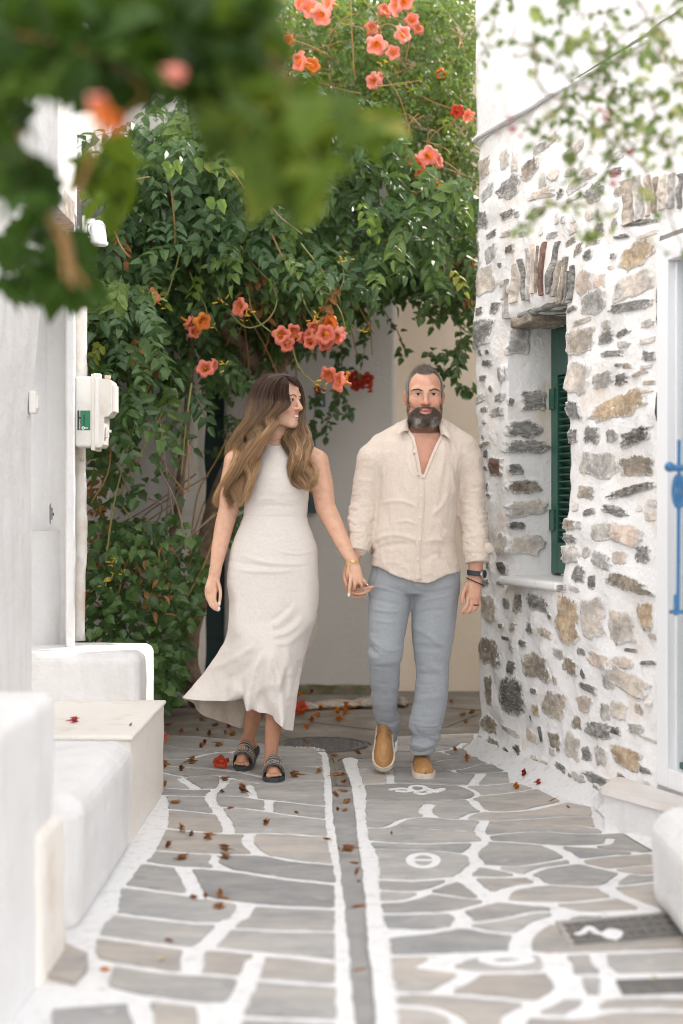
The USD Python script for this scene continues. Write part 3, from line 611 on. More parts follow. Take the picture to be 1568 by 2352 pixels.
sl = hbox(sW0 - 0.02, sW1 - 0.015, zSill - 0.042, zSill, -REV - 0.02, 0.040, 0.016)
obj('window_sill', sl, 'sill_white', house, smooth=40)
obj('dark_room', hbox(sW0 - 0.1, sW1 + 0.1, zSill - 0.1, zHead + 0.1, -REV - 0.2, -REV - 0.08), 'dark_gap', house)  # black slab in place of the unlit room behind the shutter
sh = obj('shutter', cat_([hbox(sW0 + 0.004, sW0 + 0.075, zSill + 0.012, zHead - 0.03, -REV, -REV + 0.035, 0.004), hbox(sW0 + 0.215, sW1, zSill + 0.012, zHead - 0.03, -REV, -REV + 0.035, 0.004),
      hbox(sW0 + 0.075, sW0 + 0.215, zHead - 0.26, zHead - 0.03, -REV, -REV + 0.034, 0.003), hbox(sW0 + 0.075, sW0 + 0.215, zSill + 0.012, zSill + 0.16, -REV, -REV + 0.034, 0.003)]), 'green_paint', house, smooth=30)
zs = np.linspace(zSill + 0.18, zHead - 0.28, 24)
for z in zs:
    m = bx(-0.07, -0.016, -0.004, 0.07, 0.016, 0.004, 0.002)
    m.apply_transform(trimesh.transformations.rotation_matrix(0.6, [1, 0, 0])); m.apply_translation([sW0 + 0.145, -REV + 0.014, z])
    v = m.vertices
    obj('slat', trimesh.Trimesh(np.column_stack([A2[0] + T2[0] * v[:, 0] + N2[0] * v[:, 1], A2[1] + T2[1] * v[:, 0] + N2[1] * v[:, 1], v[:, 2]]), m.faces, process=False), 'green_paint', sh)
for z in (zSill + 0.22, zHead - 0.42):
    obj('hinge', hbox(sW0 + 0.002, sW0 + 0.055, z, z + 0.10, -REV + 0.034, -REV + 0.046, 0.003), 'green_paint', sh)
# cable along the plaster edge
cab = [(1076, 330), (1092, 321), (1130, 302), (1180, 272), (1230, 246), (1265, 222), (1320, 196), (1400, 150), (1500, 92)]
pts = []
for u, v in cab:
    s, z = house_sz(u, v); pts.append(hp(s, z, 0.022))
pts[0] = pts[0] + np.array([0.0, 0.03, 0])
obj('cable', tube(smooth_line(pts, 40), 0.011, 6), 'whitewash', house, smooth=True)
clips = [tube([hp(s, z, 0.0), hp(s, z, 0.036)], 0.010, 6) for s, z in [house_sz(*cab[i]) for i in (1, 3, 5, 6)]]
for c in clips: obj('cable_clip', c, 'whitewash', house)

# stones that show through the plaster. (place read off an enlargement, size, look)
g, k, p, b, t, c, o, r, i = 'stone_grey', 'stone_dark', 'stone_pale', 'stone_brown', 'stone_tan', 'stone_cream', 'stone_ochre', 'stone_red', 'stone_pink'
S5 = [(190,230,115,135,t),(230,370,85,95,p),(365,350,132,135,g),(497,225,110,122,b),(555,95,85,55,p),(575,290,60,90,p),(330,150,45,120,c),(400,170,50,130,c),(355,500,85,50,g),(420,485,30,40,p),(185,545,110,120,g),(258,615,62,52,g),(155,740,65,195,g),
 (258,735,88,92,p),(368,705,60,50,k),(303,797,25,35,k),(195,920,150,175,c),(190,1080,25,55,k),(265,1065,72,72,g),(200,1235,150,185,g),(200,1333,32,45,g),(240,1328,24,30,g),(227,1402,62,46,g),(205,1492,45,38,b),(320,1470,52,92,p),
 (310,1612,60,50,g),(352,1630,40,44,b),(262,1552,16,40,b),(212,1680,36,35,b),(215,1755,32,26,p),(205,1850,46,32,g),(218,1955,48,52,k),(205,2040,36,32,g),(220,2150,42,42,g),(238,2205,35,26,g),
 (410,1265,140,165,p),(510,1625,168,122,g),(370,1800,255,112,g),(425,1905,292,82,g),(282,2030,97,112,r),(375,2045,105,70,g),(410,2155,222,92,b),(350,2285,262,102,c),
 (775,100,112,62,c),(720,120,52,62,p),(785,330,125,75,p),(895,370,106,142,g),(680,365,62,62,g),(560,395,160,60,c),(930,590,62,90,g),(745,660,72,42,b),(800,710,72,72,b),(880,740,62,62,g),(640,250,60,70,c),(850,250,90,70,c),(620,40,90,60,c),
 (840,920,122,172,i),(945,905,72,92,i),(890,1050,182,132,p),(760,1070,46,42,g),(1160,770,192,155,o),(1140,945,212,162,c),(1065,960,60,110,p),(1115,1075,232,60,g),(960,1245,105,82,g),(1065,1225,112,52,g),(1000,1350,142,42,g),(1095,1415,62,38,b),(1040,1410,42,26,g),(960,1170,70,60,p),
 (795,1280,172,158,t),(790,1495,150,202,c),(935,1510,132,92,p),(1050,1505,102,76,g),(765,1690,92,112,g),(1050,1680,382,162,o),(748,1845,62,92,g),(870,1840,102,112,g),(990,1840,82,82,p),(1140,1855,202,102,k),(895,2020,252,162,p),(1130,2030,222,132,b),(825,2190,86,86,t),(1100,2180,292,60,k),(1005,2300,146,66,g),
 (1020,160,120,60,p),(1200,560,200,42,k),(640,620,60,40,p)]
S6 = [(390,45,132,50,k),(500,180,262,142,c),(345,170,72,152,c),(330,325,62,82,k),(240,310,52,52,g),(320,435,50,26,g),(825,40,76,82,b),(885,40,36,60,p),(825,130,82,62,g),(1180,100,212,142,i),(1035,85,150,122,p),(925,222,62,82,p),(1285,235,122,122,g),(825,235,112,122,p),(1030,270,142,112,p),(1150,255,82,102,i),
 (895,365,86,122,g),(978,420,46,102,k),(1210,418,282,106,b),(250,600,136,192,t),(383,570,56,76,g),(455,560,66,132,g),(600,555,152,112,g),(685,655,32,36,g),(350,718,36,36,b),(435,720,62,62,p),(540,725,76,92,g),(655,760,102,62,t),(390,797,72,26,k),(505,832,56,50,g),(430,860,52,42,p),
 (815,670,172,330,o),(985,660,142,292,c),(1150,720,150,240,c),(1310,645,112,202,o),(265,870,172,192,b),(430,985,96,102,k),(595,970,172,172,b),(745,900,62,72,p),(822,985,102,122,b),(905,890,52,62,g),(908,1040,42,66,g),(1010,935,142,102,i),(1155,955,132,76,i),(1210,1075,272,152,c),(1070,1090,82,112,p),
 (248,1145,76,202,b),(430,1170,182,262,k),(575,1155,42,50,g),(590,1280,56,72,o),(710,1230,157,192,t),(905,1230,102,112,i),(1050,1290,72,122,p),(1135,1270,112,132,c),(250,1370,112,132,b),(300,1530,102,72,b),(545,1340,32,36,g),(548,1455,86,92,c),(620,1440,36,122,k),(710,1485,86,132,b),(855,1365,62,92,b),
 (1010,1395,190,112,g),(1120,1415,76,60,k),(830,1510,116,172,c),(925,1570,62,92,g),(1030,1580,102,142,p),(1200,1575,222,142,o),(770,1660,92,62,g),(1010,1710,222,82,g),(1180,1725,82,32,b),(1325,1680,82,50,g),(465,1590,56,102,k),(900,1830,102,92,p),(845,1720,32,32,b),(700,1560,40,60,p),(640,1640,50,40,c)]
def boulder(ds, dz, seed, rise, place):
    """A low rough dome over an uneven outline ds x dz, put on the wall by place(s, z, off)."""
    rg = np.random.default_rng(seed)
    n = 16 if max(ds, dz) < 0.09 else 26
    a = (np.arange(n) + rg.uniform(-0.22, 0.22, n)) / n * 2 * np.pi
    e = rg.uniform(2.4, 5.5)
    rad = (np.abs(np.cos(a)) ** e + np.abs(np.sin(a)) ** e) ** (-1 / e)
    rad = rad * (1 + 0.22 * np.convolve(np.r_[(w := rg.uniform(-1, 1, n)), w[:2]], [0.25, 0.5, 0.25], 'same')[:n] + rg.uniform(-0.13, 0.13, n))
    tilt = rg.uniform(-0.12, 0.12)
    x, y = np.cos(a) * rad * ds / 2, np.sin(a) * rad * dz / 2
    x, y = x * math.cos(tilt) - y * math.sin(tilt), x * math.sin(tilt) + y * math.cos(tilt)
    rings = [(1.02, -0.012), (0.97, rise * 0.75), (0.80, rise), (0.42, rise * 1.1)]
    sl = rg.uniform(-0.3, 0.3, 2) * rise
    V, F = [], []
    for f, h in rings:
        hh = h + (rg.uniform(-0.30, 0.30, n) * rise if h > 0 else 0) + (x / max(ds, 1e-6) * sl[0] + y / max(dz, 1e-6) * sl[1]) * (h > 0)
        V.append(np.column_stack([x * f, y * f, np.broadcast_to(hh, n)]))
    V.append(np.array([[0, 0, rise * 1.1]]))
    V = np.vstack(V); V = place(V[:, 0], V[:, 1], V[:, 2])
    for q in range(len(rings) - 1):
        for j in range(n):
            a0, b0 = q * n + j, q * n + (j + 1) % n
            F += [[a0, b0, b0 + n], [a0, b0 + n, a0 + n]]
    L = (len(rings) - 1) * n
    F += [[L + j, L + (j + 1) % n, len(rings) * n] for j in range(n)]
    return trimesh.Trimesh(np.array(V), np.array(F), process=False), np.concatenate([np.repeat([0.95, 0.72, 0.52, 0.30], n), [0.26]])
def add_stone(u, v, w, h, look, seed):
    """A stone seen at (u, v), w x h in the 1568 px view."""
    on_reveal = 1163 < u < 1262 and 742 < v < 1318
    if on_reveal:
        dd = np.array([(u - CU) / FPX, 1.0]); pp = A2 + T2 * sW0
        kk = (pp @ T2) / (dd @ T2)
        q = -(dd * kk - pp) @ N2; z = CAM_H - (v - CV) / FPX * kk
        ds, dz = w * kk / FPX * 1.02, h * kk / FPX
        q = float(np.clip(q, ds / 2 * 0.9, REV - 0.01 - ds / 2 * 0.85))
        def place(x, y, off):
            b2 = pp[None] + T2[None] * (off + 0.003)[:, None] - N2[None] * (q + x)[:, None]
            return np.column_stack([b2, z + y])
        m, edge = boulder(ds, dz, seed, 0.010, place)
    else:
        s0, z = house_sz(u - w / 2, v); s1, _ = house_sz(u + w / 2, v); _, za = house_sz(u, v - h / 2); _, zb = house_sz(u, v + h / 2)
        s, ds, dz = (s0 + s1) / 2, s1 - s0, za - zb
        if u < 1120: ds, s = max(ds, 0.07), max(s, 0.05)
        if s + ds / 2 > sEnd - 0.012: s = sEnd - 0.012 - ds / 2
        if z < dz / 2 + 0.03: z = dz / 2 + 0.03
        if sW0 < s + ds / 2 and s - ds / 2 < sW1 and zSill < z < zHead:
            if s < (sW0 + sW1) / 2: e = sW0 - 0.01; a0 = s - ds / 2; ds = max(0.04, e - a0); s = e - ds / 2
            else: a1 = s + ds / 2; e = sW1 + 0.004; ds = max(0.04, a1 - e); s = e + ds / 2
        rise = 0.003 + 0.005 * (seed % 5) / 4
        foot = 0.05 * math.exp(-max(z, 0) / 0.07)
        def place(x, y, off): return house_pt(s + x, z + y, off + foot)
        m, edge = boulder(ds, dz, seed, rise, place)
    if m.volume < 0: m.invert()
    obj('stone', m, look, house, smooth=True, color=np.repeat(edge[:, None], 3, 1))
for n_, (x, y, w, h, lk) in enumerate(S5): add_stone(1034.9 + x * .37333, 313.6 + y * .37333, w * .37333, h * .37333, lk, 100 + n_)
for n_, (x, y, w, h, lk) in enumerate(S6): add_stone(1034.9 + x * .34, 1191.7 + y * .34, w * .34, h * .34, lk, 400 + n_)
taken = [(1034.9 + x * .37333, 313.6 + y * .37333, w * .37333, h * .37333) for x, y, w, h, _ in S5] + [(1034.9 + x * .34, 1191.7 + y * .34, w * .34, h * .34) for x, y, w, h, _ in S6]
rgf = np.random.default_rng(44); made_ = 0
for _ in range(4000):
    if made_ >= 120: break
    u_, v_ = rgf.uniform(1098, 1500), rgf.uniform(385, 1830)
    w_, h_ = rgf.uniform(12, 46), rgf.uniform(9, 26)
    if 1150 < u_ < 1322 and 690 < v_ < 1345: continue
    if 1170 < u_ < 1320 and 560 < v_ < 760 or 1425 < u_ and v_ < 540: continue
    if v_ > 1712 + (u_ - 1085) * 0.40 - 20: continue
    if any(abs(u_ - a) < (w_ + c_) / 2 + 5 and abs(v_ - b_) < (h_ + d_) / 2 + 5 for a, b_, c_, d_ in taken): continue
    taken.append((u_, v_, w_, h_)); made_ += 1
    add_stone(u_, v_, w_, h_, ['stone_washed', 'stone_washed', p, c, g, t][rgf.integers(6)], 700 + made_)
# thin slabs set on edge as flat arches over window and door
def slab(x0, y0, x1, y1, w, look, seed, deep=0.0):
    u0, v0, u1, v1 = 1034.9 + x0 * .37333, 313.6 + y0 * .37333, 1034.9 + x1 * .37333, 313.6 + y1 * .37333
    ww = w * .37333 / 2
    pa, pb = np.array(house_sz(u0, v0)), np.array(house_sz(u1, v1))
    hw = (house_sz(u1 + ww, v1)[0] - house_sz(u1 - ww, v1)[0]) / 2
    rg = np.random.default_rng(seed); n = 9
    V = []
    for f in np.linspace(0, 1, n):
        q = pa + (pb - pa) * f
        for e, off in ((-1, -0.05), (-0.9, 0.012), (0.9, 0.013), (1, -0.05)):
            V.append(house_pt(np.array([q[0] + e * hw * (0.8 + 0.3 * rg.random()) + rg.uniform(-.003, .003)]), np.array([q[1]]), np.array([off + rg.uniform(-.004, .004)]))[0])
    F = []
    for a in range(n - 1):
        for e in range(4):
            e2 = (e + 1) % 4; F += [[a * 4 + e, a * 4 + e2, a * 4 + 4 + e2], [a * 4 + e, a * 4 + 4 + e2, a * 4 + 4 + e]]
    F += [[0, 2, 1], [0, 3, 2]]; L = (n - 1) * 4; F += [[L, L + 1, L + 2], [L, L + 2, L + 3]]
    m = trimesh.Trimesh(np.array(V), np.array(F), process=False)
    if m.volume < 0: m.invert()
    obj('arch_stone', m, look, house)
for n_, a in enumerate([(340,880,348,1120,26,p),(395,790,385,1020,42,c),(432,755,452,1005,20,g),(470,690,478,1010,14,p),(512,665,503,965,22,i),(553,675,528,960,12,b),(605,652,570,978,26,r),(672,648,612,968,28,g),(676,765,645,985,25,t),(716,742,682,1030,24,b),(735,830,712,1030,14,g),(767,795,742,1022,30,g),
        (1088,270,1112,540,54,t),(1150,240,1168,515,36,p),(1212,240,1216,490,30,i),(1262,250,1262,470,26,b),(1312,240,1306,450,40,c),(1370,230,1358,440,34,p),(1418,230,1408,440,26,g)]): slab(*a, 900 + n_)
for n_, (s0, s1, z0, z1, lk) in enumerate([(sW0 + 0.02, sW0 + 0.25, zHead - 0.035, zHead + 0.012, b), (sW0 + 0.10, sW1 - 0.05, zHead + 0.0, zHead + 0.03, g)]):
    m = lumpy(sub_to(hbox(s0, s1, z0, z1, -REV + 0.04, -0.005, 0.012), 0.04), 0.008, 0.05, n_)
    obj('lintel_stone', m, lk, house, smooth=40)
# doorway, frame, leaf, step
zD0, zD1 = 0.155, 2.235
obj('door_frame', cat_([hbox(sEnd + 0.004, sEnd + 0.085, zD0, zD1, -0.20, 0.012, 0.006), hbox(sEnd + 0.085, sEnd + 0.99, zD1 - 0.085, zD1, -0.20, 0.0115, 0.006), hbox(sEnd + 0.99, sEnd + 1.07, zD0, zD1, -0.20, 0.012, 0.006),
     hbox(sEnd + 0.085, sEnd + 0.10, zD0, zD1 - 0.085, -0.2, -0.02, 0.004), hbox(sEnd + 0.085, sEnd + 0.99, zD0, zD0 + 0.075, -0.20, 0.0105, 0.006)]), 'white_paint', house, smooth=30)
obj('wall', hbox(sEnd + 1.07, sEnd + 1.42, -0.03, 2.3, -0.3, 0.0), 'house_mortar', house)
dr = obj('door', hbox(sEnd + 0.10, sEnd + 0.99, zD0 + 0.08, zD1 - 0.086, -0.14, -0.10, 0.004), 'green_paint', house, smooth=30)
obj('glass', hbox(sEnd + 0.2, sEnd + 0.89, zD0 + 0.6, zD1 - 0.2, -0.10, -0.095), 'white_paint', dr)
obj('threshold', hbox(sEnd + 0.10, sEnd + 0.99, zD0 + 0.076, zD0 + 0.1, -0.10, -0.03, 0.005), 'green_paint', dr)
step_poly = [G(1378, 1807, 0.155)[:2], G(1392, 1790, 0.155)[:2] + np.array([0.06, 0.10]), A2 + T2 * (sEnd + 1.3) - N2 * 0.05, A2 + T2 * (sEnd + 1.3) + N2 * 0.34, G(1568, 1858, 0.155)[:2]]
st = thing('doorstep', 'low white doorstep with pale marble top in front of the door', 'step')
q = Polygon(step_poly).buffer(-0.02).buffer(0.02)
obj('riser', lumpy(sub_to(prism(q.buffer(-0.012), -0.02, 0.128), 0.05), 0.006, 0.2, 4), 'whitewash', st, smooth=40)
obj('tread', prism(q, 0.129, 0.153), 'marble', st)
# sloping white mortar fillet along the foot of wall and step
fil = []
path = [(-0.10, 0.05), (0.05, 0.09), (0.3, 0.12), (0.6, 0.12), (1.0, 0.10), (1.35, 0.10), (1.66, 0.06)]
rows = []
for s_, w_ in path:
    b0 = house_pt(np.array([s_]), np.array([0.05]), np.array([0.02]))[0]
    rows.append([b0 + [0, 0, 0.01], b0 + np.array([N2[0], N2[1], 0]) * w_ * 0.4 + [0, 0, -0.025], b0 + np.array([N2[0], N2[1], 0]) * w_ + [0, 0, -0.056]])
R_ = np.stack([smooth_line([r_[k_] for r_ in rows], 60) for k_ in range(3)], 1)
R_[:, 1:, :] += (meshkit.fbm(R_[:, 1:, :] * 9, 3, 2)[..., None] - 0.5) * np.array([0.05, 0.05, 0.006])
fm = grid_mesh(R_); fm = face_up(fm)
obj('foot_fillet', fm, 'paint_mortar', house, smooth=True)
rows = [[G(1376, 1809, 0.1), G(1372, 1822, 0.05), G(1352, 1840, 0.004)], [G(1440, 1840, 0.09), G(1430, 1880, 0.03), G(1420, 1905, 0.004)], [G(1568, 1890, 0.09), G(1560, 1930, 0.03), G(1540, 1975, 0.004)], [G(1700, 1950, 0.09), G(1690, 2000, 0.03), G(1680, 2050, 0.004)]]
R_ = np.stack([smooth_line([r_[k_] for r_ in rows], 30) for k_ in range(3)], 1)
obj('skirt', face_up(grid_mesh(R_)), 'paint_mortar', st, smooth=True)
# rounded white kerb end nearer by, and the blue shutter leaf standing open
kb = thing('white_plinth', 'rounded white plaster plinth at the right edge of the lane', 'plinth')
x0 = G(1503, 2087)[0]
obj('block', rounded_block(x0, 3.3, -0.03, x0 + 0.5, 4.42, 0.30, 0.09, 0.008, 0.2, 0.05, 3), 'whitewash', kb, smooth=True)
bs = thing('blue_shutter', 'blue wooden shutter leaf standing open at the right edge, bolt on its side', 'shutter')
D = 4.45
e = P(1575, 1000, D)[0]; zt, zb_ = P(0, 560, D)[2], P(0, 1432, D)[2]
obj('stile', cat_([bx(e, D, zb_, e + 0.07, D + 0.035, zt, 0.004), bx(e + 0.39, D, zb_, e + 0.46, D + 0.035, zt, 0.004)]), 'blue_paint', bs, smooth=30)
for z0_, z1_ in ((zb_, zb_ + 0.09), ((zb_ + zt) / 2 - 0.04, (zb_ + zt) / 2 + 0.04), (zt - 0.09, zt)):
    obj('rail', bx(e + 0.07, D + 0.002, z0_, e + 0.39, D + 0.033, z1_, 0.003), 'blue_paint', bs, smooth=30)
for z0_ in np.arange(zb_ + 0.10, zt - 0.1, 0.03):
    if abs(z0_ - (zb_ + zt) / 2) > 0.05:
        m = bx(-0.16, -0.014, -0.003, 0.16, 0.014, 0.003); m.apply_transform(trimesh.transformations.rotation_matrix(0.7, [1, 0, 0])); m.apply_translation([e + 0.23, D + 0.018, z0_])
        obj('slat', m, 'blue_paint', bs)
def bp(u, v, k_=0.0): return P(u, v, D - 0.02 - k_)
bolt = obj('bolt', cat_([tube([bp(1559, 1010), bp(1556, 1405)], 0.006, 8), tube([bp(1534, 1074), bp(1568, 1074)], 0.011, 8), trimesh.creation.icosphere(2, 0.016).apply_translation(bp(1537, 1072))]), 'blue_paint', bs, smooth=40)
hl = [bp(1558 + 11 * math.sin(a), 1128 - 36 * math.cos(a)) for a in np.linspace(0, 2 * math.pi, 20)]
obj('handle', tube(hl, 0.008, 6), 'blue_paint', bolt, smooth=True)
obj('keeper', cat_([bx(bp(1540, 0)[0], D - 0.03, P(0, 1408, D)[2], e + 0.05, D, P(0, 1400, D)[2]), tube([bp(1552, 1365), bp(1552, 1412)], 0.008, 6)]), 'blue_paint', bolt)
# ------------------------------------------------------------------ white house on the left, its benches and fittings
wl = thing('white_house', 'plain whitewashed house wall on the left with a tall niche', 'house')
near = [(-3.2, 0.4), (-1.30, 0.4), (-1.30, 3.0), (-1.26, 5.0), (P(72, 0, 5.62)[0], 5.62), (P(72, 0, 5.62)[0] - 0.25, 5.66), (-3.2, 5.66)]
nb = sub_to(prism(near, -0.03, 4.5), 0.12)
v = nb.vertices.copy(); lean = np.clip((v[:, 2] - 1.6) / 0.9, 0, 1); v[:, 0] += np.where(v[:, 0] > -2, lean * 0.075, 0)
obj('wall', lumpy(trimesh.Trimesh(v, nb.faces, process=False), 0.006, 0.4, 2), 'whitewash', wl, smooth=35)
pa, pb = P(60, 1000, 6.50)[:2], P(151, 1000, 6.62)[:2]
pn = np.array([pb[1] - pa[1], -(pb[0] - pa[0])]); pn /= np.linalg.norm(pn); pn = pn if pn[1] < 0 else -pn
def quad_prism(a, b2, dep, z0, z1, amp=0.004, size=0.1, seed=1):
    q = [a, b2, b2 - pn * dep, a - pn * dep]
    return lumpy(sub_to(prism(q, z0, z1), size), amp, 0.35, seed)
obj('niche_panel', quad_prism(pa, pb, 0.3, 1.115, 2.6), 'whitewash', wl, smooth=35)
obj('niche_ledge', quad_prism(pa + pn * 0.05, pb + pn * 0.035, 0.3, -0.03, 1.115, 0.004, 0.1, 2), 'whitewash', wl, smooth=35)
jx = [P(150, 0, 6.56)[:2], P(153, 0, 6.36)[:2], P(171, 0, 6.36)[:2], P(173, 0, 6.62)[:2], (-2.2, 6.9), (-2.2, 6.62)]
obj('wall', lumpy(sub_to(prism(Polygon(jx).buffer(-0.012).buffer(0.012), -0.03, 2.9), 0.1), 0.004, 0.3, 5), 'whitewash', wl, smooth=35)
lint = Polygon([(-1.155, 5.60), (P(176, 0, 6.36)[0] - 0.0, 6.36), (P(176, 0, 6.6)[0], 6.6), (-2.3, 6.75), (-2.3, 5.6)])
obj('lintel_wall', lumpy(sub_to(prism(lint, 2.52, 4.5), 0.12), 0.005, 0.3, 7), 'whitewash', wl, smooth=35)
lint_s = Polygon([P(112, 0, 5.70)[:2], P(172, 0, 6.25)[:2], P(164, 0, 6.58)[:2], P(106, 0, 6.5)[:2]])
obj('lintel_stone', lumpy(sub_to(prism(lint_s, 2.46, 2.56), 0.05), 0.006, 0.1, 3), 'stone_pale', wl, smooth=40)
obj('wall', bx(-3.2, 6.9, -0.03, -1.42, 9.4, 4.5), 'whitewash', wl)
obj('roof', bx(-3.3, 0.3, 4.5, -1.22, 9.4, 4.62), 'whitewash', wl)
# drain pipe behind the corner
dp = thing('plaster_pipe', 'old grey plastered pipe running down beside the meter box', 'pipe')
pp_ = [P(186, 700, 6.75), P(185, 860, 6.75), P(183, 1040, 6.75), P(184, 1130, 6.75), P(186, 1240, 6.75), P(182, 1330, 6.75), P(181, 1470, 6.75)]
obj('pipe', lumpy(tube(smooth_line(pp_, 40), 0.030, 10), 0.006, 0.08, 3), 'stained_whitewash', dp, smooth=True)
cl = [P(171 + 22 * f, 1048 - 4 * math.sin(f * 3.1) + 10 * f, 6.70) for f in np.linspace(0, 1, 8)]
obj('strap', tube(cl, 0.010, 6), 'stained_whitewash', dp, smooth=True)
# benches and steps, front to back
bench = [('white plaster bench block with rounded edge, farthest up the lane on the left', rounded_block(-1.55, 6.10, 0.0, P(321, 0, 6.12)[0], 6.62, 0.595, 0.045, 0.006, 0.2, 0.05, 1), 'whitewash', 'bench'),
         ('cream worn plaster step between two white benches on the left', rounded_block(-1.55, 5.16, -0.03, -0.765, 6.13, 0.378, 0.02, 0.007, 0.2, 0.05, 2), 'cream_step', 'step'),
         ('low rounded white plaster bench in front of the cream step', rounded_block(-1.60, 4.08, -0.03, -0.752, 5.15, 0.383, 0.075, 0.006, 0.25, 0.05, 3), 'whitewash', 'bench'),
         ('tall white plaster pier at the lower left corner, nearest to the viewer', rounded_block(-1.9, 2.2, -0.03, -0.775, 3.86, 0.715, 0.04, 0.006, 0.3, 0.06, 4), 'whitewash', 'pier')]
for lab, m, lk, cg in bench:
    t_ = thing('plaster_bench' if cg == 'bench' else 'plaster_' + cg, lab, cg); obj('body', m, lk, t_, smooth=True)
    if cg == 'pier': obj('worn_corner', rounded_block(-1.5, 3.60, -0.03, -0.756, 3.90, 0.385, 0.03, 0.010, 0.12, 0.04, 9), 'cream_step', t_, smooth=True)
    if cg == 'step': obj('slab', lumpy(sub_to(bx(-1.5, 5.15, 0.372, -0.755, 6.14, 0.390, 0.008), 0.06), 0.004, 0.15, 5), 'cream_step', t_, smooth=True)
# stone tread and white fillet by the pier
obj('flagstone', lumpy(sub_to(prism([gl(150, 1225), gl(300, 1215), gl(400, 1260), (gl(400, 1320)), gl(345, 1385), gl(190, 1345), gl(60, 1300)], -0.02, 0.012), 0.05), 0.003, 0.1), 'flag_warm', paving, smooth=40)
# meter box
D = 6.52
def mp(u, v, k_=0.0): return P(u, v, D - k_)
mb = thing('meter_box', 'white plastic electric meter box with a green locksmith sticker', 'meter box')
x0, x1, z1, z0 = mp(172, 0)[0], mp(225, 0)[0], mp(0, 864)[2], mp(0, 1026)[2]
box_b = obj('case', bx(x0, D - 0.01, z0, x1 + 0.01, D + 0.16, z1, 0.014), 'white_plastic', mb, smooth=40)
prof = [(218, 868), (252, 871), (257, 876), (257, 946), (250, 955), (240, 957), (238, 1020), (232, 1027), (214, 1027)]
pr = Polygon([(mp(u, 0)[0], mp(0, v)[2]) for u, v in prof]).buffer(-0.006).buffer(0.006)
m = trimesh.creation.extrude_polygon(pr, 0.15, engine='earcut'); m.apply_transform(trimesh.transformations.rotation_matrix(math.pi / 2, [1, 0, 0])); m.apply_translation([0, D + 0.145, 0])
obj('meter_cover', m, 'grey_plastic', mb, smooth=40)
obj('flange', bx(mp(210, 0)[0], D - 0.016, mp(0, 1034)[2], mp(219, 0)[0], D + 0.165, mp(0, 859)[2], 0.004), 'grey_plastic', mb, smooth=40)
obj('clip', bx(mp(214, 0)[0], D + 0.0, mp(0, 868)[2], mp(230, 0)[0], D + 0.05, mp(0, 857)[2], 0.004), 'white_plastic', mb, smooth=40)
obj('knob', bx(mp(238, 0)[0], D + 0.02, mp(0, 869)[2], mp(251, 0)[0], D + 0.05, mp(0, 860)[2], 0.005), 'stone_pink', mb, smooth=40)
obj('window', bx(mp(257, 0)[0], D + 0.02, mp(0, 945)[2], mp(263, 0)[0], D + 0.12, mp(0, 882)[2], 0.004), 'white_plastic', mb, smooth=40)
obj('latch', cat_([bx(mp(240, 0)[0], D + 0.02, mp(0, 1004)[2], mp(246, 0)[0], D + 0.06, mp(0, 979)[2], 0.003), bx(mp(245, 0)[0], D + 0.03, mp(0, 992)[2], mp(253, 0)[0], D + 0.036, mp(0, 986)[2])]), 'white_plastic', mb)
stk = obj('sticker', bx(mp(178.5, 0)[0], D - 0.0115, mp(0, 988)[2], mp(208, 0)[0], D - 0.0095, mp(0, 943)[2]), 'sticker_green', mb)
obj('band', bx(mp(180.5, 0)[0], D - 0.0125, mp(0, 987.5)[2], mp(186.5, 0)[0], D - 0.0112, mp(0, 943.5)[2]), 'sticker_dark', stk)
def wall_text(txt, h, px, pz, y, rot, m, parent, name='lettering'):
    t_ = meshkit.text_mesh(txt, h, 0.0006, bold=True)
    t_.apply_transform(trimesh.transformations.rotation_matrix(rot, [0, 0, 1]))
    t_.apply_transform(trimesh.transformations.rotation_matrix(math.pi / 2, [1, 0, 0]))
    t_.apply_translation([px, y, pz]); obj(name, t_, m, parent)
wall_text('ΚΛΕΙΔΑΡΑΣ - LOCKSMITH', 0.0062, mp(185.6, 0)[0], mp(0, 986.5)[2], D - 0.0128, math.pi / 2, 'print_white', stk)
wall_text('24 hours', 0.0085, mp(196, 0)[0], mp(0, 978)[2], D - 0.0118, math.pi / 2, 'sticker_dark', stk)
wall_text('Naxos', 0.006, mp(202, 0)[0], mp(0, 974)[2], D - 0.0118, math.pi / 2, 'print_white', stk) if False else None
key = cat_([trimesh.creation.annulus(0.0035, 0.0078, 0.001, sections=20).apply_transform(trimesh.transformations.rotation_matrix(math.pi / 2, [1, 0, 0])).apply_translation([mp(192, 0)[0], D - 0.0118, mp(0, 983)[2]]), bx(mp(195, 0)[0], D - 0.0122, mp(0, 984)[2], mp(203, 0)[0], D - 0.0112, mp(0, 982)[2])])
obj('key_mark', key, 'print_white', stk)
obj('knockout', trimesh.creation.annulus(0.0165, 0.018, 0.001, sections=28).apply_transform(trimesh.transformations.rotation_matrix(math.pi / 2, [1, 0, 0])).apply_translation([mp(188, 0)[0], D - 0.0105, mp(0, 1002)[2]]), 'grey_plastic', mb)
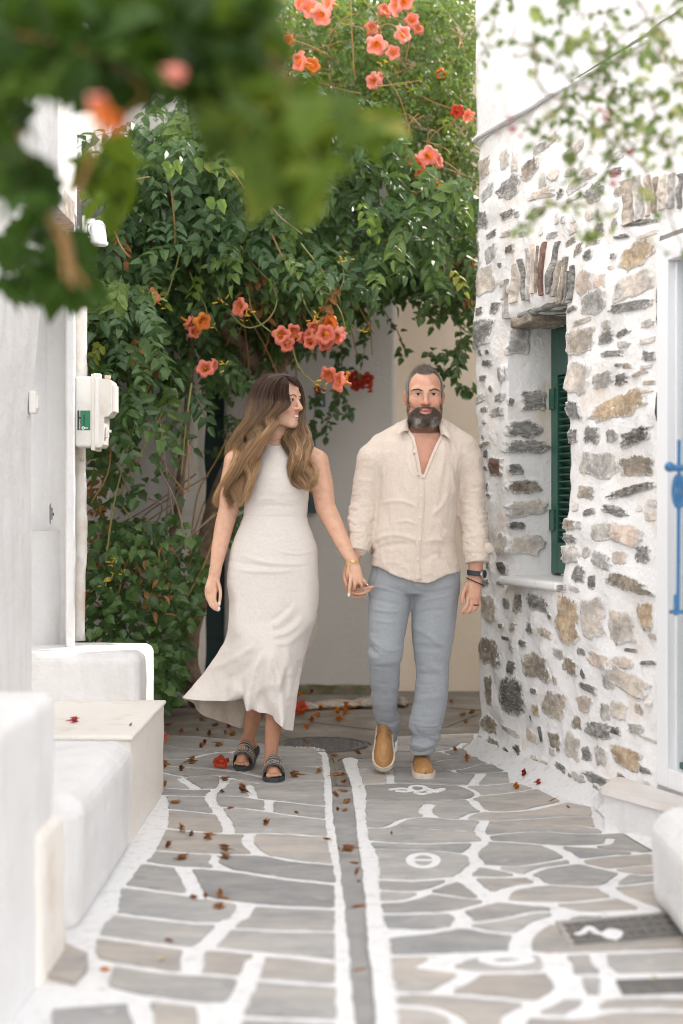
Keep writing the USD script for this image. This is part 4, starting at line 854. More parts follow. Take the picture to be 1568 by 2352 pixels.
# lantern
D = 6.55
ln = thing('wall_lantern', 'white wall lantern on a curled bracket above the meter box', 'lantern')
c0 = mp(226, 530); c0[1] = D
rr = lambda px: px * D / FPX
prof = np.array([(0.001, mp(0, 563)[2]), (rr(22), mp(0, 563)[2]), (rr(23), mp(0, 557)[2]), (rr(20), mp(0, 555)[2]), (rr(18), mp(0, 550)[2]), (rr(14), mp(0, 518)[2]), (rr(15), mp(0, 516)[2]), (rr(9), mp(0, 508)[2]), (0.001, mp(0, 505)[2])])
ls_ = trimesh.creation.revolve(prof, sections=8); ls_.apply_translation([c0[0], D, 0])
obj('lamp_shade', ls_, 'white_paint', ln, smooth=25)
for a in range(8):
    an = a / 8 * 2 * math.pi
    obj('rib', tube([np.array([c0[0] + rr(18.5) * math.cos(an), D + rr(18.5) * math.sin(an), mp(0, 552)[2]]), np.array([c0[0] + rr(14.5) * math.cos(an), D + rr(14.5) * math.sin(an), mp(0, 517)[2]])], 0.0025, 5), 'white_paint', ln)
obj('bracket', cat_([bx(mp(194, 0)[0], D - 0.01, mp(0, 514)[2], mp(218, 0)[0], D + 0.01, mp(0, 503)[2], 0.003), tube(smooth_line([mp(196, 538), mp(204, 544), mp(212, 545), mp(205, 530), mp(206, 518), mp(214, 515)], 20), 0.006, 6)]), 'white_paint', ln, smooth=30)
obj('back_plate', bx(mp(190, 0)[0], D - 0.015, mp(0, 560)[2], mp(196, 0)[0], D + 0.05, mp(0, 496)[2], 0.003), 'white_paint', ln)
# lock plate on the niche panel, bell box, small blue plate
def on_panel(u, v, off=0.0):
    d_ = np.array([(u - CU) / FPX, 1.0]); q_ = pa + pn * off; k_ = (q_ @ pn) / (d_ @ pn)
    return np.array([d_[0] * k_, k_, CAM_H - (v - CV) / FPX * k_])
lk_ = thing('lock_plate', 'grey metal lock plate with keyhole in the white niche', 'lock')
th = math.atan2((pb - pa)[1], (pb - pa)[0])
def plate(poly, dep, c_, m_, name):
    t_ = trimesh.creation.extrude_polygon(poly, dep, engine='earcut')
    t_.apply_transform(trimesh.transformations.rotation_matrix(math.pi / 2, [1, 0, 0])); t_.apply_transform(trimesh.transformations.rotation_matrix(th, [0, 0, 1])); t_.apply_translation(c_)
    obj(name, t_, m_, lk_)
cpt = on_panel(121.5, 1180, 0.004)
plate(LineString([(0, -0.038), (0, 0.038)]).buffer(0.0185, quad_segs=2), 0.006, cpt, 'lock_metal', 'plate')
plate(sbox(-0.014, -0.026, 0.010, 0.028), 0.012, cpt, 'lock_metal', 'cover')
plate(Point(-0.003, -0.002).buffer(0.009), 0.015, cpt, 'steel', 'cylinder'); plate(Point(-0.003, -0.002).buffer(0.004), 0.0156, cpt, 'dark_gap', 'keyhole')
for z_ in (0.044, -0.044): plate(Point(0, z_).buffer(0.004), 0.0075, cpt, 'steel', 'screw')
bb = thing('bell_box', 'small white bell box high on the left wall', 'bell box')
cpt = P(79, 925, 5.61)
obj('case', bx(cpt[0] - 0.012, 5.56, P(0, 950, 5.6)[2], cpt[0] + 0.016, 5.612, P(0, 899, 5.6)[2], 0.006), 'white_plastic', bb, smooth=40)
obj('button', bx(cpt[0] + 0.012, 5.57, P(0, 940, 5.6)[2], cpt[0] + 0.022, 5.60, P(0, 908, 5.6)[2], 0.004), 'cream_step', bb, smooth=40)
pl = thing('number_plate', 'narrow blue tile on the left wall behind the blurred leaves', 'tile')
c1 = P(90, 650, 5.63)
obj('plate', bx(c1[0] - 0.004, 5.5, P(0, 678, 5.6)[2], c1[0] + 0.016, 5.63, P(0, 618, 5.6)[2], 0.002), 'sticker_teal', pl)
obj('edge', bx(c1[0] - 0.006, 5.495, P(0, 680, 5.6)[2], c1[0] + 0.012, 5.635, P(0, 616, 5.6)[2], 0.002), 'white_plastic', pl)

# ------------------------------------------------------------------ the house across the end of the lane
bh = thing('rear_house', 'rendered house across the end of the lane, half hidden by vines', 'house')
YB = 9.45
xk = P(912, 0, YB)[0]
obj('wall', lumpy(sub_to(bx(-0.78, YB, -0.03, xk, YB + 0.4, 4.6, 0.04), 0.25), 0.012, 0.8, 4), 'shaded_render', bh, smooth=40, label='rendered wall left of the corner, vine shade put into its grey colour')
obj('wall', lumpy(sub_to(bx(xk - 0.02, YB + 0.14, -0.03, 7.0, YB + 0.5, 4.95, 0.02), 0.25), 0.012, 0.8, 6), 'bounce_lit_render', bh, smooth=40, label='rendered wall right of the corner, warm bounce light put into its cream colour')  # unseen right stretch and extra height added to keep the sun off the lane
obj('wall', lumpy(sub_to(bx(-3.0, YB - 0.05, -0.03, -1.02, YB + 0.35, 4.4, 0.03), 0.25), 0.012, 0.6, 7), 'shaded_render', bh, smooth=40)
dd = obj('door', bx(-1.03, YB + 0.14, 0.0, -0.76, YB + 0.18, 2.15), 'dark_door', bh)
for z_ in np.arange(0.1, 2.1, 0.25): obj('board', bx(-1.02, YB + 0.128, z_, -0.77, YB + 0.139, z_ + 0.235, 0.003), 'dark_door', dd)
obj('wall', bx(-1.05, YB + 0.0, 2.15, -0.75, YB + 0.3, 4.4), 'shaded_render', bh)
obj('plinth', lumpy(sub_to(bx(-0.80, YB - 0.02, -0.03, xk, YB + 0.03, 0.055, 0.01), 0.06), 0.014, 0.12, 8), 'mossy_dirt', bh, smooth=True)
pc = [P(400, 1000, 8.9)[0], P(458, 1000, 8.9)[0]]
pier = thing('white_pillar', 'wavy white plastered pillar behind the ivy, left of the dark door', 'pillar')
obj('shaft', lumpy(sub_to(bx(pc[0], 8.9, -0.03, pc[1], 9.3, 2.45, 0.04), 0.05), 0.020, 0.22, 11), 'cream_step', pier, smooth=True)
obj('shaft', lumpy(sub_to(bx(-1.6, 9.0, -0.03, pc[0] + 0.05, 9.3, 2.5, 0.03), 0.1), 0.015, 0.3, 12), 'shaded_render', pier, smooth=True)
# dark shutter half hidden behind the woman
hs = thing('rear_shutter', 'dark green window shutter on the end wall behind the woman', 'shutter')
obj('board', bx(P(610, 0, YB)[0], YB - 0.05, P(0, 1172, YB)[2], P(724, 0, YB)[0], YB - 0.01, P(0, 990, YB)[2], 0.006), 'dark_door', hs)
obj('ledge', bx(P(606, 0, YB)[0], YB - 0.09, P(0, 1178, YB)[2], P(727, 0, YB)[0], YB - 0.0, P(0, 1168, YB)[2], 0.004), 'dark_door', hs)
sg = thing('blue_sign', 'small blue sign with white edge on the end wall above the woman', 'sign')
obj('panel', bx(P(722, 0, 9.3)[0], 9.30, P(0, 934, 9.3)[2], P(747, 0, 9.3)[0], 9.32, P(0, 892, 9.3)[2]), 'sign_blue', sg)
obj('stripe', bx(P(736, 0, 9.3)[0], 9.296, P(0, 930, 9.3)[2], P(741, 0, 9.3)[0], 9.30, P(0, 895, 9.3)[2]), 'print_white', sg)
# rough stone edging at the foot of the back wall
rg = np.random.default_rng(3)
for k_, (u, v, w, h) in enumerate([(420, 1606, 44, 30), (690, 1622, 90, 16), (770, 1618, 110, 18), (850, 1612, 80, 22), (925, 1612, 26, 18), (376, 1622, 30, 18)]):
    q = G(u, v + h / 2); s_ = q[1] / FPX
    m = trimesh.creation.icosphere(2, 1.0); m = lumpy(m, 0.25, 0.6, 20 + k_)
    m.apply_scale([w * s_ / 2, 0.12, h * s_ / 2 * 1.1]); m.apply_translation(q + [0, 0.08, h * s_ * 0.3])
    lab = ['pale boulder at the foot of the vine trunk', 'long flat pale stone along the back wall, behind the skirt', 'wide pale stone ledge along the back wall, between the couple', 'pale stone ledge behind the left trouser leg', 'small round grey stone between the trouser legs', 'small stone under the ivy beside the white bench'][k_]
    t_ = thing('loose_stone', lab, 'stone'); obj('body', m, 'stone_tan' if k_ not in (4,) else 'stone_brown', t_, smooth=True)
# ------------------------------------------------------------------ plants
def leaf_blade(L=1.0, W=0.5, fold=0.25, droop=0.25, teeth=0.0, tip=1.0, seg=3):
    """A leaf along +x, its upper side +z, folded along the midrib and drooping to the tip."""
    xs = np.linspace(0, 1, seg + 2)
    V, F = [], []
    prof = np.sin(np.pi * np.clip(xs ** 0.75, 0, 1)) ** 0.9
    prof[-1] = 0; prof[0] = 0.02
    for k_, x in enumerate(xs):
        z = -droop * x * x
        w = prof[k_] * W / 2 * (1 + (teeth if k_ % 2 else -teeth))
        V += [[x * L, -w, (z + fold * w / L) * L], [x * L, 0, z * L], [x * L, w, (z + fold * w / L) * L]]
    for k_ in range(len(xs) - 1):
        a = 3 * k_
        F += [[a, a + 4, a + 1], [a, a + 3, a + 4], [a + 1, a + 5, a + 2], [a + 1, a + 4, a + 5]]
    F = [f for f in F]
    return np.array(V), np.array(F)
def rotm(axis, ang):
    return trimesh.transformations.rotation_matrix(ang, axis)[:3, :3]
def compound_leaf(rg, pairs=4, L=0.24, lw=0.60):
    """A feathered leaf of 2 x pairs + 1 leaflets along +x."""
    V, F, n = [], [], 0
    droop = rg.uniform(0.15, 0.5)
    def rach(t): return np.array([L * 0.8 * t, 0, -droop * L * t * t])
    for k_ in range(pairs + 1):
        t = 0.22 + 0.78 * k_ / pairs
        ll = L * (0.20 + 0.12 * math.sin(math.pi * min(1, t * 0.9))) * rg.uniform(0.9, 1.12)
        sides = (0,) if k_ == pairs else (-1, 1)
        for sd in sides:
            v, f = leaf_blade(ll * (1.2 if sd == 0 else 1), ll * lw * rg.uniform(0.9, 1.15), 0.5, rg.uniform(0.15, 0.45), 0.12, seg=3)
            a = 0.0 if sd == 0 else sd * math.radians(rg.uniform(48, 66))
            M = rotm([0, 0, 1], a) @ rotm([0, 1, 0], rg.uniform(-0.1, 0.45)) @ rotm([1, 0, 0], rg.uniform(-0.4, 0.4))
            V.append(v @ M.T + rach(t)); F.append(f + n); n += len(v)
    # the stalk
    st_ = tube([rach(t) for t in (0, 0.4, 0.75, 1.0)], 0.0016, 3, cap=False)
    V.append(st_.vertices); F.append(st_.faces + n)
    return np.vstack(V), np.vstack(F)
def simple_leaf(rg, L=0.07, W=0.6, lobed=False):
    v, f = leaf_blade(L, L * W, 0.45, rg.uniform(0.1, 0.5), 0.18 if lobed else 0.0, seg=4 if lobed else 3)
    return v, f
def frame(xdir, up):
    x = xdir / np.linalg.norm(xdir); y = np.cross(up, x); y /= max(np.linalg.norm(y), 1e-9); z = np.cross(x, y)
    return np.stack([x, y, z], 1)
def put(vf, M, p, s=1.0):
    return (vf[0] * s) @ M.T + p, vf[1]
def inside(poly, n, rg):
    P_ = Polygon(poly); x0, y0, x1, y1 = P_.bounds; out = []
    while len(out) < n:
        q = np.column_stack([rg.uniform(x0, x1, n), rg.uniform(y0, y1, n)])
        out += list(q[shapely.contains_xy(P_, q[:, 0], q[:, 1])])
    return np.array(out[:n])
def emit_leaves(plant, items, look, keep=300):
    """items: list of (vertices, faces, nearness); the keep largest as parts of their own, the rest as one mass."""
    items = sorted(items, key=lambda q: q[2])
    for v, f, _ in items[:keep]: obj('leaf', (v, f), look, plant, smooth=False)
    if len(items) > keep:
        obj('foliage', cat_([(v, f) for v, f, _ in items[keep:]]), look, plant, kind='stuff')

# --- the trumpet vine over the end of the lane
rg = np.random.default_rng(21)
vine = thing('trumpet_vine', 'great trumpet vine with coral blossoms hanging over the end of the lane', 'climbing vine')
big = [compound_leaf(rg, rg.integers(3, 6), 0.235) for _ in range(14)]
items = []
def scatter(poly, n, d0, d1, rg, protos, s0, s1, face=1.0, pend=0.6, bulge=None):
    out = []
    for u, v in inside(poly, n, rg):
        d = d0 + (d1 - d0) * rg.random() ** 1.3
        if bulge is not None: d += bulge(u, v)
        p = P(u, v, d)
        x = np.array([rg.normal(0, 0.7), -face * abs(rg.normal(0.4, 0.4)), -pend + rg.normal(0, 0.35)])
        up = np.array([rg.normal(0, 0.35), -0.75 + rg.normal(0, 0.35), 0.9])
        vf = protos[rg.integers(len(protos))]
        w = put(vf, frame(x, up), p, rg.uniform(s0, s1))
        out.append((w[0], w[1], d))
    return out
MAIN = [(196, 620), (225, 420), (262, 300), (330, 230), (460, 150), (600, 120), (820, 180), (960, 330), (1085, 420), (1080, 590), (1020, 640), (930, 640), (900, 600), (850, 650), (790, 690), (730, 640), (680, 690), (610, 650), (540, 690), (500, 720), (440, 690), (380, 690), (300, 800), (205, 800)]
items += scatter(MAIN, 900, 7.7, 9.2, rg, big, 0.8, 1.2)
items += scatter([(255, 300), (520, 300), (620, 460), (760, 560), (760, 640), (560, 600), (420, 560), (300, 640), (250, 560)], 210, 7.35, 7.9, rg, big, 0.85, 1.15, 1.0, 0.7)
items += scatter([(190, 620), (330, 620), (350, 800), (330, 960), (250, 1000), (190, 960)], 150, 7.0, 8.4, rg, big, 0.8, 1.2)
items += scatter([(330, 640), (520, 700), (530, 850), (470, 900), (420, 980), (350, 960)], 60, 7.8, 8.6, rg, big, 0.8, 1.1)
items += scatter([(480, 620), (830, 620), (820, 690), (760, 760), (600, 800), (560, 880), (520, 880)], 170, 8.6, 9.3, rg, big, 0.8, 1.1)
items += scatter([(760, 560), (1085, 560), (1090, 660), (1010, 690), (930, 640), (850, 660)], 80, 8.6, 9.2, rg, big, 0.8, 1.1)
items += scatter([(480, 860), (560, 850), (540, 1180), (500, 1180), (470, 1000)], 26, 8.7, 9.2, rg, big, 0.7, 1.0)
for u, v in [(395, 905), (425, 950), (360, 985), (440, 925), (330, 940), (290, 1010)]:
    w = put(big[rg.integers(14)], frame(np.array([rg.normal(0.3, 0.5), -0.5, -0.8]), np.array([0, -0.9, 0.6])), P(u, v - 30, 7.5), 1.1); items.append((w[0], w[1], 7.3))
holes = [(Polygon([(505, 735), (560, 745), (640, 870), (610, 890), (540, 830)]), 8.75, 0.95), (Polygon([(300, 940), (460, 930), (462, 1200), (330, 1190), (290, 1060)]), 9.9, 0.8), (Polygon([(455, 900), (545, 900), (520, 1180), (455, 1180)]), 9.9, 0.7)]
def thin(items):
    out = []
    for v_, f_, d_ in items:
        c_ = v_.mean(0); u, w = CU + c_[0] / c_[1] * FPX, CV - (c_[2] - CAM_H) / c_[1] * FPX
        if not any(h_.contains(Point(u, w)) and d_ < dm and rg.random() < pr_ for h_, dm, pr_ in holes): out.append((v_, f_, d_))
    return out
items = thin(items)
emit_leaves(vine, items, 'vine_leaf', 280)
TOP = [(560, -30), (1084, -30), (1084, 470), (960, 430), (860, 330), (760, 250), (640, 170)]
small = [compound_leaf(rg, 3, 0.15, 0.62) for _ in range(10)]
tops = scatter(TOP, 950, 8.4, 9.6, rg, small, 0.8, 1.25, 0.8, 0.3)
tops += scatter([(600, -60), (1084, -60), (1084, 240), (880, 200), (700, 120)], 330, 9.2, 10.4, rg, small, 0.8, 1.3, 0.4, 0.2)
obj('foliage', cat_([(v, f) for v, f, _ in tops]), 'sunlit_top_leaf', vine, kind='stuff')
yl = []
for u, v in [(375, 385), (395, 395), (455, 375), (470, 390), (490, 385), (505, 470), (520, 400), (405, 380), (540, 395), (480, 465)]:
    v_, f_ = leaf_blade(0.085, 0.05, 0.4, 0.3, 0.12, seg=4)
    w = put((v_, f_), frame(np.array([rg.normal(0.2, 0.4), -0.4, -0.9]), np.array([0, -1, 0.4])), P(u, v - 14, 7.28)); obj('leaf', w, 'young_leaf', vine, label='yellowing leaflet')
odd = scatter(MAIN, 26, 7.4, 7.9, rg, big, 0.7, 1.0) + scatter([(190, 620), (330, 620), (350, 800), (330, 960), (190, 960)], 8, 6.95, 7.4, rg, big, 0.7, 1.0)
for k_, (v_, f_, _) in enumerate(odd): obj('leaf', (v_, f_), 'dry_leaf' if k_ % 4 == 0 else 'young_leaf', vine, label='withered brown leaf' if k_ % 4 == 0 else 'pale young leaf')
# wood
trunk_pts = [P(462, 1612, 8.55), P(428, 1530, 8.5), P(436, 1450, 8.5), P(462, 1330, 8.6), P(490, 1180, 8.8), P(560, 1000, 8.95), P(618, 890, 8.9), P(560, 805, 8.7), P(500, 730, 8.5), P(420, 640, 8.3), P(330, 560, 8.1)]
tr = smooth_line(trunk_pts, 60)
obj('trunk', lumpy(tube(tr, np.linspace(0.075, 0.04, 60), 12), 0.014, 0.09, 3), 'vine_bark', vine, smooth=True)
for pts_, r_ in [([P(405, 1500, 8.4), P(430, 1545, 8.35), P(470, 1575, 8.3), P(520, 1600, 8.3)], 0.05), ([P(405, 1210, 8.3), P(418, 1060, 8.2), P(432, 930, 8.2), P(438, 800, 8.2), P(452, 660, 8.2)], 0.026),
                 ([P(620, 880, 8.9), P(690, 760, 8.95), P(720, 680, 8.9), P(800, 600, 8.8), P(900, 500, 8.8)], 0.035), ([P(440, 1450, 8.5), P(405, 1330, 8.3), P(396, 1210, 8.3)], 0.03), ([P(520, 1130, 8.3), P(470, 1230, 8.2), P(430, 1300, 8.1)], 0.008),
                 ([P(590, 830, 8.8), P(620, 740, 8.8), P(640, 640, 8.7), P(640, 540, 8.6)], 0.022), ([P(500, 700, 8.5), P(560, 640, 8.6), P(680, 600, 8.8), P(820, 560, 9)], 0.02)]:
    q = smooth_line(pts_, 24)
    obj('branch', lumpy(tube(q, np.linspace(r_, r_ * 0.7, 24), 8), 0.006, 0.06, 5), 'vine_bark', vine, smooth=True)
stems = [  # flowering shoots: (points, radius, look)
 ([(397,445),(402,525),(410,580),(397,635),(382,680),(352,700)], 7.5, 's'), ([(435,625),(455,670),(475,715),(462,742)], 7.6, 's'), ([(525,525),(575,600),(625,655),(635,700),(610,740),(566,752),(530,720)], 7.5, 's'), ([(620,510),(650,575),(700,645),(750,675),(775,670),(789,640),(785,600)], 7.6, 's'),
 ([(690,560),(742,627),(761,679),(785,723),(791,765),(778,792),(750,804)], 7.5, 's'), ([(671,796),(685,840),(712,871),(742,886)], 7.5, 's'), ([(575,600),(573,660),(575,703),(599,744),(640,775)], 7.55, 's'), ([(460,590),(462,660),(470,720),(500,760)], 7.7, 's'),
 ([(690,640),(700,700),(745,770)], 7.7, 's'), ([(770,660),(790,720),(818,758),(838,756)], 7.8, 's'), ([(600,470),(625,540),(660,610),(690,640)], 7.4, 'o'), ([(395,440),(399,500),(402,560)], 7.4, 'o'), ([(270,415),(310,410),(345,408)], 7.25, 'o'), ([(258,520),(275,560),(296,590)], 7.3, 'o'),
 ([(610,460),(650,505),(693,537)], 7.3, 'p'), ([(530,390),(545,410),(562,432)], 7.2, 'o'), ([(930,455),(1000,430),(1085,420)], 8.3, 'o'), ([(800,350),(880,390),(930,430),(960,440),(985,430)], 8.3, 's'), ([(930,200),(990,230),(1060,260)], 8.4, 'o'), ([(660,85),(700,100),(745,125)], 8.2, 'o'),
 ([(784,350),(850,360),(895,355)], 8.3, 'p'), ([(1000,470),(1018,500),(1022,540)], 8.4, 's'), ([(440,880),(425,1000),(415,1090)], 7.4, 's'), ([(300,1190),(280,1130),(350,990),(380,930)], 7.35, 'g'), ([(244,1290),(262,1150),(300,1000),(345,880)], 7.2, 'g'), ([(470,1150),(440,1230),(455,1130),(495,1060),(530,990)], 8.2, 'o')]
for k_, (l, d, lk) in enumerate(stems):
    q = smooth_line([P(u, v, d) for u, v in l], 26)
    q[:, 1] += 0.02 * np.sin(np.linspace(0, 5, 26) + k_)
    obj('stem', tube(q, np.linspace(0.0055, 0.0035, 26), 5), {'s': 'vine_stem', 'o': 'orange_stem', 'p': 'twig', 'g': 'vine_stem'}[lk], vine, smooth=True)
wild = []
for _ in range(70):
    u, v = inside([(560, -20), (1080, -20), (1080, 420), (800, 320), (600, 200)], 1, rg)[0]
    d = rg.uniform(8.0, 8.6); a = rg.uniform(0, 6.28); pp0 = P(u, v, d); dr_ = np.array([math.cos(a), 0.2, math.sin(a)]) * rg.uniform(0.12, 0.4)
    q = smooth_line([pp0, pp0 + dr_ * 0.5 + rg.normal(0, 0.03, 3), pp0 + dr_ + [0, 0, -0.04]], 10); wild.append(tube(q, 0.003, 4, cap=False))
for _ in range(60):
    u, v = inside([(430, 560), (860, 560), (820, 700), (560, 780)], 1, rg)[0]
    d = rg.uniform(8.2, 9.1); pp0 = P(u, v, d); dr_ = np.array([rg.normal(0, 0.15), 0, -rg.uniform(0.2, 0.5)])
    wild.append(tube(smooth_line([pp0, pp0 + dr_ * 0.5 + rg.normal(0, 0.03, 3), pp0 + dr_], 10), 0.004, 4, cap=False))
obj('tendrils', cat_(wild), 'orange_stem', vine, kind='stuff')

# blossoms
def blossom(rg, R=0.042, length=0.07, crumple=0.0):
    """A trumpet along -x ... its mouth towards +z; returns mesh and own colours (throat deep, lobes coral)."""
    n = 30; a = np.arange(n) / n * 2 * np.pi
    lobe = 0.5 + 0.5 * np.cos(5 * a)
    rings = [(-length, 0.10, 0), (-length * 0.55, 0.20, 0), (-length * 0.18, 0.30, 0.02), (-0.004, 0.46, 0.10), (0.004, 0.74, 0.20), (0.001, 1.0, 0.20), (-0.006, 1.08, 0.24)]
    V, Cc = [], []
    ph = rg.uniform(0, 6.28)
    for q, (z, r, lb) in enumerate(rings):
        rr_ = R * r * (1 - lb * (1 - lobe) ** 2.2) * (1 + crumple * rg.normal(0, 0.25, n))
        zz = z + (0.004 * np.sin(3 * a + ph) + 0.006 * lobe * (q == 5) - 0.010 * lobe * (q == 6)) * (q > 3) + crumple * rg.normal(0, 0.014, n)
        V.append(np.column_stack([rr_ * np.cos(a + ph), rr_ * np.sin(a + ph), zz]))
        f = [0, 0, 0.05, 0.40, 0.88, 1, 1.05][q]
        Cc.append(np.tile(np.array([f, float(q < 3), q / 6])[None], (n, 1)))
    F = []
    for q in range(len(rings) - 1):
        for j in range(n):
            p0, p1 = q * n + j, q * n + (j + 1) % n; F += [[p0, p1, p1 + n], [p0, p1 + n, p0 + n]]
    return np.vstack(V), np.array(F), np.vstack(Cc)
def colour(code, lobes, throat, tube_c):
    f = np.clip(code[:, :1], 0, 1.1)
    c = throat * (1 - f) + lobes * f
    return np.clip(np.where(code[:, 1:2] > 0.5, tube_c, c), 0, 1)
CORAL, DEEP, ORANGE, RED = np.array([0.84, 0.27, 0.19]), np.array([0.42, 0.03, 0.02]), np.array([0.80, 0.27, 0.05]), np.array([0.55, 0.06, 0.03])
TUBE = np.array([0.75, 0.25, 0.04])
def flower(u, v, size, d, kind, parent, name='flower', yaw=None, pitch=None):
    R = size / 2 * d / FPX * 1.12
    V, F, C = blossom(rg, R, R * 1.55)
    yaw = rg.normal(0, 0.5) if yaw is None else yaw
    pitch = rg.normal(0.15, 0.3) if pitch is None else pitch
    z = np.array([math.sin(yaw) * math.cos(pitch), -math.cos(yaw) * math.cos(pitch), -math.sin(pitch)])
    M = np.stack([np.cross([0, 0, 1.0], z) / np.linalg.norm(np.cross([0, 0, 1.0], z)), np.zeros(3), z], 1); M[:, 1] = np.cross(z, M[:, 0])
    col = {'c': (CORAL * rg.uniform(0.92, 1.08), DEEP, TUBE), 'o': (ORANGE, DEEP * 1.5, TUBE * 1.1), 'r': (RED, DEEP * 0.7, RED), 'p': (np.array([0.88, 0.36, 0.29]), DEEP * 1.6, TUBE)}[kind]
    fo = obj(name, (V @ M.T + P(u, v, d), F), 'petal', parent, smooth=True, color=colour(C, *col))
    if abs(yaw) < 0.75 and size > 26:
        st_ = tube(np.array([[0, 0, -R * 0.9], [R * 0.06, 0, -R * 0.05]]), R * 0.05, 5)
        obj('stamen', (st_.vertices @ M.T + P(u, v, d), st_.faces), 'bud_yellow', fo)
FL = [(735,36,46,8.1,'p'),(712,18,40,8.2,'p'),(690,8,30,8.2,'c'),(752,6,34,8.2,'p'),(905,12,44,8.2,'p'),(930,2,40,8.2,'p'),(885,22,30,8.3,'c'),(926,78,38,8.1,'p'),(855,64,32,8.3,'c'),(864,105,44,8.0,'p'),(903,120,30,8.1,'p'),(946,45,30,8.3,'p'),(960,65,26,8.3,'c'),(660,92,26,8.2,'o'),(685,141,42,8.0,'c'),(718,150,34,8.1,'o'),
 (855,186,36,8.2,'p'),(872,182,26,8.2,'p'),(790,262,34,8.0,'c'),(828,270,38,8.0,'c'),(706,326,30,8.0,'c'),(1050,256,28,8.3,'r'),(1074,266,26,8.3,'c'),(1012,170,22,8.4,'o'),(985,358,40,8.0,'p'),(956,376,32,8.0,'c'),(1008,370,30,8.05,'p'),(966,396,30,8.0,'c'),(1003,427,28,8.0,'c'),(944,366,26,8.05,'c'),
 (345,680,40,7.4,'c'),(308,690,30,7.45,'c'),(548,705,40,7.4,'c'),(436,742,30,7.5,'c'),(466,740,40,7.45,'o'),(447,762,28,7.5,'c'),(648,770,40,7.4,'c'),(674,762,32,7.45,'c'),(660,790,34,7.4,'c'),(692,775,24,7.45,'c'),(707,768,32,7.45,'c'),(722,752,30,7.45,'c'),(748,768,42,7.35,'c'),(748,790,34,7.4,'c'),(772,774,36,7.4,'p'),(758,742,32,7.45,'o'),
 (780,764,28,7.45,'p'),(712,786,30,7.4,'c'),(758,720,18,7.45,'c'),(470,845,38,7.4,'c'),(493,838,26,7.45,'c'),(755,862,38,7.4,'c'),(776,876,42,7.35,'c'),(797,868,26,7.4,'o'),(812,868,30,9.1,'r'),(843,870,28,9.1,'r'),(818,886,24,9.1,'r'),(852,890,22,9.1,'r'),(828,882,20,9.1,'r'),(508,600,30,8.7,'r'),(486,612,22,8.7,'r'),(728,899,20,9.1,'r'),(1076,590,28,8.6,'r'),(1080,612,22,8.6,'c')]
side = {(308,690): -1.2, (436,742): 1.4, (692,775): 1.3, (758,720): 0.9, (493,838): 1.2, (797,868): 1.5, (707,768): -0.9, (1008,370): 1.0, (956,376): -0.8, (872,182): 1.1, (852,890): 1.4}
for u, v, s_, d, kd in FL: flower(u, v, s_, d, kd, vine, yaw=side.get((u, v)))
def bud(u, v, d, L, ang, parent):
    p = P(u, v, d); dv = np.array([math.cos(ang), -0.3, math.sin(ang)]) * L
    m = tube(np.array([p, p + dv * 0.35, p + dv * 0.75, p + dv]), [L * 0.08, L * 0.13, L * 0.15, L * 0.05], 6)
    obj('bud', m, 'bud_yellow', parent, smooth=True)
for u, v, d, n in [(362,690,7.45,7),(330,695,7.45,4),(518,692,7.45,6),(572,728,7.45,7),(735,722,7.45,9),(720,745,7.4,5),(500,842,7.45,6),(785,602,7.5,9),(838,758,7.8,8),(745,886,7.4,5),(735,880,7.4,4),(636,778,7.4,3),(480,757,7.5,3),(965,385,8.0,6),(985,395,8.0,5),(700,158,8.1,4),(885,145,8.1,6),(805,275,8.0,4),(255,1290,7.1,7),(245,1335,7.1,8),(270,1320,7.1,5)]:
    for _ in range(n): bud(u + rg.normal(0, 9), v + rg.normal(0, 8), d + rg.normal(0, .02), rg.uniform(0.014, 0.030), rg.uniform(-0.6, 3.6), vine)

# --- glossy creeper hanging on the right side of the end wall
creep = thing('hanging_creeper', 'dark glossy creeper trailing in strands down the end wall beside the stone corner', 'creeper')
cr, crl = [], []
strands = [([(1085,538),(1030,560),(975,592),(905,628),(845,660),(788,684)], 7.9, 26, 'y'), ([(1085,505),(1010,535),(940,548),(880,552)], 8.0, 22, 'y'), ([(1085,640),(1035,680),(990,705),(955,732)], 8.2, 18, 'y'), ([(1040,600),(1052,700),(1058,800),(1046,862),(1062,890),(1090,902)], 8.5, 30, 'd'), ([(1085,770),(1050,800),(1010,820),(985,812)], 8.5, 22, 'd'),
 ([(1070,810),(1030,850),(1000,850),(1015,880)], 8.5, 16, 'd'), ([(860,680),(895,735),(912,760),(928,800),(930,820)], 9.0, 10, 'd'), ([(830,690),(833,740),(838,790),(828,850)], 9.0, 14, 'd'), ([(780,780),(785,850),(780,900),(755,950),(748,1000)], 8.9, 24, 'd'), ([(770,820),(795,920),(800,955)], 8.9, 12, 'd'), ([(725,900),(720,960),(700,1000)], 8.9, 12, 'd'),
 ([(900,600),(870,670),(880,700)], 8.9, 10, 'd'), ([(1080,560),(1060,640),(1085,720)], 8.4, 22, 'd'), ([(1000,580),(1030,640),(1020,720)], 8.7, 14, 'd'), ([(965,640),(985,690),(975,730)], 8.8, 9, 'd')]
ly = []
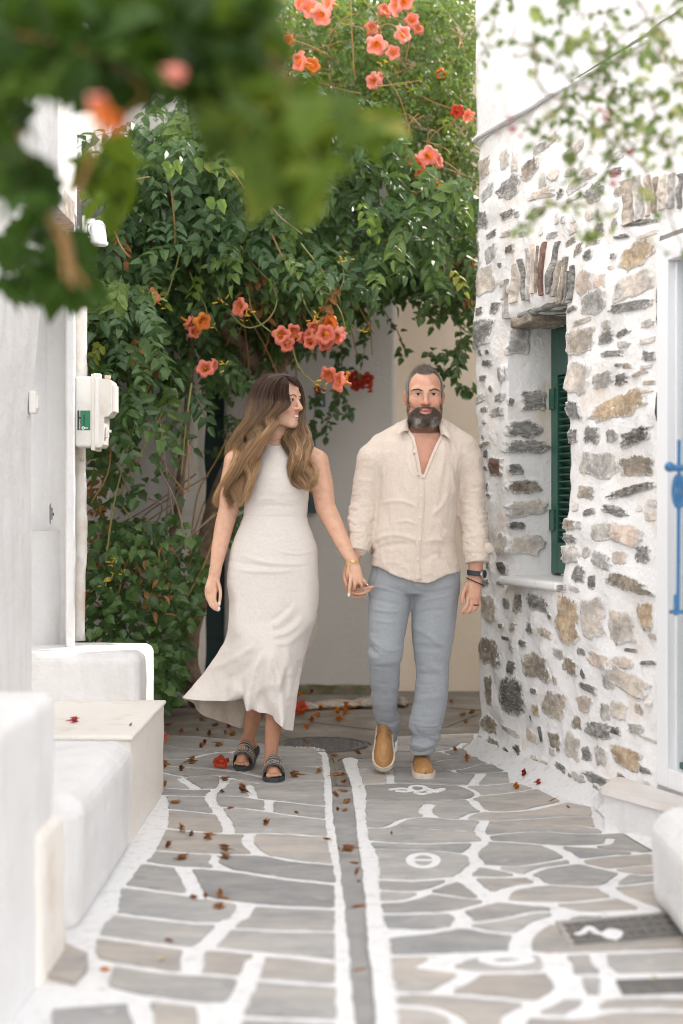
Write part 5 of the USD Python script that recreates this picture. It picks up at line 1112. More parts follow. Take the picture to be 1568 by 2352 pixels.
for l, d, n, kd in strands:
    q = smooth_line([P(u, v, d + 0.06 * math.sin(i_ * 1.7)) for i_, (u, v) in enumerate(l)], 30)
    obj('stem', tube(q, 0.0035, 5), 'vine_stem' if kd == 'y' else 'twig', creep, smooth=True)
    for t in np.linspace(0.03, 1, n * 1):
        for rep in range(2):
            p = q[min(29, int(t * 29))] + rg.normal(0, 0.012, 3)
            x = np.array([rg.normal(0, 0.8), rg.normal(-0.3, 0.4), -0.5 + rg.normal(0, 0.5)])
            L_ = rg.uniform(0.035, 0.075) * (0.75 if kd == 'y' else 1)
            w = put(simple_leaf(rg, L_, 0.62), frame(x, np.array([rg.normal(0, .4), -0.8, 0.7])), p)
            (ly if kd == 'y' else crl).append((w[0], w[1], d))
mass = scatter([(900, 560), (1085, 480), (1088, 640), (1000, 660), (930, 640)], 260, 8.6, 9.2, rg, [simple_leaf(rg, 0.07, 0.62) for _ in range(8)], 0.7, 1.2)
mass += scatter([(1010, 640), (1088, 620), (1088, 760), (1050, 740)], 70, 8.5, 9.0, rg, [simple_leaf(rg, 0.065, 0.62) for _ in range(8)], 0.7, 1.2)
emit_leaves(creep, crl + mass, 'vine_leaf', 160)
emit_leaves(creep, ly, 'ivy_leaf', 140)
dry = scatter([(985, 600), (1086, 580), (1086, 700), (1040, 690)], 70, 8.35, 8.6, rg, [simple_leaf(rg, 0.05, 0.5) for _ in range(5)], 0.7, 1.2)
obj('dry_leaves', cat_([(v, f) for v, f, _ in dry]), 'dry_leaf', creep, kind='stuff')

# --- ivy bush at the foot of the left wall
ivy = thing('ivy_bush', 'leafy green ivy bush growing between the left wall and the dark door', 'bush')
il = [simple_leaf(rg, 0.062, 0.85, True) for _ in range(10)]
IV = [(192, 1190), (270, 1190), (330, 1205), (400, 1225), (455, 1225), (474, 1290), (470, 1400), (440, 1440), (425, 1560), (392, 1625), (345, 1625), (328, 1480), (192, 1470)]
its = scatter(IV, 900, 7.1, 8.6, rg, il, 0.7, 1.25, 0.8, 0.35)
its += scatter([(325, 1500), (420, 1480), (410, 1600), (350, 1630)], 110, 7.0, 8.0, rg, il, 0.7, 1.1, 0.8, 0.3)
its += scatter([(192, 1000), (330, 1000), (420, 1130), (420, 1220), (192, 1200)], 120, 7.2, 8.4, rg, il, 0.8, 1.2, 0.8, 0.35)
its += scatter([(195, 960), (420, 900), (440, 1000), (250, 1100)], 55, 7.2, 8.2, rg, il, 0.9, 1.3, 0.8, 0.35)
its = thin(its)
emit_leaves(ivy, its, 'ivy_leaf', 280)
its = scatter([(192, 1080), (250, 1090), (260, 1300), (192, 1400)], 80, 7.4, 8.2, rg, [simple_leaf(rg, 0.06, 0.5) for _ in range(5)], 0.7, 1.2)
its += scatter([(300, 1250), (400, 1250), (380, 1420), (320, 1400)], 40, 7.1, 7.6, rg, [simple_leaf(rg, 0.06, 0.4) for _ in range(5)], 0.7, 1.2)
obj('dry_leaves', cat_([(v, f) for v, f, _ in its]), 'dry_leaf', ivy, kind='stuff')
for k_ in range(26):
    u, v = inside([(195, 1050), (430, 1100), (450, 1300), (400, 1580), (340, 1500), (200, 1400)], 1, rg)[0]
    d = rg.uniform(7.2, 8.2); p = P(u, v, d); e_ = p + np.array([rg.normal(0, 0.2), rg.normal(0, .1), rg.uniform(0.15, 0.5)])
    obj('stem', tube(smooth_line([p, (p + e_) / 2 + rg.normal(0, 0.04, 3), e_], 10), 0.005, 5), 'twig' if k_ % 2 else 'orange_stem', ivy, smooth=True)

# --- blurred bough of the vine close to the viewer, upper left
nearb = thing('near_bough', 'leafy out of focus bough hanging across the upper left, close to the viewer', 'bough')
def near_leaves(poly, n, d0, d1, Lm, rg):
    out = []
    for u, v in inside(poly, n, rg):
        d = rg.uniform(d0, d1); L_ = Lm * rg.uniform(0.75, 1.25)
        x = np.array([rg.normal(0, 0.8), rg.normal(-0.1, 0.5), -0.5 + rg.normal(0, 0.5)])
        w = put(simple_leaf(rg, L_, 0.62, True), frame(x, np.array([rg.normal(0, .5), -0.5 + rg.normal(0, .4), 0.9])), P(u, v, d) - x / np.linalg.norm(x) * L_ * 0.5)
        out.append((w[0], w[1], d))
    return out
nl = near_leaves([(-60, -60), (600, -60), (640, 60), (560, 160), (330, 200), (230, 260), (120, 180), (60, 230), (-60, 260)], 330, 1.9, 2.9, 0.088, rg)
nl2 = near_leaves([(540, -60), (600, -60), (625, 60), (630, 150), (690, 260), (560, 300), (480, 250), (500, 80)], 110, 1.9, 3.0, 0.10, rg)
nl2 += near_leaves([(560, 215), (740, 235), (920, 290), (900, 310), (790, 330), (790, 410), (730, 480), (620, 460), (580, 400), (570, 310), (480, 310)], 72, 1.8, 2.9, 0.10, rg)
nl += near_leaves([(-40, 210), (70, 200), (60, 330), (110, 420), (60, 480), (-40, 440)], 40, 2.0, 2.7, 0.08, rg)
nl += near_leaves([(10, 560), (60, 470), (160, 560), (255, 590), (270, 660), (200, 690), (130, 680), (60, 720), (10, 690)], 62, 2.7, 3.4, 0.088, rg)
nl2 += near_leaves([(165, 380), (300, 330), (300, 480), (230, 520), (190, 460)], 20, 2.9, 3.6, 0.095, rg)
nl += near_leaves([(20, 440), (120, 380), (130, 470), (60, 520)], 14, 2.6, 3.2, 0.08, rg)
nl += near_leaves([(300, -60), (600, -60), (560, 200), (420, 230), (300, 180)], 130, 1.9, 2.7, 0.085, rg)
emit_leaves(nearb, nl, 'shaded_leaf', 160)
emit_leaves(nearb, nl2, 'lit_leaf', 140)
for l, d, r_ in [([(-30, 60), (200, 120), (330, 210), (240, 300), (205, 370), (150, 520), (150, 640)], 2.0, 0.003), ([(0, -30), (300, 60), (560, 130), (760, 230), (940, 290)], 2.2, 0.0016), ([(500, 20), (560, 60), (640, 140), (720, 260)], 2.2, 0.0016), ([(40, 300), (90, 450), (140, 560), (200, 660)], 2.2, 0.003), ([(620, 200), (690, 290), (740, 400)], 2.2, 0.0016), ([(110, 480), (160, 560), (165, 660)], 2.3, 0.0045)]:
    obj('stem', tube(smooth_line([P(u, v, d) for u, v in l], 30), r_, 6), 'orange_stem', nearb, smooth=True)
for u, v, s_, d, kd in [(236, 262, 46, 1.72, 'o'), (226, 240, 36, 1.74, 'p'), (262, 282, 42, 1.7, 'o'), (408, 170, 30, 1.8, 'p'), (250, 205, 36, 3.2, 'o')]: flower(u, v, s_, d, kd, nearb)

# --- thorny flowering bough in front of the stone house, upper right
bough = thing('thorny_bough', 'thin twiggy bough with small leaves hanging before the stone house, upper right', 'bough')
def q2(x, y): return (784 + x / 2, y / 2)
tw = [([(1340, -20), (1420, 90), (1500, 200), (1580, 340)], 4.3, 5.5), ([(880, 140), (890, 260), (920, 400), (1050, 490), (1180, 600), (1280, 680), (1380, 770), (1460, 900), (1520, 1020), (1580, 1190)], 4.5, 5.5), ([(600, 160), (640, 100), (700, 30), (740, -20)], 4.6, 3), ([(770, 170), (860, 220), (950, 270), (1080, 380), (1250, 430), (1400, 420), (1580, 370)], 4.4, 4),
 ([(930, 925), (1050, 945), (1180, 932), (1250, 1030), (1350, 1080), (1450, 1130), (1580, 1205)], 4.3, 4), ([(1000, 120), (1040, 190), (1060, 350), (980, 560), (930, 650)], 4.7, 3), ([(1580, 660), (1450, 620), (1300, 560), (1150, 600)], 4.6, 3.5), ([(1180, 260), (1330, 130), (1450, 80), (1580, 60)], 4.4, 4), ([(1320, 700), (1400, 800), (1420, 930)], 4.3, 3),
 ([(610, 370), (640, 250), (700, 210), (780, 170), (800, 60), (760, -20)], 4.7, 3), ([(1060, 350), (1180, 330), (1300, 260), (1420, 250), (1580, 280)], 4.5, 3), ([(1280, 680), (1400, 640), (1500, 660), (1580, 640)], 4.4, 3), ([(1050, 490), (980, 520), (900, 600), (850, 570)], 4.6, 2.5), ([(1180, 600), (1130, 700), (1080, 800), (1060, 830)], 4.6, 2.5), ([(1240, 430), (1230, 540), (1300, 700), (1350, 860)], 4.6, 3), ([(1460, 80), (1440, 200), (1520, 330), (1580, 430)], 4.3, 4), ([(1000, -20), (1090, 60), (1200, 60), (1300, 40)], 4.6, 3), ([(1480, 640), (1520, 780), (1500, 900)], 4.4, 3), ([(1400, 420), (1440, 520), (1420, 640)], 4.4, 3),
 ([(940, 925), (880, 990), (800, 1070)], 4.3, 3), ([(1180, 932), (1170, 1050), (1110, 1095)], 4.3, 2.5), ([(720, 20), (700, 120), (640, 300)], 4.8, 2.5)]
for _ in range(34):
    x, y = rg.uniform(900, 1560), rg.uniform(-20, 700); a_ = rg.uniform(0, 6.28); l_ = rg.uniform(120, 320)
    tw.append(([(x, y), (x + l_ * 0.5 * math.cos(a_) + rg.normal(0, 25), y + l_ * 0.5 * math.sin(a_) + rg.normal(0, 25)), (x + l_ * math.cos(a_), y + l_ * math.sin(a_))], rg.uniform(4.2, 5.0), 2.6))
bl = []
for l, d, w_ in tw:
    q = smooth_line([P(*q2(x, y), 0.8 * d + 0.12 * math.sin(i_ * 1.3 + x * 0.01)) for i_, (x, y) in enumerate(l)], 40)
    q[1:-1] += rg.normal(0, 0.003, (38, 3))
    obj('twig', tube(q, np.linspace(w_, w_ * 0.6, 40) * 0.8 * d / FPX / 2.0, 5), 'twig', bough, smooth=True)
    for t in range(2, 40, 3):
        if rg.random() < 0.6:
            for _ in range(rg.integers(1, 3)):
                L_ = rg.uniform(0.012, 0.030)
                w = put(simple_leaf(rg, L_, 0.75), frame(np.array([rg.normal(0, 1), rg.normal(-0.2, 0.5), rg.normal(-0.3, 0.8)]), np.array([rg.normal(0, .6), -0.7, rg.normal(0.6, .4)])), q[t]); bl.append((w[0], w[1], d))
for x, y, n, s_ in [(900,60,6,40),(960,200,5,34),(1040,200,6,36),(1060,235,4,34),(875,340,6,26),(690,140,5,24),(740,390,3,20),(610,370,3,18),(890,1000,5,30),(850,1040,4,28),(800,1072,4,24),(1060,960,6,32),(1110,950,4,26),(1230,1022,1,34),(1170,1060,4,26),(1110,1090,4,24),(1250,690,2,32),(1160,680,2,28),(1150,530,3,26),(1440,730,2,36),(1545,725,2,28),(1430,210,6,34),(1380,180,4,34),(1490,180,4,34),(1545,30,4,30),(1270,100,5,26),(1360,940,1,28),(1440,920,2,30),(1470,990,2,34),(1080,810,2,24),(1030,640,2,28),(1400,300,8,36),(1480,450,8,40),(1540,520,6,40),(1300,240,6,32),(1120,150,8,34),(1460,40,4,30),(1220,180,3,30),(1350,620,5,26),(1490,600,5,26),(930,100,4,36)]:
    for _ in range(n):
        L_ = s_ * 0.5 * 3.5 / FPX * rg.uniform(0.8, 1.5); u, v = q2(x + rg.normal(0, 14), y + rg.normal(0, 14))
        w = put(simple_leaf(rg, L_, 0.8), frame(np.array([rg.normal(0, 0.8), rg.normal(-0.1, 0.3), -0.6 + rg.normal(0, 0.5)]), np.array([rg.normal(0, .5), -0.9, 0.5])), P(u, v - s_ * 0.2, 3.5 + rg.normal(0, 0.12))); bl.append((w[0], w[1], 4.2))
emit_leaves(bough, bl, 'bough_leaf', 300)
for x, y in [(800, 595), (795, 548), (820, 610), (1230, 530), (1240, 800), (1190, 510), (1240, 850), (1330, 690), (1500, 670), (1210, 540)]:
    for _ in range(3):
        w = put(simple_leaf(rg, 0.014, 0.8), frame(rg.normal(0, 1, 3), np.array([0, -1, 0.3])), P(*q2(x + rg.normal(0, 8), y + rg.normal(0, 8)), 3.5)); obj('bract', w, 'red_bract', bough)

# --- fallen blossoms and leaves on the paving, one by one
def fallen(u, v, size, kd, label, group=None, z=0.0):
    g_ = G(u, v, z); R = size / 2 * g_[1] / FPX * (0.95 if kd in 'dor' else 1.0)
    if kd in 'yg':
        vf = leaf_blade(R * 2, R * 0.9, 0.3, -0.1, 0, seg=3); M = rotm([0, 0, 1], rg.uniform(0, 6.28))
        t_ = obj('fallen_leaf', (vf[0] @ M.T + g_ + [0, 0, 0.006], vf[1]), 'fallen_yellow', None, smooth=True)
        return setd(t_, label, 'leaf', group)
    cr_ = {'d': 0.9, 'o': 0.5, 'r': 0.5, 'C': 0.06, 'R': 0.12}[kd]
    V, F, C = blossom(rg, R * (0.8 if cr_ > 0.3 else 1), R * (1.7 if cr_ > 0.3 else 0.5), cr_ * 0.8)
    if cr_ > 0.3:
        V[:, 1] *= 0.5; V[:, :2] *= 0.8
        M = rotm([0, 0, 1], rg.uniform(0, 6.28)) @ rotm([0, 1, 0], rg.uniform(1.2, 1.75))
    else:
        M = rotm([0, 0, 1], rg.uniform(0, 6.28)) @ rotm([1, 0, 0], 0.55)
        M = rotm([1, 0, 0], 0.5)
    V = V @ M.T; V[:, 2] -= V[:, 2].min() - 0.001
    if cr_ > 0.3: V[:, 2] *= 0.8
    lob = {'d': np.array([0.42, 0.18, 0.07]) * rg.uniform(0.6, 1.25), 'o': np.array([0.66, 0.20, 0.03]), 'r': np.array([0.50, 0.05, 0.04]), 'C': CORAL, 'R': np.array([0.62, 0.07, 0.03])}[kd]
    t_ = obj('fallen_blossom', (V + g_, F), 'petal', None, smooth=True, color=colour(C, lob, lob * 0.4, lob * np.array([1.0, 1.5, 1.2])))
    return setd(t_, label, 'blossom', group)
def lx(x, y): return (x / 2, 1567.4 + y / 2)
def rx(x, y): return (784 + x / 2, 1567.4 + y / 2)
fallen(*lx(748, 274), 27, 'C', 'open coral blossom lying beside the cream step')
fallen(*lx(1015, 392), 36, 'R', "open red blossom lying before the woman's raised foot")
fallen(*lx(345, 186), 28, 'r', 'withered red blossom on top of the cream step', z=0.390)
fallen(*lx(600, 199), 10, 'd', 'tiny brown blossom on the right end of the cream step', z=0.390)
fallen(*rx(838, 432), 34, 'r', 'crumpled dark red blossom on the white edge by the stone wall')
fallen(*rx(905, 468), 26, 'r', 'red and orange blossom nearest to the doorstep')
fallen(*rx(805, 488), 30, 'o', 'orange blossom left of the doorstep on the white joint')
fallen(*rx(575, 360), 30, 'o', "orange blossom right of the man's front shoe")
fallen(*rx(880, 508), 13, 'y', 'small yellow leaf between the orange blossom and the doorstep')
fallen(*lx(765, 1275), 26, 'y', 'yellow leaf lying on the near left paving')
fallen(*lx(475, 1340), 22, 'o', 'orange blossom on the white joint at the lower left')
fallen(*lx(850, 427), 17, 'g', 'yellow green leaf before the coral blossom at the left')
fallen(*rx(75, 484), 14, 'y', "yellow leaf on the white gutter strip before the man's shoes")
fallen(*rx(1450, 1368), 22, 'y', 'pale leaf lying on the small drain grate')
fallen(*lx(248, -360), 16, 'd', 'brown blossom on the far bench block, left one', z=0.597)
fallen(*lx(283, -368), 14, 'd', 'brown blossom on the far bench block, right one', z=0.597)
for x, y, s_ in [(885,372,30),(750,392,30),(832,406,26),(755,482,26),(1035,452,18),(1020,506,16),(1112,506,34),(800,557,14),(1060,579,9),(1358,600,9),(1220,654,30),(832,684,32),(880,702,22),(955,722,30),(772,757,26),(1026,778,28),(1030,810,24),(838,814,26),(885,992,16),(945,996,24),(1012,984,30),(1022,1006,14),(1012,1040,26),(775,1190,14),(1350,437,28),(1540,432,18),(1540,526,18),(1550,590,18),(1400,279,14),(1465,416,20),(925,300,22),(1000,294,22),(960,250,24),(1035,242,20),(1070,248,26),(1530,340,12),(1555,770,10),(1500,734,10)]:
    w_ = ("in front of the woman's sandals" if y < 620 and x > 950 else 'close to the cream step' if y < 620 else 'on the left paving level with the low white bench' if y < 900 else 'on the near left paving')
    fallen(*lx(x, y), s_, 'd', 'withered brown blossom ' + w_, 'withered blossoms ' + w_)
for x, y, s_ in [(25,778,34),(70,884,24),(78,925,10),(75,1038,14),(80,1325,12),(230,695,12),(15,600,12),(25,563,22),(10,505,14),(5,435,16),(10,465,14),(75,328,14),(520,322,18),(60,835,10),(1040,573,8),(970,548,6)]:
    w_ = ('on the right paving by the white apron' if x > 900 else "in the gutter level with the man's shoes" if y < 620 else 'in the near part of the gutter')
    fallen(*rx(x, y), s_, 'd', 'withered brown blossom ' + w_, 'withered blossoms ' + w_)
for x, y, s_ in [(1370,68,26),(1472,132,30),(1552,146,32),(1432,186,30),(1460,160,24),(1410,216,24),(1390,150,24),(1560,180,24),(1530,110,22)]:
    fallen(*lx(x, y), s_, 'o', 'fallen orange blossom on the grey paving between the couple', 'orange blossoms on the grey paving between the couple')
for x, y, s_ in [(20,122,34),(15,150,32),(90,112,22),(-10,175,20)]:
    fallen(*rx(x, y), s_, 'o', "fallen orange blossom just left of the man's trouser leg", "orange blossoms just left of the man's trouser leg")
fallen(*lx(1375, 142), 40, 'R', 'bright red blossom on the grey paving just right of the skirt')
for x, y, s_ in [(925,176,16),(735,182,20),(905,222,14),(1125,190,14),(835,230,18),(940,287,24),(1050,210,30),(990,205,14),(768,200,12),(1430,48,18)]:
    fallen(*lx(x, y), s_, 'r' if s_ > 17 else 'd', 'withered blossom on the grey paving left of and behind the skirt', 'withered blossoms on the grey paving behind the skirt')
for x, y, s_ in [(505,155,20),(430,190,14),(560,215,14),(600,210,18),(570,250,16),(300,170,10)]:
    fallen(*rx(x, y - 60), s_, 'd', 'withered blossom on the grey paving behind the man', 'withered blossoms on the grey paving behind the man')
# ------------------------------------------------------------------ tools for figures: distance fields and their surfaces
from scipy.spatial import cKDTree
class Field:
    def __init__(self, lo, hi, h):
        self.lo, self.h = np.asarray(lo, float), h
        self.n = np.ceil((np.asarray(hi) - self.lo) / h).astype(int) + 1
        self.F = np.full(self.n, 1.0, np.float32)
    def block(self, lo, hi):
        a = np.clip(np.floor((lo - self.lo) / self.h).astype(int), 0, self.n - 1)
        b = np.clip(np.ceil((hi - self.lo) / self.h).astype(int) + 1, 1, self.n)
        if (b <= a).any(): return None
        X = np.meshgrid(*[self.lo[i] + self.h * np.arange(a[i], b[i]) for i in range(3)], indexing='ij')
        return (slice(a[0], b[0]), slice(a[1], b[1]), slice(a[2], b[2])), np.stack(X, -1)
    def blend(self, fn, lo, hi, k=0.02, cut=False):
        pad = max(k, 0.02) + 2 * self.h
        r = self.block(np.asarray(lo) - pad, np.asarray(hi) + pad)
        if r is None: return
        sl, X = r
        d = fn(X).astype(np.float32); f = self.F[sl]
        if cut:
            d = -d; hh = np.clip(0.5 - 0.5 * (f - d) / k, 0, 1); self.F[sl] = f * (1 - hh) + d * hh + k * hh * (1 - hh)
        else:
            hh = np.clip(0.5 + 0.5 * (d - f) / k, 0, 1); self.F[sl] = d * (1 - hh) + f * hh - k * hh * (1 - hh)
    def chain(self, pts, rad, k=0.02, sy=1.0, cut=False):
        pts = np.asarray(pts, float); rad = np.broadcast_to(np.asarray(rad, float), len(pts))
        S = np.array([1, 1 / sy, 1.0])
        def fn(X):
            out = None
            for a, b, r0, r1 in zip(pts[:-1], pts[1:], rad[:-1], rad[1:]):
                p, ba = (X - a) * S, (b - a) * S
                t = np.clip(p @ ba / max(ba @ ba, 1e-12), 0, 1)
                d = np.sqrt(((p - t[..., None] * ba) ** 2).sum(-1)) - (r0 + (r1 - r0) * t)
                out = d if out is None else np.minimum(out, d)
            return out
        R = rad.max() * max(1, sy)
        self.blend(fn, pts.min(0) - R, pts.max(0) + R, k, cut)
    def ball(self, c, r, k=0.02, M=None, cut=False):
        c, r = np.asarray(c, float), np.broadcast_to(np.asarray(r, float), 3)
        def fn(X):
            p = X - c
            if M is not None: p = p @ M
            k0 = np.sqrt(((p / r) ** 2).sum(-1)); k1 = np.sqrt(((p / r ** 2) ** 2).sum(-1))
            return k0 * (k0 - 1) / np.maximum(k1, 1e-6)
        R = r.max(); self.blend(fn, c - R, c + R, k, cut)
    def column(self, zs, cx, a, cy, b, k=0.02, pw=2.0):
        """An upright body whose section at each height is an oval: centre cx, cy, half sizes a, b."""
        o = np.argsort(zs); zs = np.asarray(zs)[o]; cx, a, cy, b = (np.broadcast_to(np.asarray(q, float), len(o))[o] for q in (cx, a, cy, b))
        def fn(X):
            z = X[..., 2]; C, A, Y, B = (np.interp(z, zs, q) for q in (cx, a, cy, b))
            e = (np.abs((X[..., 0] - C) / A) ** pw + np.abs((X[..., 1] - Y) / B) ** pw) ** (1 / pw)
            d = (e - 1) * np.minimum(A, B)
            return np.maximum(d, np.maximum(zs[0] - z, z - zs[-1]))
        self.blend(fn, [(cx - a).min(), (cy - b).min(), zs[0]], [(cx + a).max(), (cy + b).max(), zs[-1]], k)
    def mesh(self):
        F = self.F; F[[0, -1]] = 1; F[:, [0, -1]] = 1; F[:, :, [0, -1]] = 1
        s = F < 0; n = np.array(F.shape)
        c = np.zeros(n - 1, np.int8)
        for i, j, k in np.ndindex(2, 2, 2): c += s[i:n[0] - 1 + i, j:n[1] - 1 + j, k:n[2] - 1 + k]
        cell = np.argwhere((c > 0) & (c < 8)); ident = np.full(n - 1, -1, np.int64); ident[tuple(cell.T)] = np.arange(len(cell))
        corner = np.array(list(np.ndindex(2, 2, 2))); val = np.stack([F[tuple((cell + q).T)] for q in corner], 1)
        acc, cnt = np.zeros((len(cell), 3)), np.zeros(len(cell))
        for a in range(8):
            for b in range(a + 1, 8):
                if np.abs(corner[a] - corner[b]).sum() == 1:
                    x = (val[:, a] < 0) != (val[:, b] < 0)
                    t = np.where(x, val[:, a] / np.where(x, val[:, a] - val[:, b], 1), 0)[:, None]
                    acc += np.where(x[:, None], corner[a] + t * (corner[b] - corner[a]), 0); cnt += x
        V = self.lo + self.h * (cell + acc / cnt[:, None])
        Q = []
        for ax in range(3):
            lo_ = [slice(1, -1)] * 3; lo_[ax] = slice(0, -1); hi_ = [slice(1, -1)] * 3; hi_[ax] = slice(1, None)
            s0, s1 = s[tuple(lo_)], s[tuple(hi_)]
            e = np.argwhere(s0 != s1); flip = s0[tuple(e.T)]
            off = np.ones(3, int); off[ax] = 0; e = e + off
            u_, v_ = [(1, 2), (2, 0), (0, 1)][ax]
            du, dv = np.eye(3, dtype=int)[u_], np.eye(3, dtype=int)[v_]
            q = np.stack([ident[tuple((e - du - dv).T)], ident[tuple((e - dv).T)], ident[tuple(e.T)], ident[tuple((e - du).T)]], 1)
            q[~flip] = q[~flip][:, ::-1]; Q.append(q)
        Q = np.vstack(Q); Q = Q[(Q >= 0).all(1)]
        Fc = np.vstack([Q[:, [0, 1, 2]], Q[:, [0, 2, 3]]])
        return trimesh.Trimesh(V, Fc, process=False)
def relax(m, it=4):
    from scipy.sparse import coo_matrix
    e = m.edges_unique; n = len(m.vertices)
    A = coo_matrix((np.ones(2 * len(e)), (np.r_[e[:, 0], e[:, 1]], np.r_[e[:, 1], e[:, 0]])), shape=(n, n)).tocsr()
    deg = np.maximum(np.asarray(A.sum(1)).ravel(), 1)[:, None]
    V = np.array(m.vertices)
    for _ in range(it):
        V = V + 0.5 * (A @ V / deg - V)
        V = V - 0.52 * (A @ V / deg - V)
    return trimesh.Trimesh(V, m.faces, process=False)
def vnormals(m):
    return meshkit.arrays((m.vertices, m.faces), True)[2]
def to_uv(V):
    return CU + V[:, 0] / V[:, 1] * FPX, CV - (V[:, 2] - CAM_H) / V[:, 1] * FPX
def folds(m, segs, front=True):
    """Raises (or sinks) soft creases along drawn lines, on the side that faces up the lane. segs: (points (u, v), height m, half width px)."""
    V, N = np.array(m.vertices), vnormals(m)
    u, v = to_uv(V); off = np.zeros(len(V))
    w_ = np.clip(-N[:, 1] * 2 + 0.3, 0, 1) if front else 1.0
    for pts, h, w in segs:
        L = np.asarray(pts, float)
        if len(L) > 2: L = smooth_line(L, 12)
        best = np.full(len(V), 1e9); tt = np.zeros(len(V)); n = len(L) - 1
        for i in range(n):
            a, b = L[i], L[i + 1]; ab = b - a
            t = np.clip(((u - a[0]) * ab[0] + (v - a[1]) * ab[1]) / max(ab @ ab, 1e-9), 0, 1)
            d = np.hypot(u - a[0] - t * ab[0], v - a[1] - t * ab[1]); c = d < best
            best[c] = d[c]; tt[c] = (i + t[c]) / n
        off += h * np.exp(-(best / w) ** 2) * np.clip(np.sin(np.pi * np.clip(tt, 0.02, 0.98)) * 1.6, 0, 1)
    V = V + N * (off * w_)[:, None]
    return trimesh.Trimesh(V, m.faces, process=False)
def wrinkle(m, amp, sc, seed=0, mask=None, ridged=True):
    """Crumples a cloth surface; sc = size of the creases in x, y, z."""
    V, N = np.array(m.vertices), vnormals(m)
    n = meshkit.fbm(V / np.asarray(sc) + 17.0, 3, seed)
    k = (1 - np.abs(2 * n - 1) * 1.6) if ridged else (n - 0.5) * 2
    k = k - k.mean()
    w = 1.0 if mask is None else mask(V)
    return trimesh.Trimesh(V + N * (amp * k * w)[:, None], m.faces, process=False)
class Head:
    """Head co-ordinates: x to the right of someone facing us, -y forward, z up, origin between the ears at eye level."""
    def __init__(self, centre, S, yaw=0.0, pitch=0.0, roll=0.0):
        self.c, self.S = np.asarray(centre, float), S
        self.M = rotm([0, 0, 1], yaw) @ rotm([1, 0, 0], pitch) @ rotm([0, 1, 0], roll)
    def __call__(self, *p):
        return self.c + self.S * (self.M @ np.asarray(p, float))
    def many(self, p): return self.c + self.S * (np.asarray(p) @ self.M.T)
    def local(self, V): return ((V - self.c) @ self.M) / self.S
def build_head(f, H, male, smile=0.0):
    S = H.S
    B = lambda c, r, k=0.02, cut=False: f.ball(H(*c), np.asarray(r) * S, k * S, H.M, cut)
    C = lambda pts, r, k=0.015, cut=False: f.chain([H(*p) for p in pts], np.asarray(r) * S, k * S, 1.0, cut)
    B((0, 0.014, 0.026), (0.073, 0.096, 0.084 if male else 0.080))
    B((0, -0.030, 0.030), (0.060, 0.066, 0.062), 0.03)
    B((0, -0.032, -0.034), (0.058, 0.062, 0.074), 0.03)
    j = 0.056 if male else 0.050
    for s in (-1, 1):
        C([(s * j, 0.004, -0.055), (s * j * 0.86, -0.030, -0.084), (s * 0.018, -0.076, -0.104)], [0.017, 0.018, 0.015], 0.025)
    B((0, -0.036, -0.072), (j * 0.9, 0.054, 0.042), 0.02)
    B((0, -0.083, -0.103), (0.019, 0.016, 0.016), 0.018)
    for s in (-1, 1):
        B((s * 0.039, -0.064, -0.024), (0.026, 0.026, 0.022), 0.02)
        if smile: B((s * 0.036, -0.074, -0.038), (0.017, 0.017, 0.015), 0.014)
        C([(s * 0.013, -0.090, 0.015), (s * 0.030, -0.090, 0.021), (s * 0.047, -0.075, 0.016)], 0.010 if male else 0.007, 0.016)
        B((s * (0.0315 if male else 0.034), -0.101, -0.002), (0.016, 0.014, 0.011) if male else (0.013, 0.012, 0.010), 0.011, True)
        C([(s * 0.020, -0.089, 0.001), (s * 0.0315, -0.0915, 0.0075), (s * 0.044, -0.082, 0.002)], 0.0042, 0.006)
        C([(s * 0.020, -0.089, -0.004), (s * 0.0315, -0.0905, -0.0085), (s * 0.044, -0.082, -0.003)], 0.0040, 0.006)
    n = 1.0 if male else 0.92
    C([(0, -0.094, 0.006), (0, -0.106, -0.014), (0, -0.1150, -0.034)], np.array([0.0075, 0.0085, 0.0115]) * n, 0.010)
    for s in (-1, 1): B((s * 0.0125 * n, -0.1010, -0.037), np.array([0.0085, 0.0105, 0.0075]) * n, 0.006)
    for s in (-1, 1): B((s * 0.0065, -0.109, -0.0465), (0.0035, 0.005, 0.004), 0.003, True)
    wd = 0.026 if smile else 0.023; up = 0.006 * smile
    C([(-wd, -0.082, -0.066 + up), (-0.009, -0.0985, -0.0615), (0.009, -0.0985, -0.0615), (wd, -0.082, -0.066 + up)], 0.0048, 0.006)
    C([(-wd, -0.080, -0.068 + up), (-0.008, -0.0965, -0.0755 - 0.002 * smile), (0.008, -0.0965, -0.0755 - 0.002 * smile), (wd, -0.080, -0.068 + up)], 0.0056, 0.006)
    for s in (-1, 1):
        B((s * 0.0745, 0.014, -0.012), (0.0075, 0.017, 0.031), 0.006)
        B((s * 0.080, 0.020, -0.004), (0.006, 0.013, 0.020), 0.005)
        B((s * 0.0830, 0.008, -0.008), (0.0045, 0.008, 0.015), 0.004, True)
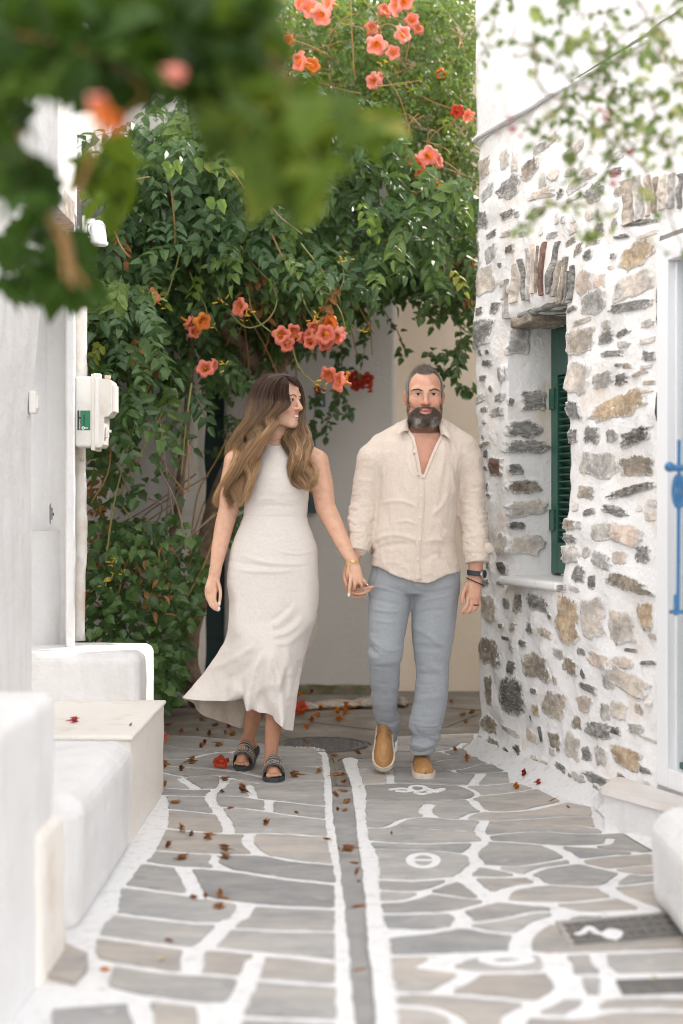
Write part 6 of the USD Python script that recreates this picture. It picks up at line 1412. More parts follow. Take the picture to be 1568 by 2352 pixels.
def face_tint(H, V, base, lip, blush, male):
    """The skin's tints: lips, ruddy cheeks and nose, a paler brow, darker eye sockets."""
    L = H.local(V); x, y, z = L.T
    near = (np.abs(x) < 0.2) & (np.abs(z + 0.02) < 0.18) & (np.abs(y) < 0.2)
    c = np.tile(np.asarray(base)[None], (len(V), 1))
    def g(cx, cz, rx, rz): return np.exp(-((np.abs(x) - cx) / rx) ** 2 - ((z - cz) / rz) ** 2) * (y < -0.03) * near
    b = np.clip(g(0.038, -0.034, 0.022, 0.018) + (0.8 if male else 0.25) * g(0, -0.036, 0.014, 0.014) + (0.5 * g(0.03, 0.05, 0.03, 0.02) if male else 0), 0, 1)
    ear = ((np.abs(x) > 0.069) & (np.abs(z + 0.012) < 0.035) & near).astype(float) * 0.8
    b = np.clip(b + ear, 0, 1)[:, None] * (0.75 if male else 0.4)
    c = c * (1 - b) + np.asarray(blush)[None] * b
    lp = (np.clip(1.5 - np.abs(x) / 0.020, 0, 1) * np.clip(1.5 - np.abs(z + 0.0685 - 0.10 * np.abs(x)) / 0.0095, 0, 1) * (y < -0.075) * near)[:, None]
    lp = np.clip(lp * 1.3, 0, 1)
    c = c * (1 - lp) + np.asarray(lip)[None] * lp
    soc = np.clip(g(0.0315, -0.001, 0.015, 0.0085) * 0.5, 0, 1)[:, None]
    return c * (1 - soc * 0.35)
def on_skin(m, pts, lift):
    _, i = cKDTree(m.vertices).query(pts); return m.vertices[i] * 0.5 + pts * 0.5 + (m.vertices[i] - pts) * 0.5 + vnormals(m)[i] * lift
def eyes(H, parent, brow_col, male, skin_m, brow_r=0.0038):
    for s in (-1, 1):
        e = trimesh.creation.icosphere(3, 1.0); e.apply_scale([0.0120, 0.0085, 0.0038 if male else 0.0046]); e.vertices += [s * 0.0318, -0.0855, -0.0008]
        ew = obj('eye', (H.many(e.vertices), e.faces), 'eye_white', parent, smooth=True)
        i = trimesh.creation.icosphere(2, 1.0); i.apply_scale([0.0056, 0.003, 0.0044 if male else 0.0050]); i.vertices += [s * 0.0318, -0.0928, -0.0004]
        obj('iris', (H.many(i.vertices), i.faces), 'iris', ew, smooth=True)
        ln_ = smooth_line([(s * 0.0195, -0.0915, 0.000), (s * 0.027, -0.0955, 0.0048), (s * 0.036, -0.0935, 0.0042), (s * 0.0455, -0.085, 0.0010)], 12)
        obj('eyelash', tube(H.many(ln_), 0.0013 * H.S, 5), 'iris', parent, smooth=True)
        bl_ = smooth_line([(s * 0.013, -0.0995, 0.0150), (s * 0.026, -0.1000, 0.0195), (s * 0.040, -0.090, 0.0200), (s * 0.054, -0.0745, 0.0130)], 16)
        r_ = np.interp(np.linspace(0, 1, 16), [0, 0.2, 0.7, 1], [0.6, 1.0, 0.9, 0.3]) * brow_r * H.S
        t_ = tube(smooth_line(on_skin(skin_m, H.many(bl_), 0.0006)[::3], 16), r_, 6)
        obj('eyebrow', t_, 'beard', parent, smooth=True, color=np.tile(np.asarray(brow_col)[None], (len(t_.vertices), 1)))
def hand_chain(f, pts, r, k=0.006):
    f.chain(smooth_line(pts, max(4, 2 * len(pts))), np.linspace(r, r * 0.82, max(4, 2 * len(pts))), k)
# ------------------------------------------------------------------ the man
rg = np.random.default_rng(77)
DM = 6.50
def pm(u, v, dy=0.0): return P(u, v, DM + dy)
PX = DM / FPX
mann = thing('person', "bearded man in cream linen shirt and grey trousers, holding the woman's hand", 'person')
SK, LIP, BL = (0.54, 0.31, 0.215), (0.54, 0.22, 0.19), (0.55, 0.22, 0.155)
HM = Head(pm(974.5, 908, 0.0), 1.11, 0.0, 0.03, 0.0)
f = Field(pm(775, 1420, -0.30) - 0.02, pm(1150, 825, 0.28) + [0.02, 0.0, 0.02], 0.0042)
build_head(f, HM, True, 0.6)
f.chain([pm(974, 968, 0.03), pm(974, 1000, 0.045)], [0.064, 0.070], 0.03, 0.95)
f.chain([pm(940, 1012, 0.03), pm(870, 1044, 0.03)], [0.050, 0.050], 0.03)
f.chain([pm(1008, 1012, 0.03), pm(1068, 1048, 0.03)], [0.050, 0.050], 0.03)
zz = [pm(0, v)[2] for v in (995, 1020, 1060, 1110, 1180, 1250, 1330, 1350)]
f.column(zz, [pm(u, 0)[0] for u in (972, 970, 968, 964, 958, 956, 954, 952)], np.array([58, 78, 84, 80, 74, 74, 76, 60]) * PX, DM + 0.02, [0.083, 0.104, 0.120, 0.118, 0.11, 0.11, 0.10, 0.08], 0.03)
# his right arm (on the left in view) to the clasped hands
f.chain([pm(862, 1050, 0.02), pm(838, 1150, 0.03), pm(832, 1195, 0.02), pm(818, 1258, -0.03), pm(806, 1296, -0.04)], [0.046, 0.040, 0.036, 0.035, 0.029], 0.02)
f.chain([pm(806, 1296, -0.04), pm(801, 1322, -0.04), pm(804, 1345, -0.045)], [0.027, 0.031, 0.028], 0.015, 0.8)
hand_chain(f, [pm(797, 1312, -0.06), pm(792, 1328, -0.085), pm(797, 1343, -0.10)], 0.0095)
hand_chain(f, [pm(806, 1350, -0.05), pm(822, 1352, -0.085), pm(838, 1350, -0.095), pm(857, 1347, -0.09)], 0.0092)
hand_chain(f, [pm(804, 1357, -0.05), pm(818, 1363, -0.085), pm(832, 1362, -0.095), pm(848, 1355, -0.09)], 0.0090)
hand_chain(f, [pm(802, 1358, -0.04), pm(812, 1369, -0.06), pm(826, 1370, -0.075), pm(838, 1366, -0.075)], 0.0085)
hand_chain(f, [pm(808, 1342, -0.05), pm(824, 1343, -0.075), pm(834, 1344, -0.08)], 0.009)
# his left arm (on the right)
f.chain([pm(1070, 1055, 0.02), pm(1084, 1150, 0.03), pm(1090, 1205, 0.02), pm(1092, 1270, -0.02), pm(1092, 1318, -0.03)], [0.046, 0.040, 0.036, 0.038, 0.031], 0.02)
f.chain([pm(1092, 1318, -0.03), pm(1088, 1345, -0.04), pm(1085, 1368, -0.05)], [0.031, 0.037, 0.036], 0.015, 0.62)
hand_chain(f, [pm(1074, 1340, -0.05), pm(1064, 1360, -0.075), pm(1061, 1374, -0.08), pm(1061, 1385, -0.078)], 0.0105)
hand_chain(f, [pm(1074, 1370, -0.06), pm(1073, 1386, -0.075), pm(1067, 1398, -0.08), pm(1059, 1404, -0.075)], 0.0098)
hand_chain(f, [pm(1083, 1374, -0.055), pm(1082, 1392, -0.07), pm(1075, 1403, -0.075), pm(1065, 1407, -0.068)], 0.0098)
hand_chain(f, [pm(1091, 1372, -0.05), pm(1092, 1390, -0.06), pm(1086, 1402, -0.065), pm(1077, 1406, -0.06)], 0.0094)
hand_chain(f, [pm(1098, 1366, -0.04), pm(1100, 1382, -0.045), pm(1097, 1393, -0.05), pm(1090, 1400, -0.05)], 0.0085)
body = relax(f.mesh(), 3)
col = face_tint(HM, body.vertices, SK, LIP, BL, True)
bu, bv = to_uv(body.vertices)
chest = np.exp(-((bv - 1040) / 60) ** 2)[:, None] * 0.5
hands_ = (np.clip((bv - 1310) / 40, 0, 1) * 0.35)[:, None]
col = col * (1 - chest) + np.array([0.52, 0.23, 0.155]) * chest
col = col * (1 - hands_) + np.array([0.56, 0.30, 0.215]) * hands_
mbody = obj('body', body, 'skin', mann, smooth=True, color=col)
eyes(HM, mann, (0.10, 0.072, 0.055), True, body, 0.0033)
ml_ = tube(on_skin(body, HM.many(smooth_line([(-0.023, -0.085, -0.0655), (-0.010, -0.097, -0.0685), (0, -0.099, -0.069), (0.010, -0.097, -0.0685), (0.023, -0.085, -0.0655)], 16)), 0.0008), 0.0011, 5)
obj('lip_line', ml_, 'beard', mann, color=np.tile(np.array([[0.20, 0.06, 0.05]]), (len(ml_.vertices), 1)))
# hair, beard: a shell over head and jaw with single hairs on it
L = HM.local(body.vertices); Nb = vnormals(body); Nl = Nb @ HM.M
def shell(name, amount, tint, lookm, parent):
    """The skin lifted by amount(local points) where that is above zero."""
    a = amount(L); keep = a > 0
    fk = body.faces[keep[body.faces].all(1)]
    idx = np.unique(fk); mp_ = np.full(len(a), -1); mp_[idx] = np.arange(len(idx))
    V = body.vertices[idx] + Nb[idx] * a[idx][:, None]
    jit = meshkit.fbm(V * 120, 2, 4)[:, None] - 0.5
    V = V + Nb[idx] * jit * np.minimum(a[idx], 0.008)[:, None] * 0.9
    m = trimesh.Trimesh(V, mp_[fk], process=False)
    c = tint(L[idx])
    k_ = np.clip(a[idx] / 0.0034, 0, 1)[:, None] ** 0.8; c = np.array([0.47, 0.265, 0.18])[None] * (1 - k_) + c * k_
    return obj(name, m, lookm, parent, smooth=True, color=c), m, L[idx]
def head_only(L): return (np.abs(L[:, 0]) < 0.12) & (np.abs(L[:, 2]) < 0.19) & (np.abs(L[:, 1]) < 0.16)
def hairline(L):
    x, y, z = L.T
    # height of the hair's edge: forehead, temples, round the ears to the nape
    zl = np.where(y < -0.045, 0.079 - 0.3 * np.clip(np.abs(x) - 0.046, 0, 1) + 0.010 * np.exp(-((np.abs(x) - 0.036) / 0.012) ** 2), np.where(y < 0.0, 0.076 - (y + 0.045) * 1.3 - 0.5 * np.clip(np.abs(x) - 0.052, 0, 1), np.where(y < 0.045, 0.0, -0.05)))
    zl = np.where((np.abs(x) > 0.058) & (y > -0.045) & (y < -0.004), -0.035, zl)
    ear = ((np.abs(x) > 0.0735) & (np.abs(z + 0.012) < 0.036) & (y > -0.006) & (y < 0.04)) | (np.abs(x) > 0.0785)
    return (z - zl) * head_only(L) * ~ear
def hair_amt(L):
    e = hairline(L); top = np.clip((L[:, 2] - 0.075) / 0.03, 0, 1)
    return np.where(e > 0, np.clip(e * 0.4, 0, 1) * 0 + np.minimum(0.0035 + top * 0.004, e * 0.5 + 0.001), 0)
def grey_tint(L):
    n = meshkit.fbm(L * 60, 3, 9)[:, None]; sidew = np.clip((np.abs(L[:, :1]) - 0.05) / 0.02, 0, 1)
    base = np.array([0.12, 0.095, 0.08])[None]; g_ = np.array([0.33, 0.32, 0.305])[None]
    k_ = np.clip(0.10 + sidew * 0.65 + (n - 0.5) * 0.6, 0, 1)
    return base * (1 - k_) + g_ * k_
hair_o, hair_m, _ = shell('hair', hair_amt, grey_tint, 'beard', mann)
def beard_amt(L):
    x, y, z = L.T; ax = np.abs(x)
    upper = np.where(ax < 0.034, -0.049 - 0.0 * ax, -0.049 - (ax - 0.034) * 0.8)          # moustache and cheek line
    upper = np.where(y > -0.035, np.where(y > -0.02, 0.02, -0.040), upper)
    e = np.minimum(upper - z, 0.03)
    lips_ = ((ax / 0.0235) ** 2 + ((z + 0.0690 - 0.09 * ax) / 0.0095) ** 2 < 1) & (y < -0.07)
    soul = ((ax - 0.016) / 0.010) ** 2 + ((z + 0.088) / 0.008) ** 2 < 1
    low = np.clip((-0.075 - z) / 0.04, 0, 1); front = np.clip((-0.03 - y) / 0.04, 0, 1)
    a = 0.0024 + 0.0085 * low * front * np.clip(1.5 - ax / 0.05, 0.2, 1) + 0.004 * np.exp(-((z + 0.055) / 0.008) ** 2) * (ax < 0.042)
    a = np.where((z < -0.105) & (front > 0.2), a + 0.003, a)
    side = (ax > 0.060) & (y > -0.03) & (y < -0.002) & (z < 0.0) & (z > -0.08)
    a = np.where(side, 0.0012, a); a = np.where((ax > 0.048) & (z > -0.09), a * 0.55, a)
    under = (y > 0.0) & (z < -0.06)
    neckcut = (z < -0.121) | ((y > -0.012) & (z < -0.092))
    ok = (e > 0) & ~lips_ & ~under & ~neckcut & head_only(L) & ((y < -0.0) ) & ~((ax > 0.0735))
    e = np.minimum(e, np.where(y < -0.02, z + 0.119 + 0.006 * np.sin(ax * 260), 0.05) * 0.6); e = np.maximum(e, 0)
    return np.where(ok, np.minimum(a, 0.001 + e * 0.7) * np.where(soul, 0.45, 1.0), 0)
def beard_tint(L):
    n = meshkit.fbm(L * 75, 3, 12)[:, None]
    x, y, z = L[:, :1], L[:, 1:2], L[:, 2:]
    g_ = np.exp(-((np.abs(x) - 0.031) / 0.012) ** 2) * np.clip((-0.086 - z) / 0.015, 0, 1)
    base = np.array([0.125, 0.092, 0.070])[None]; grey = np.array([0.58, 0.57, 0.55])[None]
    k_ = np.clip(g_ * (n * 3.0 - 0.75) + (n - 0.52) * 1.1, 0, 0.9)
    return base * (1 - k_) + grey * k_
beard_o, beard_m, _ = shell('beard', beard_amt, beard_tint, 'beard', mann)
def fuzz(name, m, n, ln, lift, droop, tintf, curl, width, parent, rg, tint_jit=0.35):
    """n single hairs growing from a shell."""
    pts, fi = trimesh.sample.sample_surface(m, n, seed=int(rg.integers(1 << 30)))
    N = m.face_normals[fi]; Ls = HM.local(pts); le = ln(Ls) * rg.uniform(0.6, 1.3, n)
    keep = le > 0.0008; pts, N, Ls, le = pts[keep], N[keep], Ls[keep], le[keep]; n = len(pts)
    d = lift(Ls, N) + rg.normal(0, curl, (n, 3)); d /= np.linalg.norm(d, axis=1, keepdims=True)
    k_ = rg.normal(0, curl, (n, 3)); out = []
    for t in np.linspace(0, 1, 5):
        out.append(pts + d * (le * t)[:, None] + (k_ + np.array([0, 0, -droop])[None]) * (le * t * t)[:, None])
    C = np.stack(out, 1); c = np.clip(tintf(Ls) * (1 + rg.normal(0, tint_jit, (n, 1))), 0.008, 1)
    curves(name, C.reshape(-1, 3), np.full(n, 5), np.tile(np.array([1, 1, .9, .7, .35]) * width, n), 'short_hair', parent, np.repeat(c, 5, 0))
fuzz('strands', beard_m, 7000, lambda L_: np.where(L_[:, 2] < -0.08, 0.010, 0.0065) * np.where(np.abs(L_[:, 0]) > 0.06, 0.4, 1), lambda L_, N: N * 0.8 + np.array([0, -0.1, -0.7]), 0.25, lambda L_: np.clip(beard_tint(L_ + rg.normal(0, 0.004, L_.shape)) * 1.25, 0, 1), 0.42, 0.0008, beard_o, rg)
fuzz('strands', hair_m, 9000, lambda L_: 0.004 + 0.009 * np.clip((L_[:, 2] - 0.080) / 0.03, 0, 1) * np.clip(1.25 - np.abs(L_[:, 0]) / 0.055, 0, 1), lambda L_, N: N * 0.7 + np.array([0, 0.05, 0.75])[None] * np.clip((L_[:, 2:] - 0.03) / 0.05, 0, 1) - np.sign(L_[:, :1]) * np.array([[0.5, 0, 0]]), 0.0, lambda L_: grey_tint(L_) * 1.25, 0.4, 0.0008, hair_o, rg)

# --- shirt
zs_uv = [(988, 928, 1020), (1000, 905, 1042), (1015, 880, 1066), (1040, 868, 1078), (1075, 868, 1064), (1110, 869, 1056), (1150, 868, 1051), (1185, 864, 1049), (1215, 858, 1046), (1250, 855, 1046), (1285, 852, 1052), (1315, 850, 1059), (1350, 850, 1062)]
f = Field(pm(780, 1355, -0.30) - 0.01, pm(1150, 955, 0.30) + 0.01, 0.005)
zz = [pm(0, q[0])[2] for q in zs_uv]; cxs = [pm((q[1] + q[2]) / 2, 0)[0] for q in zs_uv]; has = np.array([(q[2] - q[1]) / 2 * PX for q in zs_uv])
dep = np.array([0.085, 0.10, 0.118, 0.130, 0.142, 0.148, 0.150, 0.150, 0.150, 0.150, 0.150, 0.150, 0.148])
f.column(zz, cxs, has, DM + 0.02, dep, 0.03, 2.3)
f.chain([pm(941, 992, 0.035), pm(880, 1026, 0.03), pm(858, 1052, 0.025)], [0.062, 0.066, 0.068], 0.05)
f.chain([pm(1010, 992, 0.035), pm(1064, 1028, 0.03), pm(1074, 1056, 0.025)], [0.062, 0.064, 0.066], 0.05)
armL = [pm(853, 1056, 0.02), pm(845, 1100, 0.025), pm(838, 1150, 0.03), pm(831, 1190, 0.015), pm(828, 1225, -0.01), pm(826, 1252, -0.03)]
armR = [pm(1074, 1060, 0.02), pm(1083, 1105, 0.025), pm(1084, 1150, 0.03), pm(1087, 1190, 0.02), pm(1091, 1225, 0.0), pm(1092, 1262, -0.02)]
f.chain(armL, [0.066, 0.066, 0.063, 0.067, 0.056, 0.048], 0.022)
f.chain(armR, [0.064, 0.062, 0.060, 0.066, 0.062, 0.060], 0.022)
def hem_z(X):
    u = CU + X[..., 0] / (DM - 0.12) * FPX
    v = np.interp(u, [848, 870, 908, 940, 965, 987, 1012, 1035, 1062], [1298, 1303, 1322, 1333, 1339, 1338, 1328, 1318, 1314])
    return CAM_H - (v - CV) * (DM - 0.12) / FPX + (X[..., 1] > DM + 0.02) * -0.0
xlo, xhi = pm(845, 0)[0], pm(1066, 0)[0]
X_ = f.block(np.array([xlo - 0.0, DM - 0.3, f.lo[2]]), np.array([xhi, DM + 0.3, pm(0, 1290)[2]]))
f.F[X_[0]] = np.maximum(f.F[X_[0]], hem_z(X_[1]) - X_[1][..., 2])
Vpoly = Polygon([pm(u, v)[[0, 2]] for u, v in [(938, 984), (951, 1003), (957, 1028), (963, 1060), (969.5, 1096), (978, 1075), (987, 1052), (997, 1028), (1011, 1000), (1012, 950), (937, 950)]])
sh = f.mesh()
V = np.array(sh.vertices)
sh = relax(sh, 4)
arm_mask = lambda V: np.clip((np.abs(to_uv(V)[0] - np.where(to_uv(V)[0] < 960, 868, 1052)) * np.where((to_uv(V)[0] < 868) | (to_uv(V)[0] > 1052), 1, 0)) / 12, 0, 1)
low_arm = lambda V: arm_mask(V) * (0.35 + 0.65 * np.clip((to_uv(V)[1] - 1090) / 80, 0, 1))
sh = wrinkle(sh, 0.008, (0.11, 0.13, 0.034), 3, low_arm)
sh = wrinkle(sh, 0.008, (0.06, 0.09, 0.055), 5, low_arm)
sh = wrinkle(sh, 0.0065, (0.05, 0.10, 0.17), 7, lambda V: 1 - arm_mask(V))
sh = wrinkle(sh, 0.0045, (0.12, 0.10, 0.05), 8, lambda V: (1 - arm_mask(V)) * np.clip((to_uv(V)[1] - 1180) / 60, 0, 1))
sh = folds(sh, [([(872, 1100), (880, 1070), (892, 1030)], 0.006, 5), ([(1052, 1145), (1040, 1110), (1036, 1060)], 0.006, 5), ([(868, 1155), (920, 1150), (962, 1163)], 0.005, 5), ([(860, 1240), (900, 1228), (940, 1234), (962, 1246)], 0.008, 6), ([(862, 1262), (900, 1250), (950, 1250)], -0.006, 5),
  ([(1044, 1240), (1018, 1215), (1006, 1190)], 0.007, 6), ([(1046, 1262), (1010, 1240), (975, 1242)], 0.006, 5), ([(1050, 1285), (1000, 1272), (972, 1290)], -0.005, 6), ([(905, 1200), (935, 1196), (962, 1206)], 0.004, 4), ([(985, 1190), (1015, 1160), (1030, 1130)], 0.005, 5), ([(922, 1010), (934, 1060), (950, 1100)], 0.004, 4), ([(1020, 1010), (1018, 1060), (1008, 1110)], 0.004, 5), ([(940, 1010), (952, 1070), (966, 1100)], 0.005, 4)])
# opening at the throat: faces in front whose middle lies in the V are cut away
V = np.array(sh.vertices); zv = (V[:, 2])
c3 = V[sh.faces].mean(1)
cut = shapely.contains_xy(Vpoly, c3[:, 0] * DM / c3[:, 1], CAM_H + (c3[:, 2] - CAM_H) * DM / c3[:, 1]) & (c3[:, 1] < DM + 0.045)
flat = np.column_stack([V[:, 0] * DM / V[:, 1], CAM_H + (V[:, 2] - CAM_H) * DM / V[:, 1]])
inV = shapely.contains_xy(Vpoly, flat[:, 0], flat[:, 1]) & (V[:, 1] < DM + 0.045)
cut = inV[sh.faces].all(1)
edge_ = np.unique(sh.faces[~cut]); edge_ = edge_[inV[edge_]]
for i_ in edge_:                                    # the cut follows the drawn line, not the grid
    q_ = Vpoly.exterior.interpolate(Vpoly.exterior.project(Point(*flat[i_])))
    V[i_, 0], V[i_, 2] = q_.x * V[i_, 1] / DM, CAM_H + (q_.y - CAM_H) * V[i_, 1] / DM
sh = trimesh.Trimesh(V, sh.faces[~cut], process=False); sh.remove_unreferenced_vertices()
shirt = obj('shirt', sh, 'shirt_linen', mann, smooth=True)
hit = trimesh.ray.ray_triangle.RayMeshIntersector(sh)
def on_cloth(u, v, mesh_, lift=0.002, dflt=6.36):
    o = np.array([0, 0, CAM_H]); d = np.array([(u - CU) / FPX, 1.0, -(v - CV) / FPX])
    loc, _, _ = trimesh.ray.ray_triangle.RayMeshIntersector(mesh_).intersects_location([o], [d], multiple_hits=False)
    y = loc[0][1] if len(loc) else dflt
    return P(u, v, y - lift)
def cloth_points(uvs, mesh_, lift, dflt=6.36):
    d = np.array([[(u - CU) / FPX, 1.0, -(v - CV) / FPX] for u, v in uvs]); o = np.tile([0, 0, CAM_H], (len(d), 1))
    loc, ri, _ = trimesh.ray.ray_triangle.RayMeshIntersector(mesh_).intersects_location(o, d, multiple_hits=False)
    y = np.full(len(d), np.nan); y[ri] = loc[:, 1]
    if np.isnan(y).any():
        ok = ~np.isnan(y); y = np.interp(np.arange(len(y)), np.arange(len(y))[ok], y[ok]) if ok.any() else np.full(len(y), dflt)
    y = np.convolve(np.r_[y[0], y, y[-1]], [0.25, 0.5, 0.25], 'valid') if len(y) > 4 else y
    return np.array([P(u, v, yy - lift) for (u, v), yy in zip(uvs, y)])
def ribbon(line, w, mesh_, lift=0.003, n=40):
    q = smooth_line(line, n); t = np.gradient(q, axis=0); nr = np.column_stack([-t[:, 1], t[:, 0]]); nr /= np.linalg.norm(nr, axis=1, keepdims=True)
    rows = [cloth_points(q + nr * (w * e), mesh_, lf) for e, lf in ((-1, -0.002), (-0.85, lift), (0.85, lift), (1, -0.002))]
    ymean = np.mean([r_[:, 1] for r_ in rows[1:3]], 0)
    return grid_mesh(np.stack(rows, 1))
obj('placket', ribbon([(966.5, 1100), (968, 1130), (967, 1165), (964, 1205), (962, 1238), (958, 1285), (961, 1330)], 7, sh, 0.0055), 'shirt_linen', shirt, smooth=True)
obj('lapel', ribbon([(936, 990), (948, 1004), (954, 1030), (960, 1062), (966.5, 1100)], 5, sh, 0.004, 24), 'shirt_linen', shirt, smooth=True)
obj('lapel', ribbon([(1014, 1000), (1001, 1026), (990, 1052), (981, 1074), (971, 1098)], 4.5, sh, 0.004, 24), 'shirt_linen', shirt, smooth=True)
for u, v in [(951, 1036.5), (961.5, 1088), (967.6, 1137.7), (965.8, 1187), (964, 1238), (960, 1283)]:
    b_ = trimesh.creation.cylinder(0.0064, 0.004, sections=14); b_.apply_transform(trimesh.transformations.rotation_matrix(math.pi / 2, [1, 0, 0])); b_.apply_translation(on_cloth(u, v, sh, 0.009))
    obj('button', b_, 'button', shirt)
def collar(pts, flip):
    """A turned-down collar leaf: fold line at the neck, outer edge lying on the shoulder."""
    a, b_ = [np.array([pm(*q) for q in row]) for row in pts]
    A_, B_ = smooth_line(a, 14), smooth_line(b_, 14)
    rows = [A_ + [0, 0.010, -0.012], A_, A_ * 0.75 + B_ * 0.25 + [0, -0.008, 0.006], A_ * 0.4 + B_ * 0.6 + [0, -0.008, 0.004], B_, B_ + [0, 0.006, -0.001]]
    m = grid_mesh(np.stack(rows, 0)); return m
obj('collar', collar([[(938, 990, -0.075), (936, 975, -0.055), (936, 964, -0.02), (942, 958, 0.05), (974, 957, 0.11)], [(911, 996, -0.105), (914, 988, -0.09), (921, 977, -0.045), (929, 974, 0.05), (974, 978, 0.128)]], 0), 'shirt_linen', shirt, smooth=True)
obj('collar', collar([[(1013, 998, -0.075), (1010, 982, -0.06), (1007, 967, -0.02), (1002, 959, 0.05), (974, 957, 0.11)], [(1035, 1009, -0.105), (1033, 997, -0.09), (1026, 982, -0.045), (1018, 976, 0.05), (974, 978, 0.128)]], 1), 'shirt_linen', shirt, smooth=True)
def cuff(a, b_, r0, r1, seed):
    f_ = Field(np.minimum(a, b_) - 0.10, np.maximum(a, b_) + 0.10, 0.004)
    f_.chain([a, b_], [r0, r1], 0.01)
    d_ = (b_ - a) / np.linalg.norm(b_ - a)
    X = f_.block(f_.lo, f_.lo + f_.h * f_.n); t = (X[1] - a) @ d_
    f_.F[X[0]] = np.maximum(f_.F[X[0]], np.maximum(-t, t - np.linalg.norm(b_ - a)))
    return wrinkle(relax(f_.mesh(), 6), 0.005, (0.03, 0.05, 0.03), seed)
obj('cuff', cuff(pm(829, 1226, -0.015), pm(823, 1266, -0.04), 0.050, 0.0455, 3), 'shirt_linen', shirt, smooth=True)
obj('cuff', cuff(pm(1092, 1244, -0.01), pm(1096, 1292, -0.03), 0.064, 0.056, 4), 'shirt_linen', shirt, smooth=True)
fl_ = trimesh.creation.icosphere(2, 1.0); fl_.apply_scale([0.030, 0.020, 0.024]); fl_.apply_translation(pm(1120, 1259, -0.05)); obj('cuff', lumpy(fl_, 0.008, 0.03, 4), 'shirt_linen', shirt, smooth=True)

# --- trousers
f = Field(pm(835, 1752, -0.26) - 0.01, pm(1068, 1280, 0.28) + 0.01, 0.005)
f.column([pm(0, v)[2] for v in (1285, 1310, 1340, 1362)], [pm(u, 0)[0] for u in (954, 955, 951, 949)], np.array([96, 103, 103, 100]) * PX, DM + 0.02, [0.118, 0.125, 0.125, 0.10], 0.03, 2.4)
Lrow = [(1345, 847.5, 950), (1375, 846, 946), (1398, 844, 941), (1440, 843.5, 934), (1470, 847, 928), (1499, 843, 926), (1516, 845, 919.5), (1542, 847.4, 918.5), (1566, 848.5, 918), (1602, 851, 914), (1638, 857, 911.5), (1655, 863, 920), (1674, 872, 916), (1689, 875, 913.5)]
Rrow = [(1345, 946, 1055), (1375, 945, 1053), (1398, 944.6, 1050), (1440, 943.4, 1046), (1470, 946, 1042), (1518, 951.8, 1033), (1542, 956, 1032), (1566, 953, 1032), (1614, 949.4, 1027), (1645, 942, 1020), (1662, 937.4, 1016), (1689, 950, 1011), (1710, 939, 1001), (1730, 942, 990), (1744, 944, 987)]
def leg(rows, ys):
    pts, rad = [], []
    for (v, l, r_), y in zip(rows, np.interp([q[0] for q in rows], *ys)):
        pts.append(pm((l + r_) / 2, v, y)); rad.append((r_ - l) / 2 * (DM + y) / FPX)
    return pts, np.array(rad)
pl_, rl_ = leg(Lrow, ([1345, 1500, 1600, 1689], [0.02, -0.05, 0.06, 0.20]))
pr_, rr2 = leg(Rrow, ([1345, 1500, 1600, 1744], [0.02, 0.0, 0.0, 0.02]))
f.chain(pl_, rl_ * 0.985, 0.022, 1.02); f.chain(pr_, rr2 * 0.985, 0.022, 1.02)
tr_ = relax(f.mesh(), 5)
tr_ = wrinkle(tr_, 0.0045, (0.13, 0.13, 0.042), 11, lambda V: 0.35 + 0.65 * np.clip((to_uv(V)[1] - 1420) / 60, 0, 1))
tr_ = wrinkle(tr_, 0.008, (0.10, 0.11, 0.028), 13, lambda V: np.clip((to_uv(V)[1] - 1640) / 50, 0, 1))
tr_ = folds(tr_, [([(852, 1345), (890, 1352), (930, 1366)], 0.005, 4), ([(850, 1375), (895, 1384), (936, 1392)], -0.005, 5), ([(850, 1398), (890, 1404), (935, 1404)], 0.006, 4), ([(848, 1420), (890, 1428), (930, 1425)], 0.004, 4), ([(846, 1455), (866, 1478), (890, 1492), (926, 1490)], 0.010, 6), ([(850, 1478), (855, 1495), (872, 1503)], -0.010, 6), ([(885, 1350), (920, 1358), (944, 1378)], -0.005, 4),
  ([(950, 1385), (985, 1376), (1040, 1366)], 0.005, 4), ([(948, 1410), (985, 1402), (1030, 1400)], -0.004, 4), ([(950, 1345), (990, 1352), (1050, 1340)], 0.004, 5), ([(946, 1440), (985, 1460), (1020, 1490)], 0.005, 6), ([(955, 1545), (990, 1530), (1030, 1555)], 0.006, 8), ([(945, 1615), (985, 1600), (1020, 1600)], 0.004, 8), ([(900, 1640), (915, 1648), (922, 1658)], 0.007, 5), ([(868, 1655), (895, 1662), (918, 1652)], -0.006, 4), ([(940, 1655), (965, 1690), (1000, 1700)], -0.008, 6), ([(945, 1705), (975, 1715), (1000, 1706)], 0.009, 5), ([(940, 1722), (965, 1728), (992, 1720)], -0.007, 4), ([(948, 1360), (952, 1320)], -0.004, 3), ([(866, 1305), (858, 1330), (850, 1350)], -0.005, 2.5), ([(1040, 1310), (1048, 1330), (1053, 1350)], -0.005, 2.5), ([(1046, 1440), (1034, 1530), (1028, 1620)], -0.004, 2.5)])
trousers = obj('trousers', tr_, 'trouser_twill', mann, smooth=True)
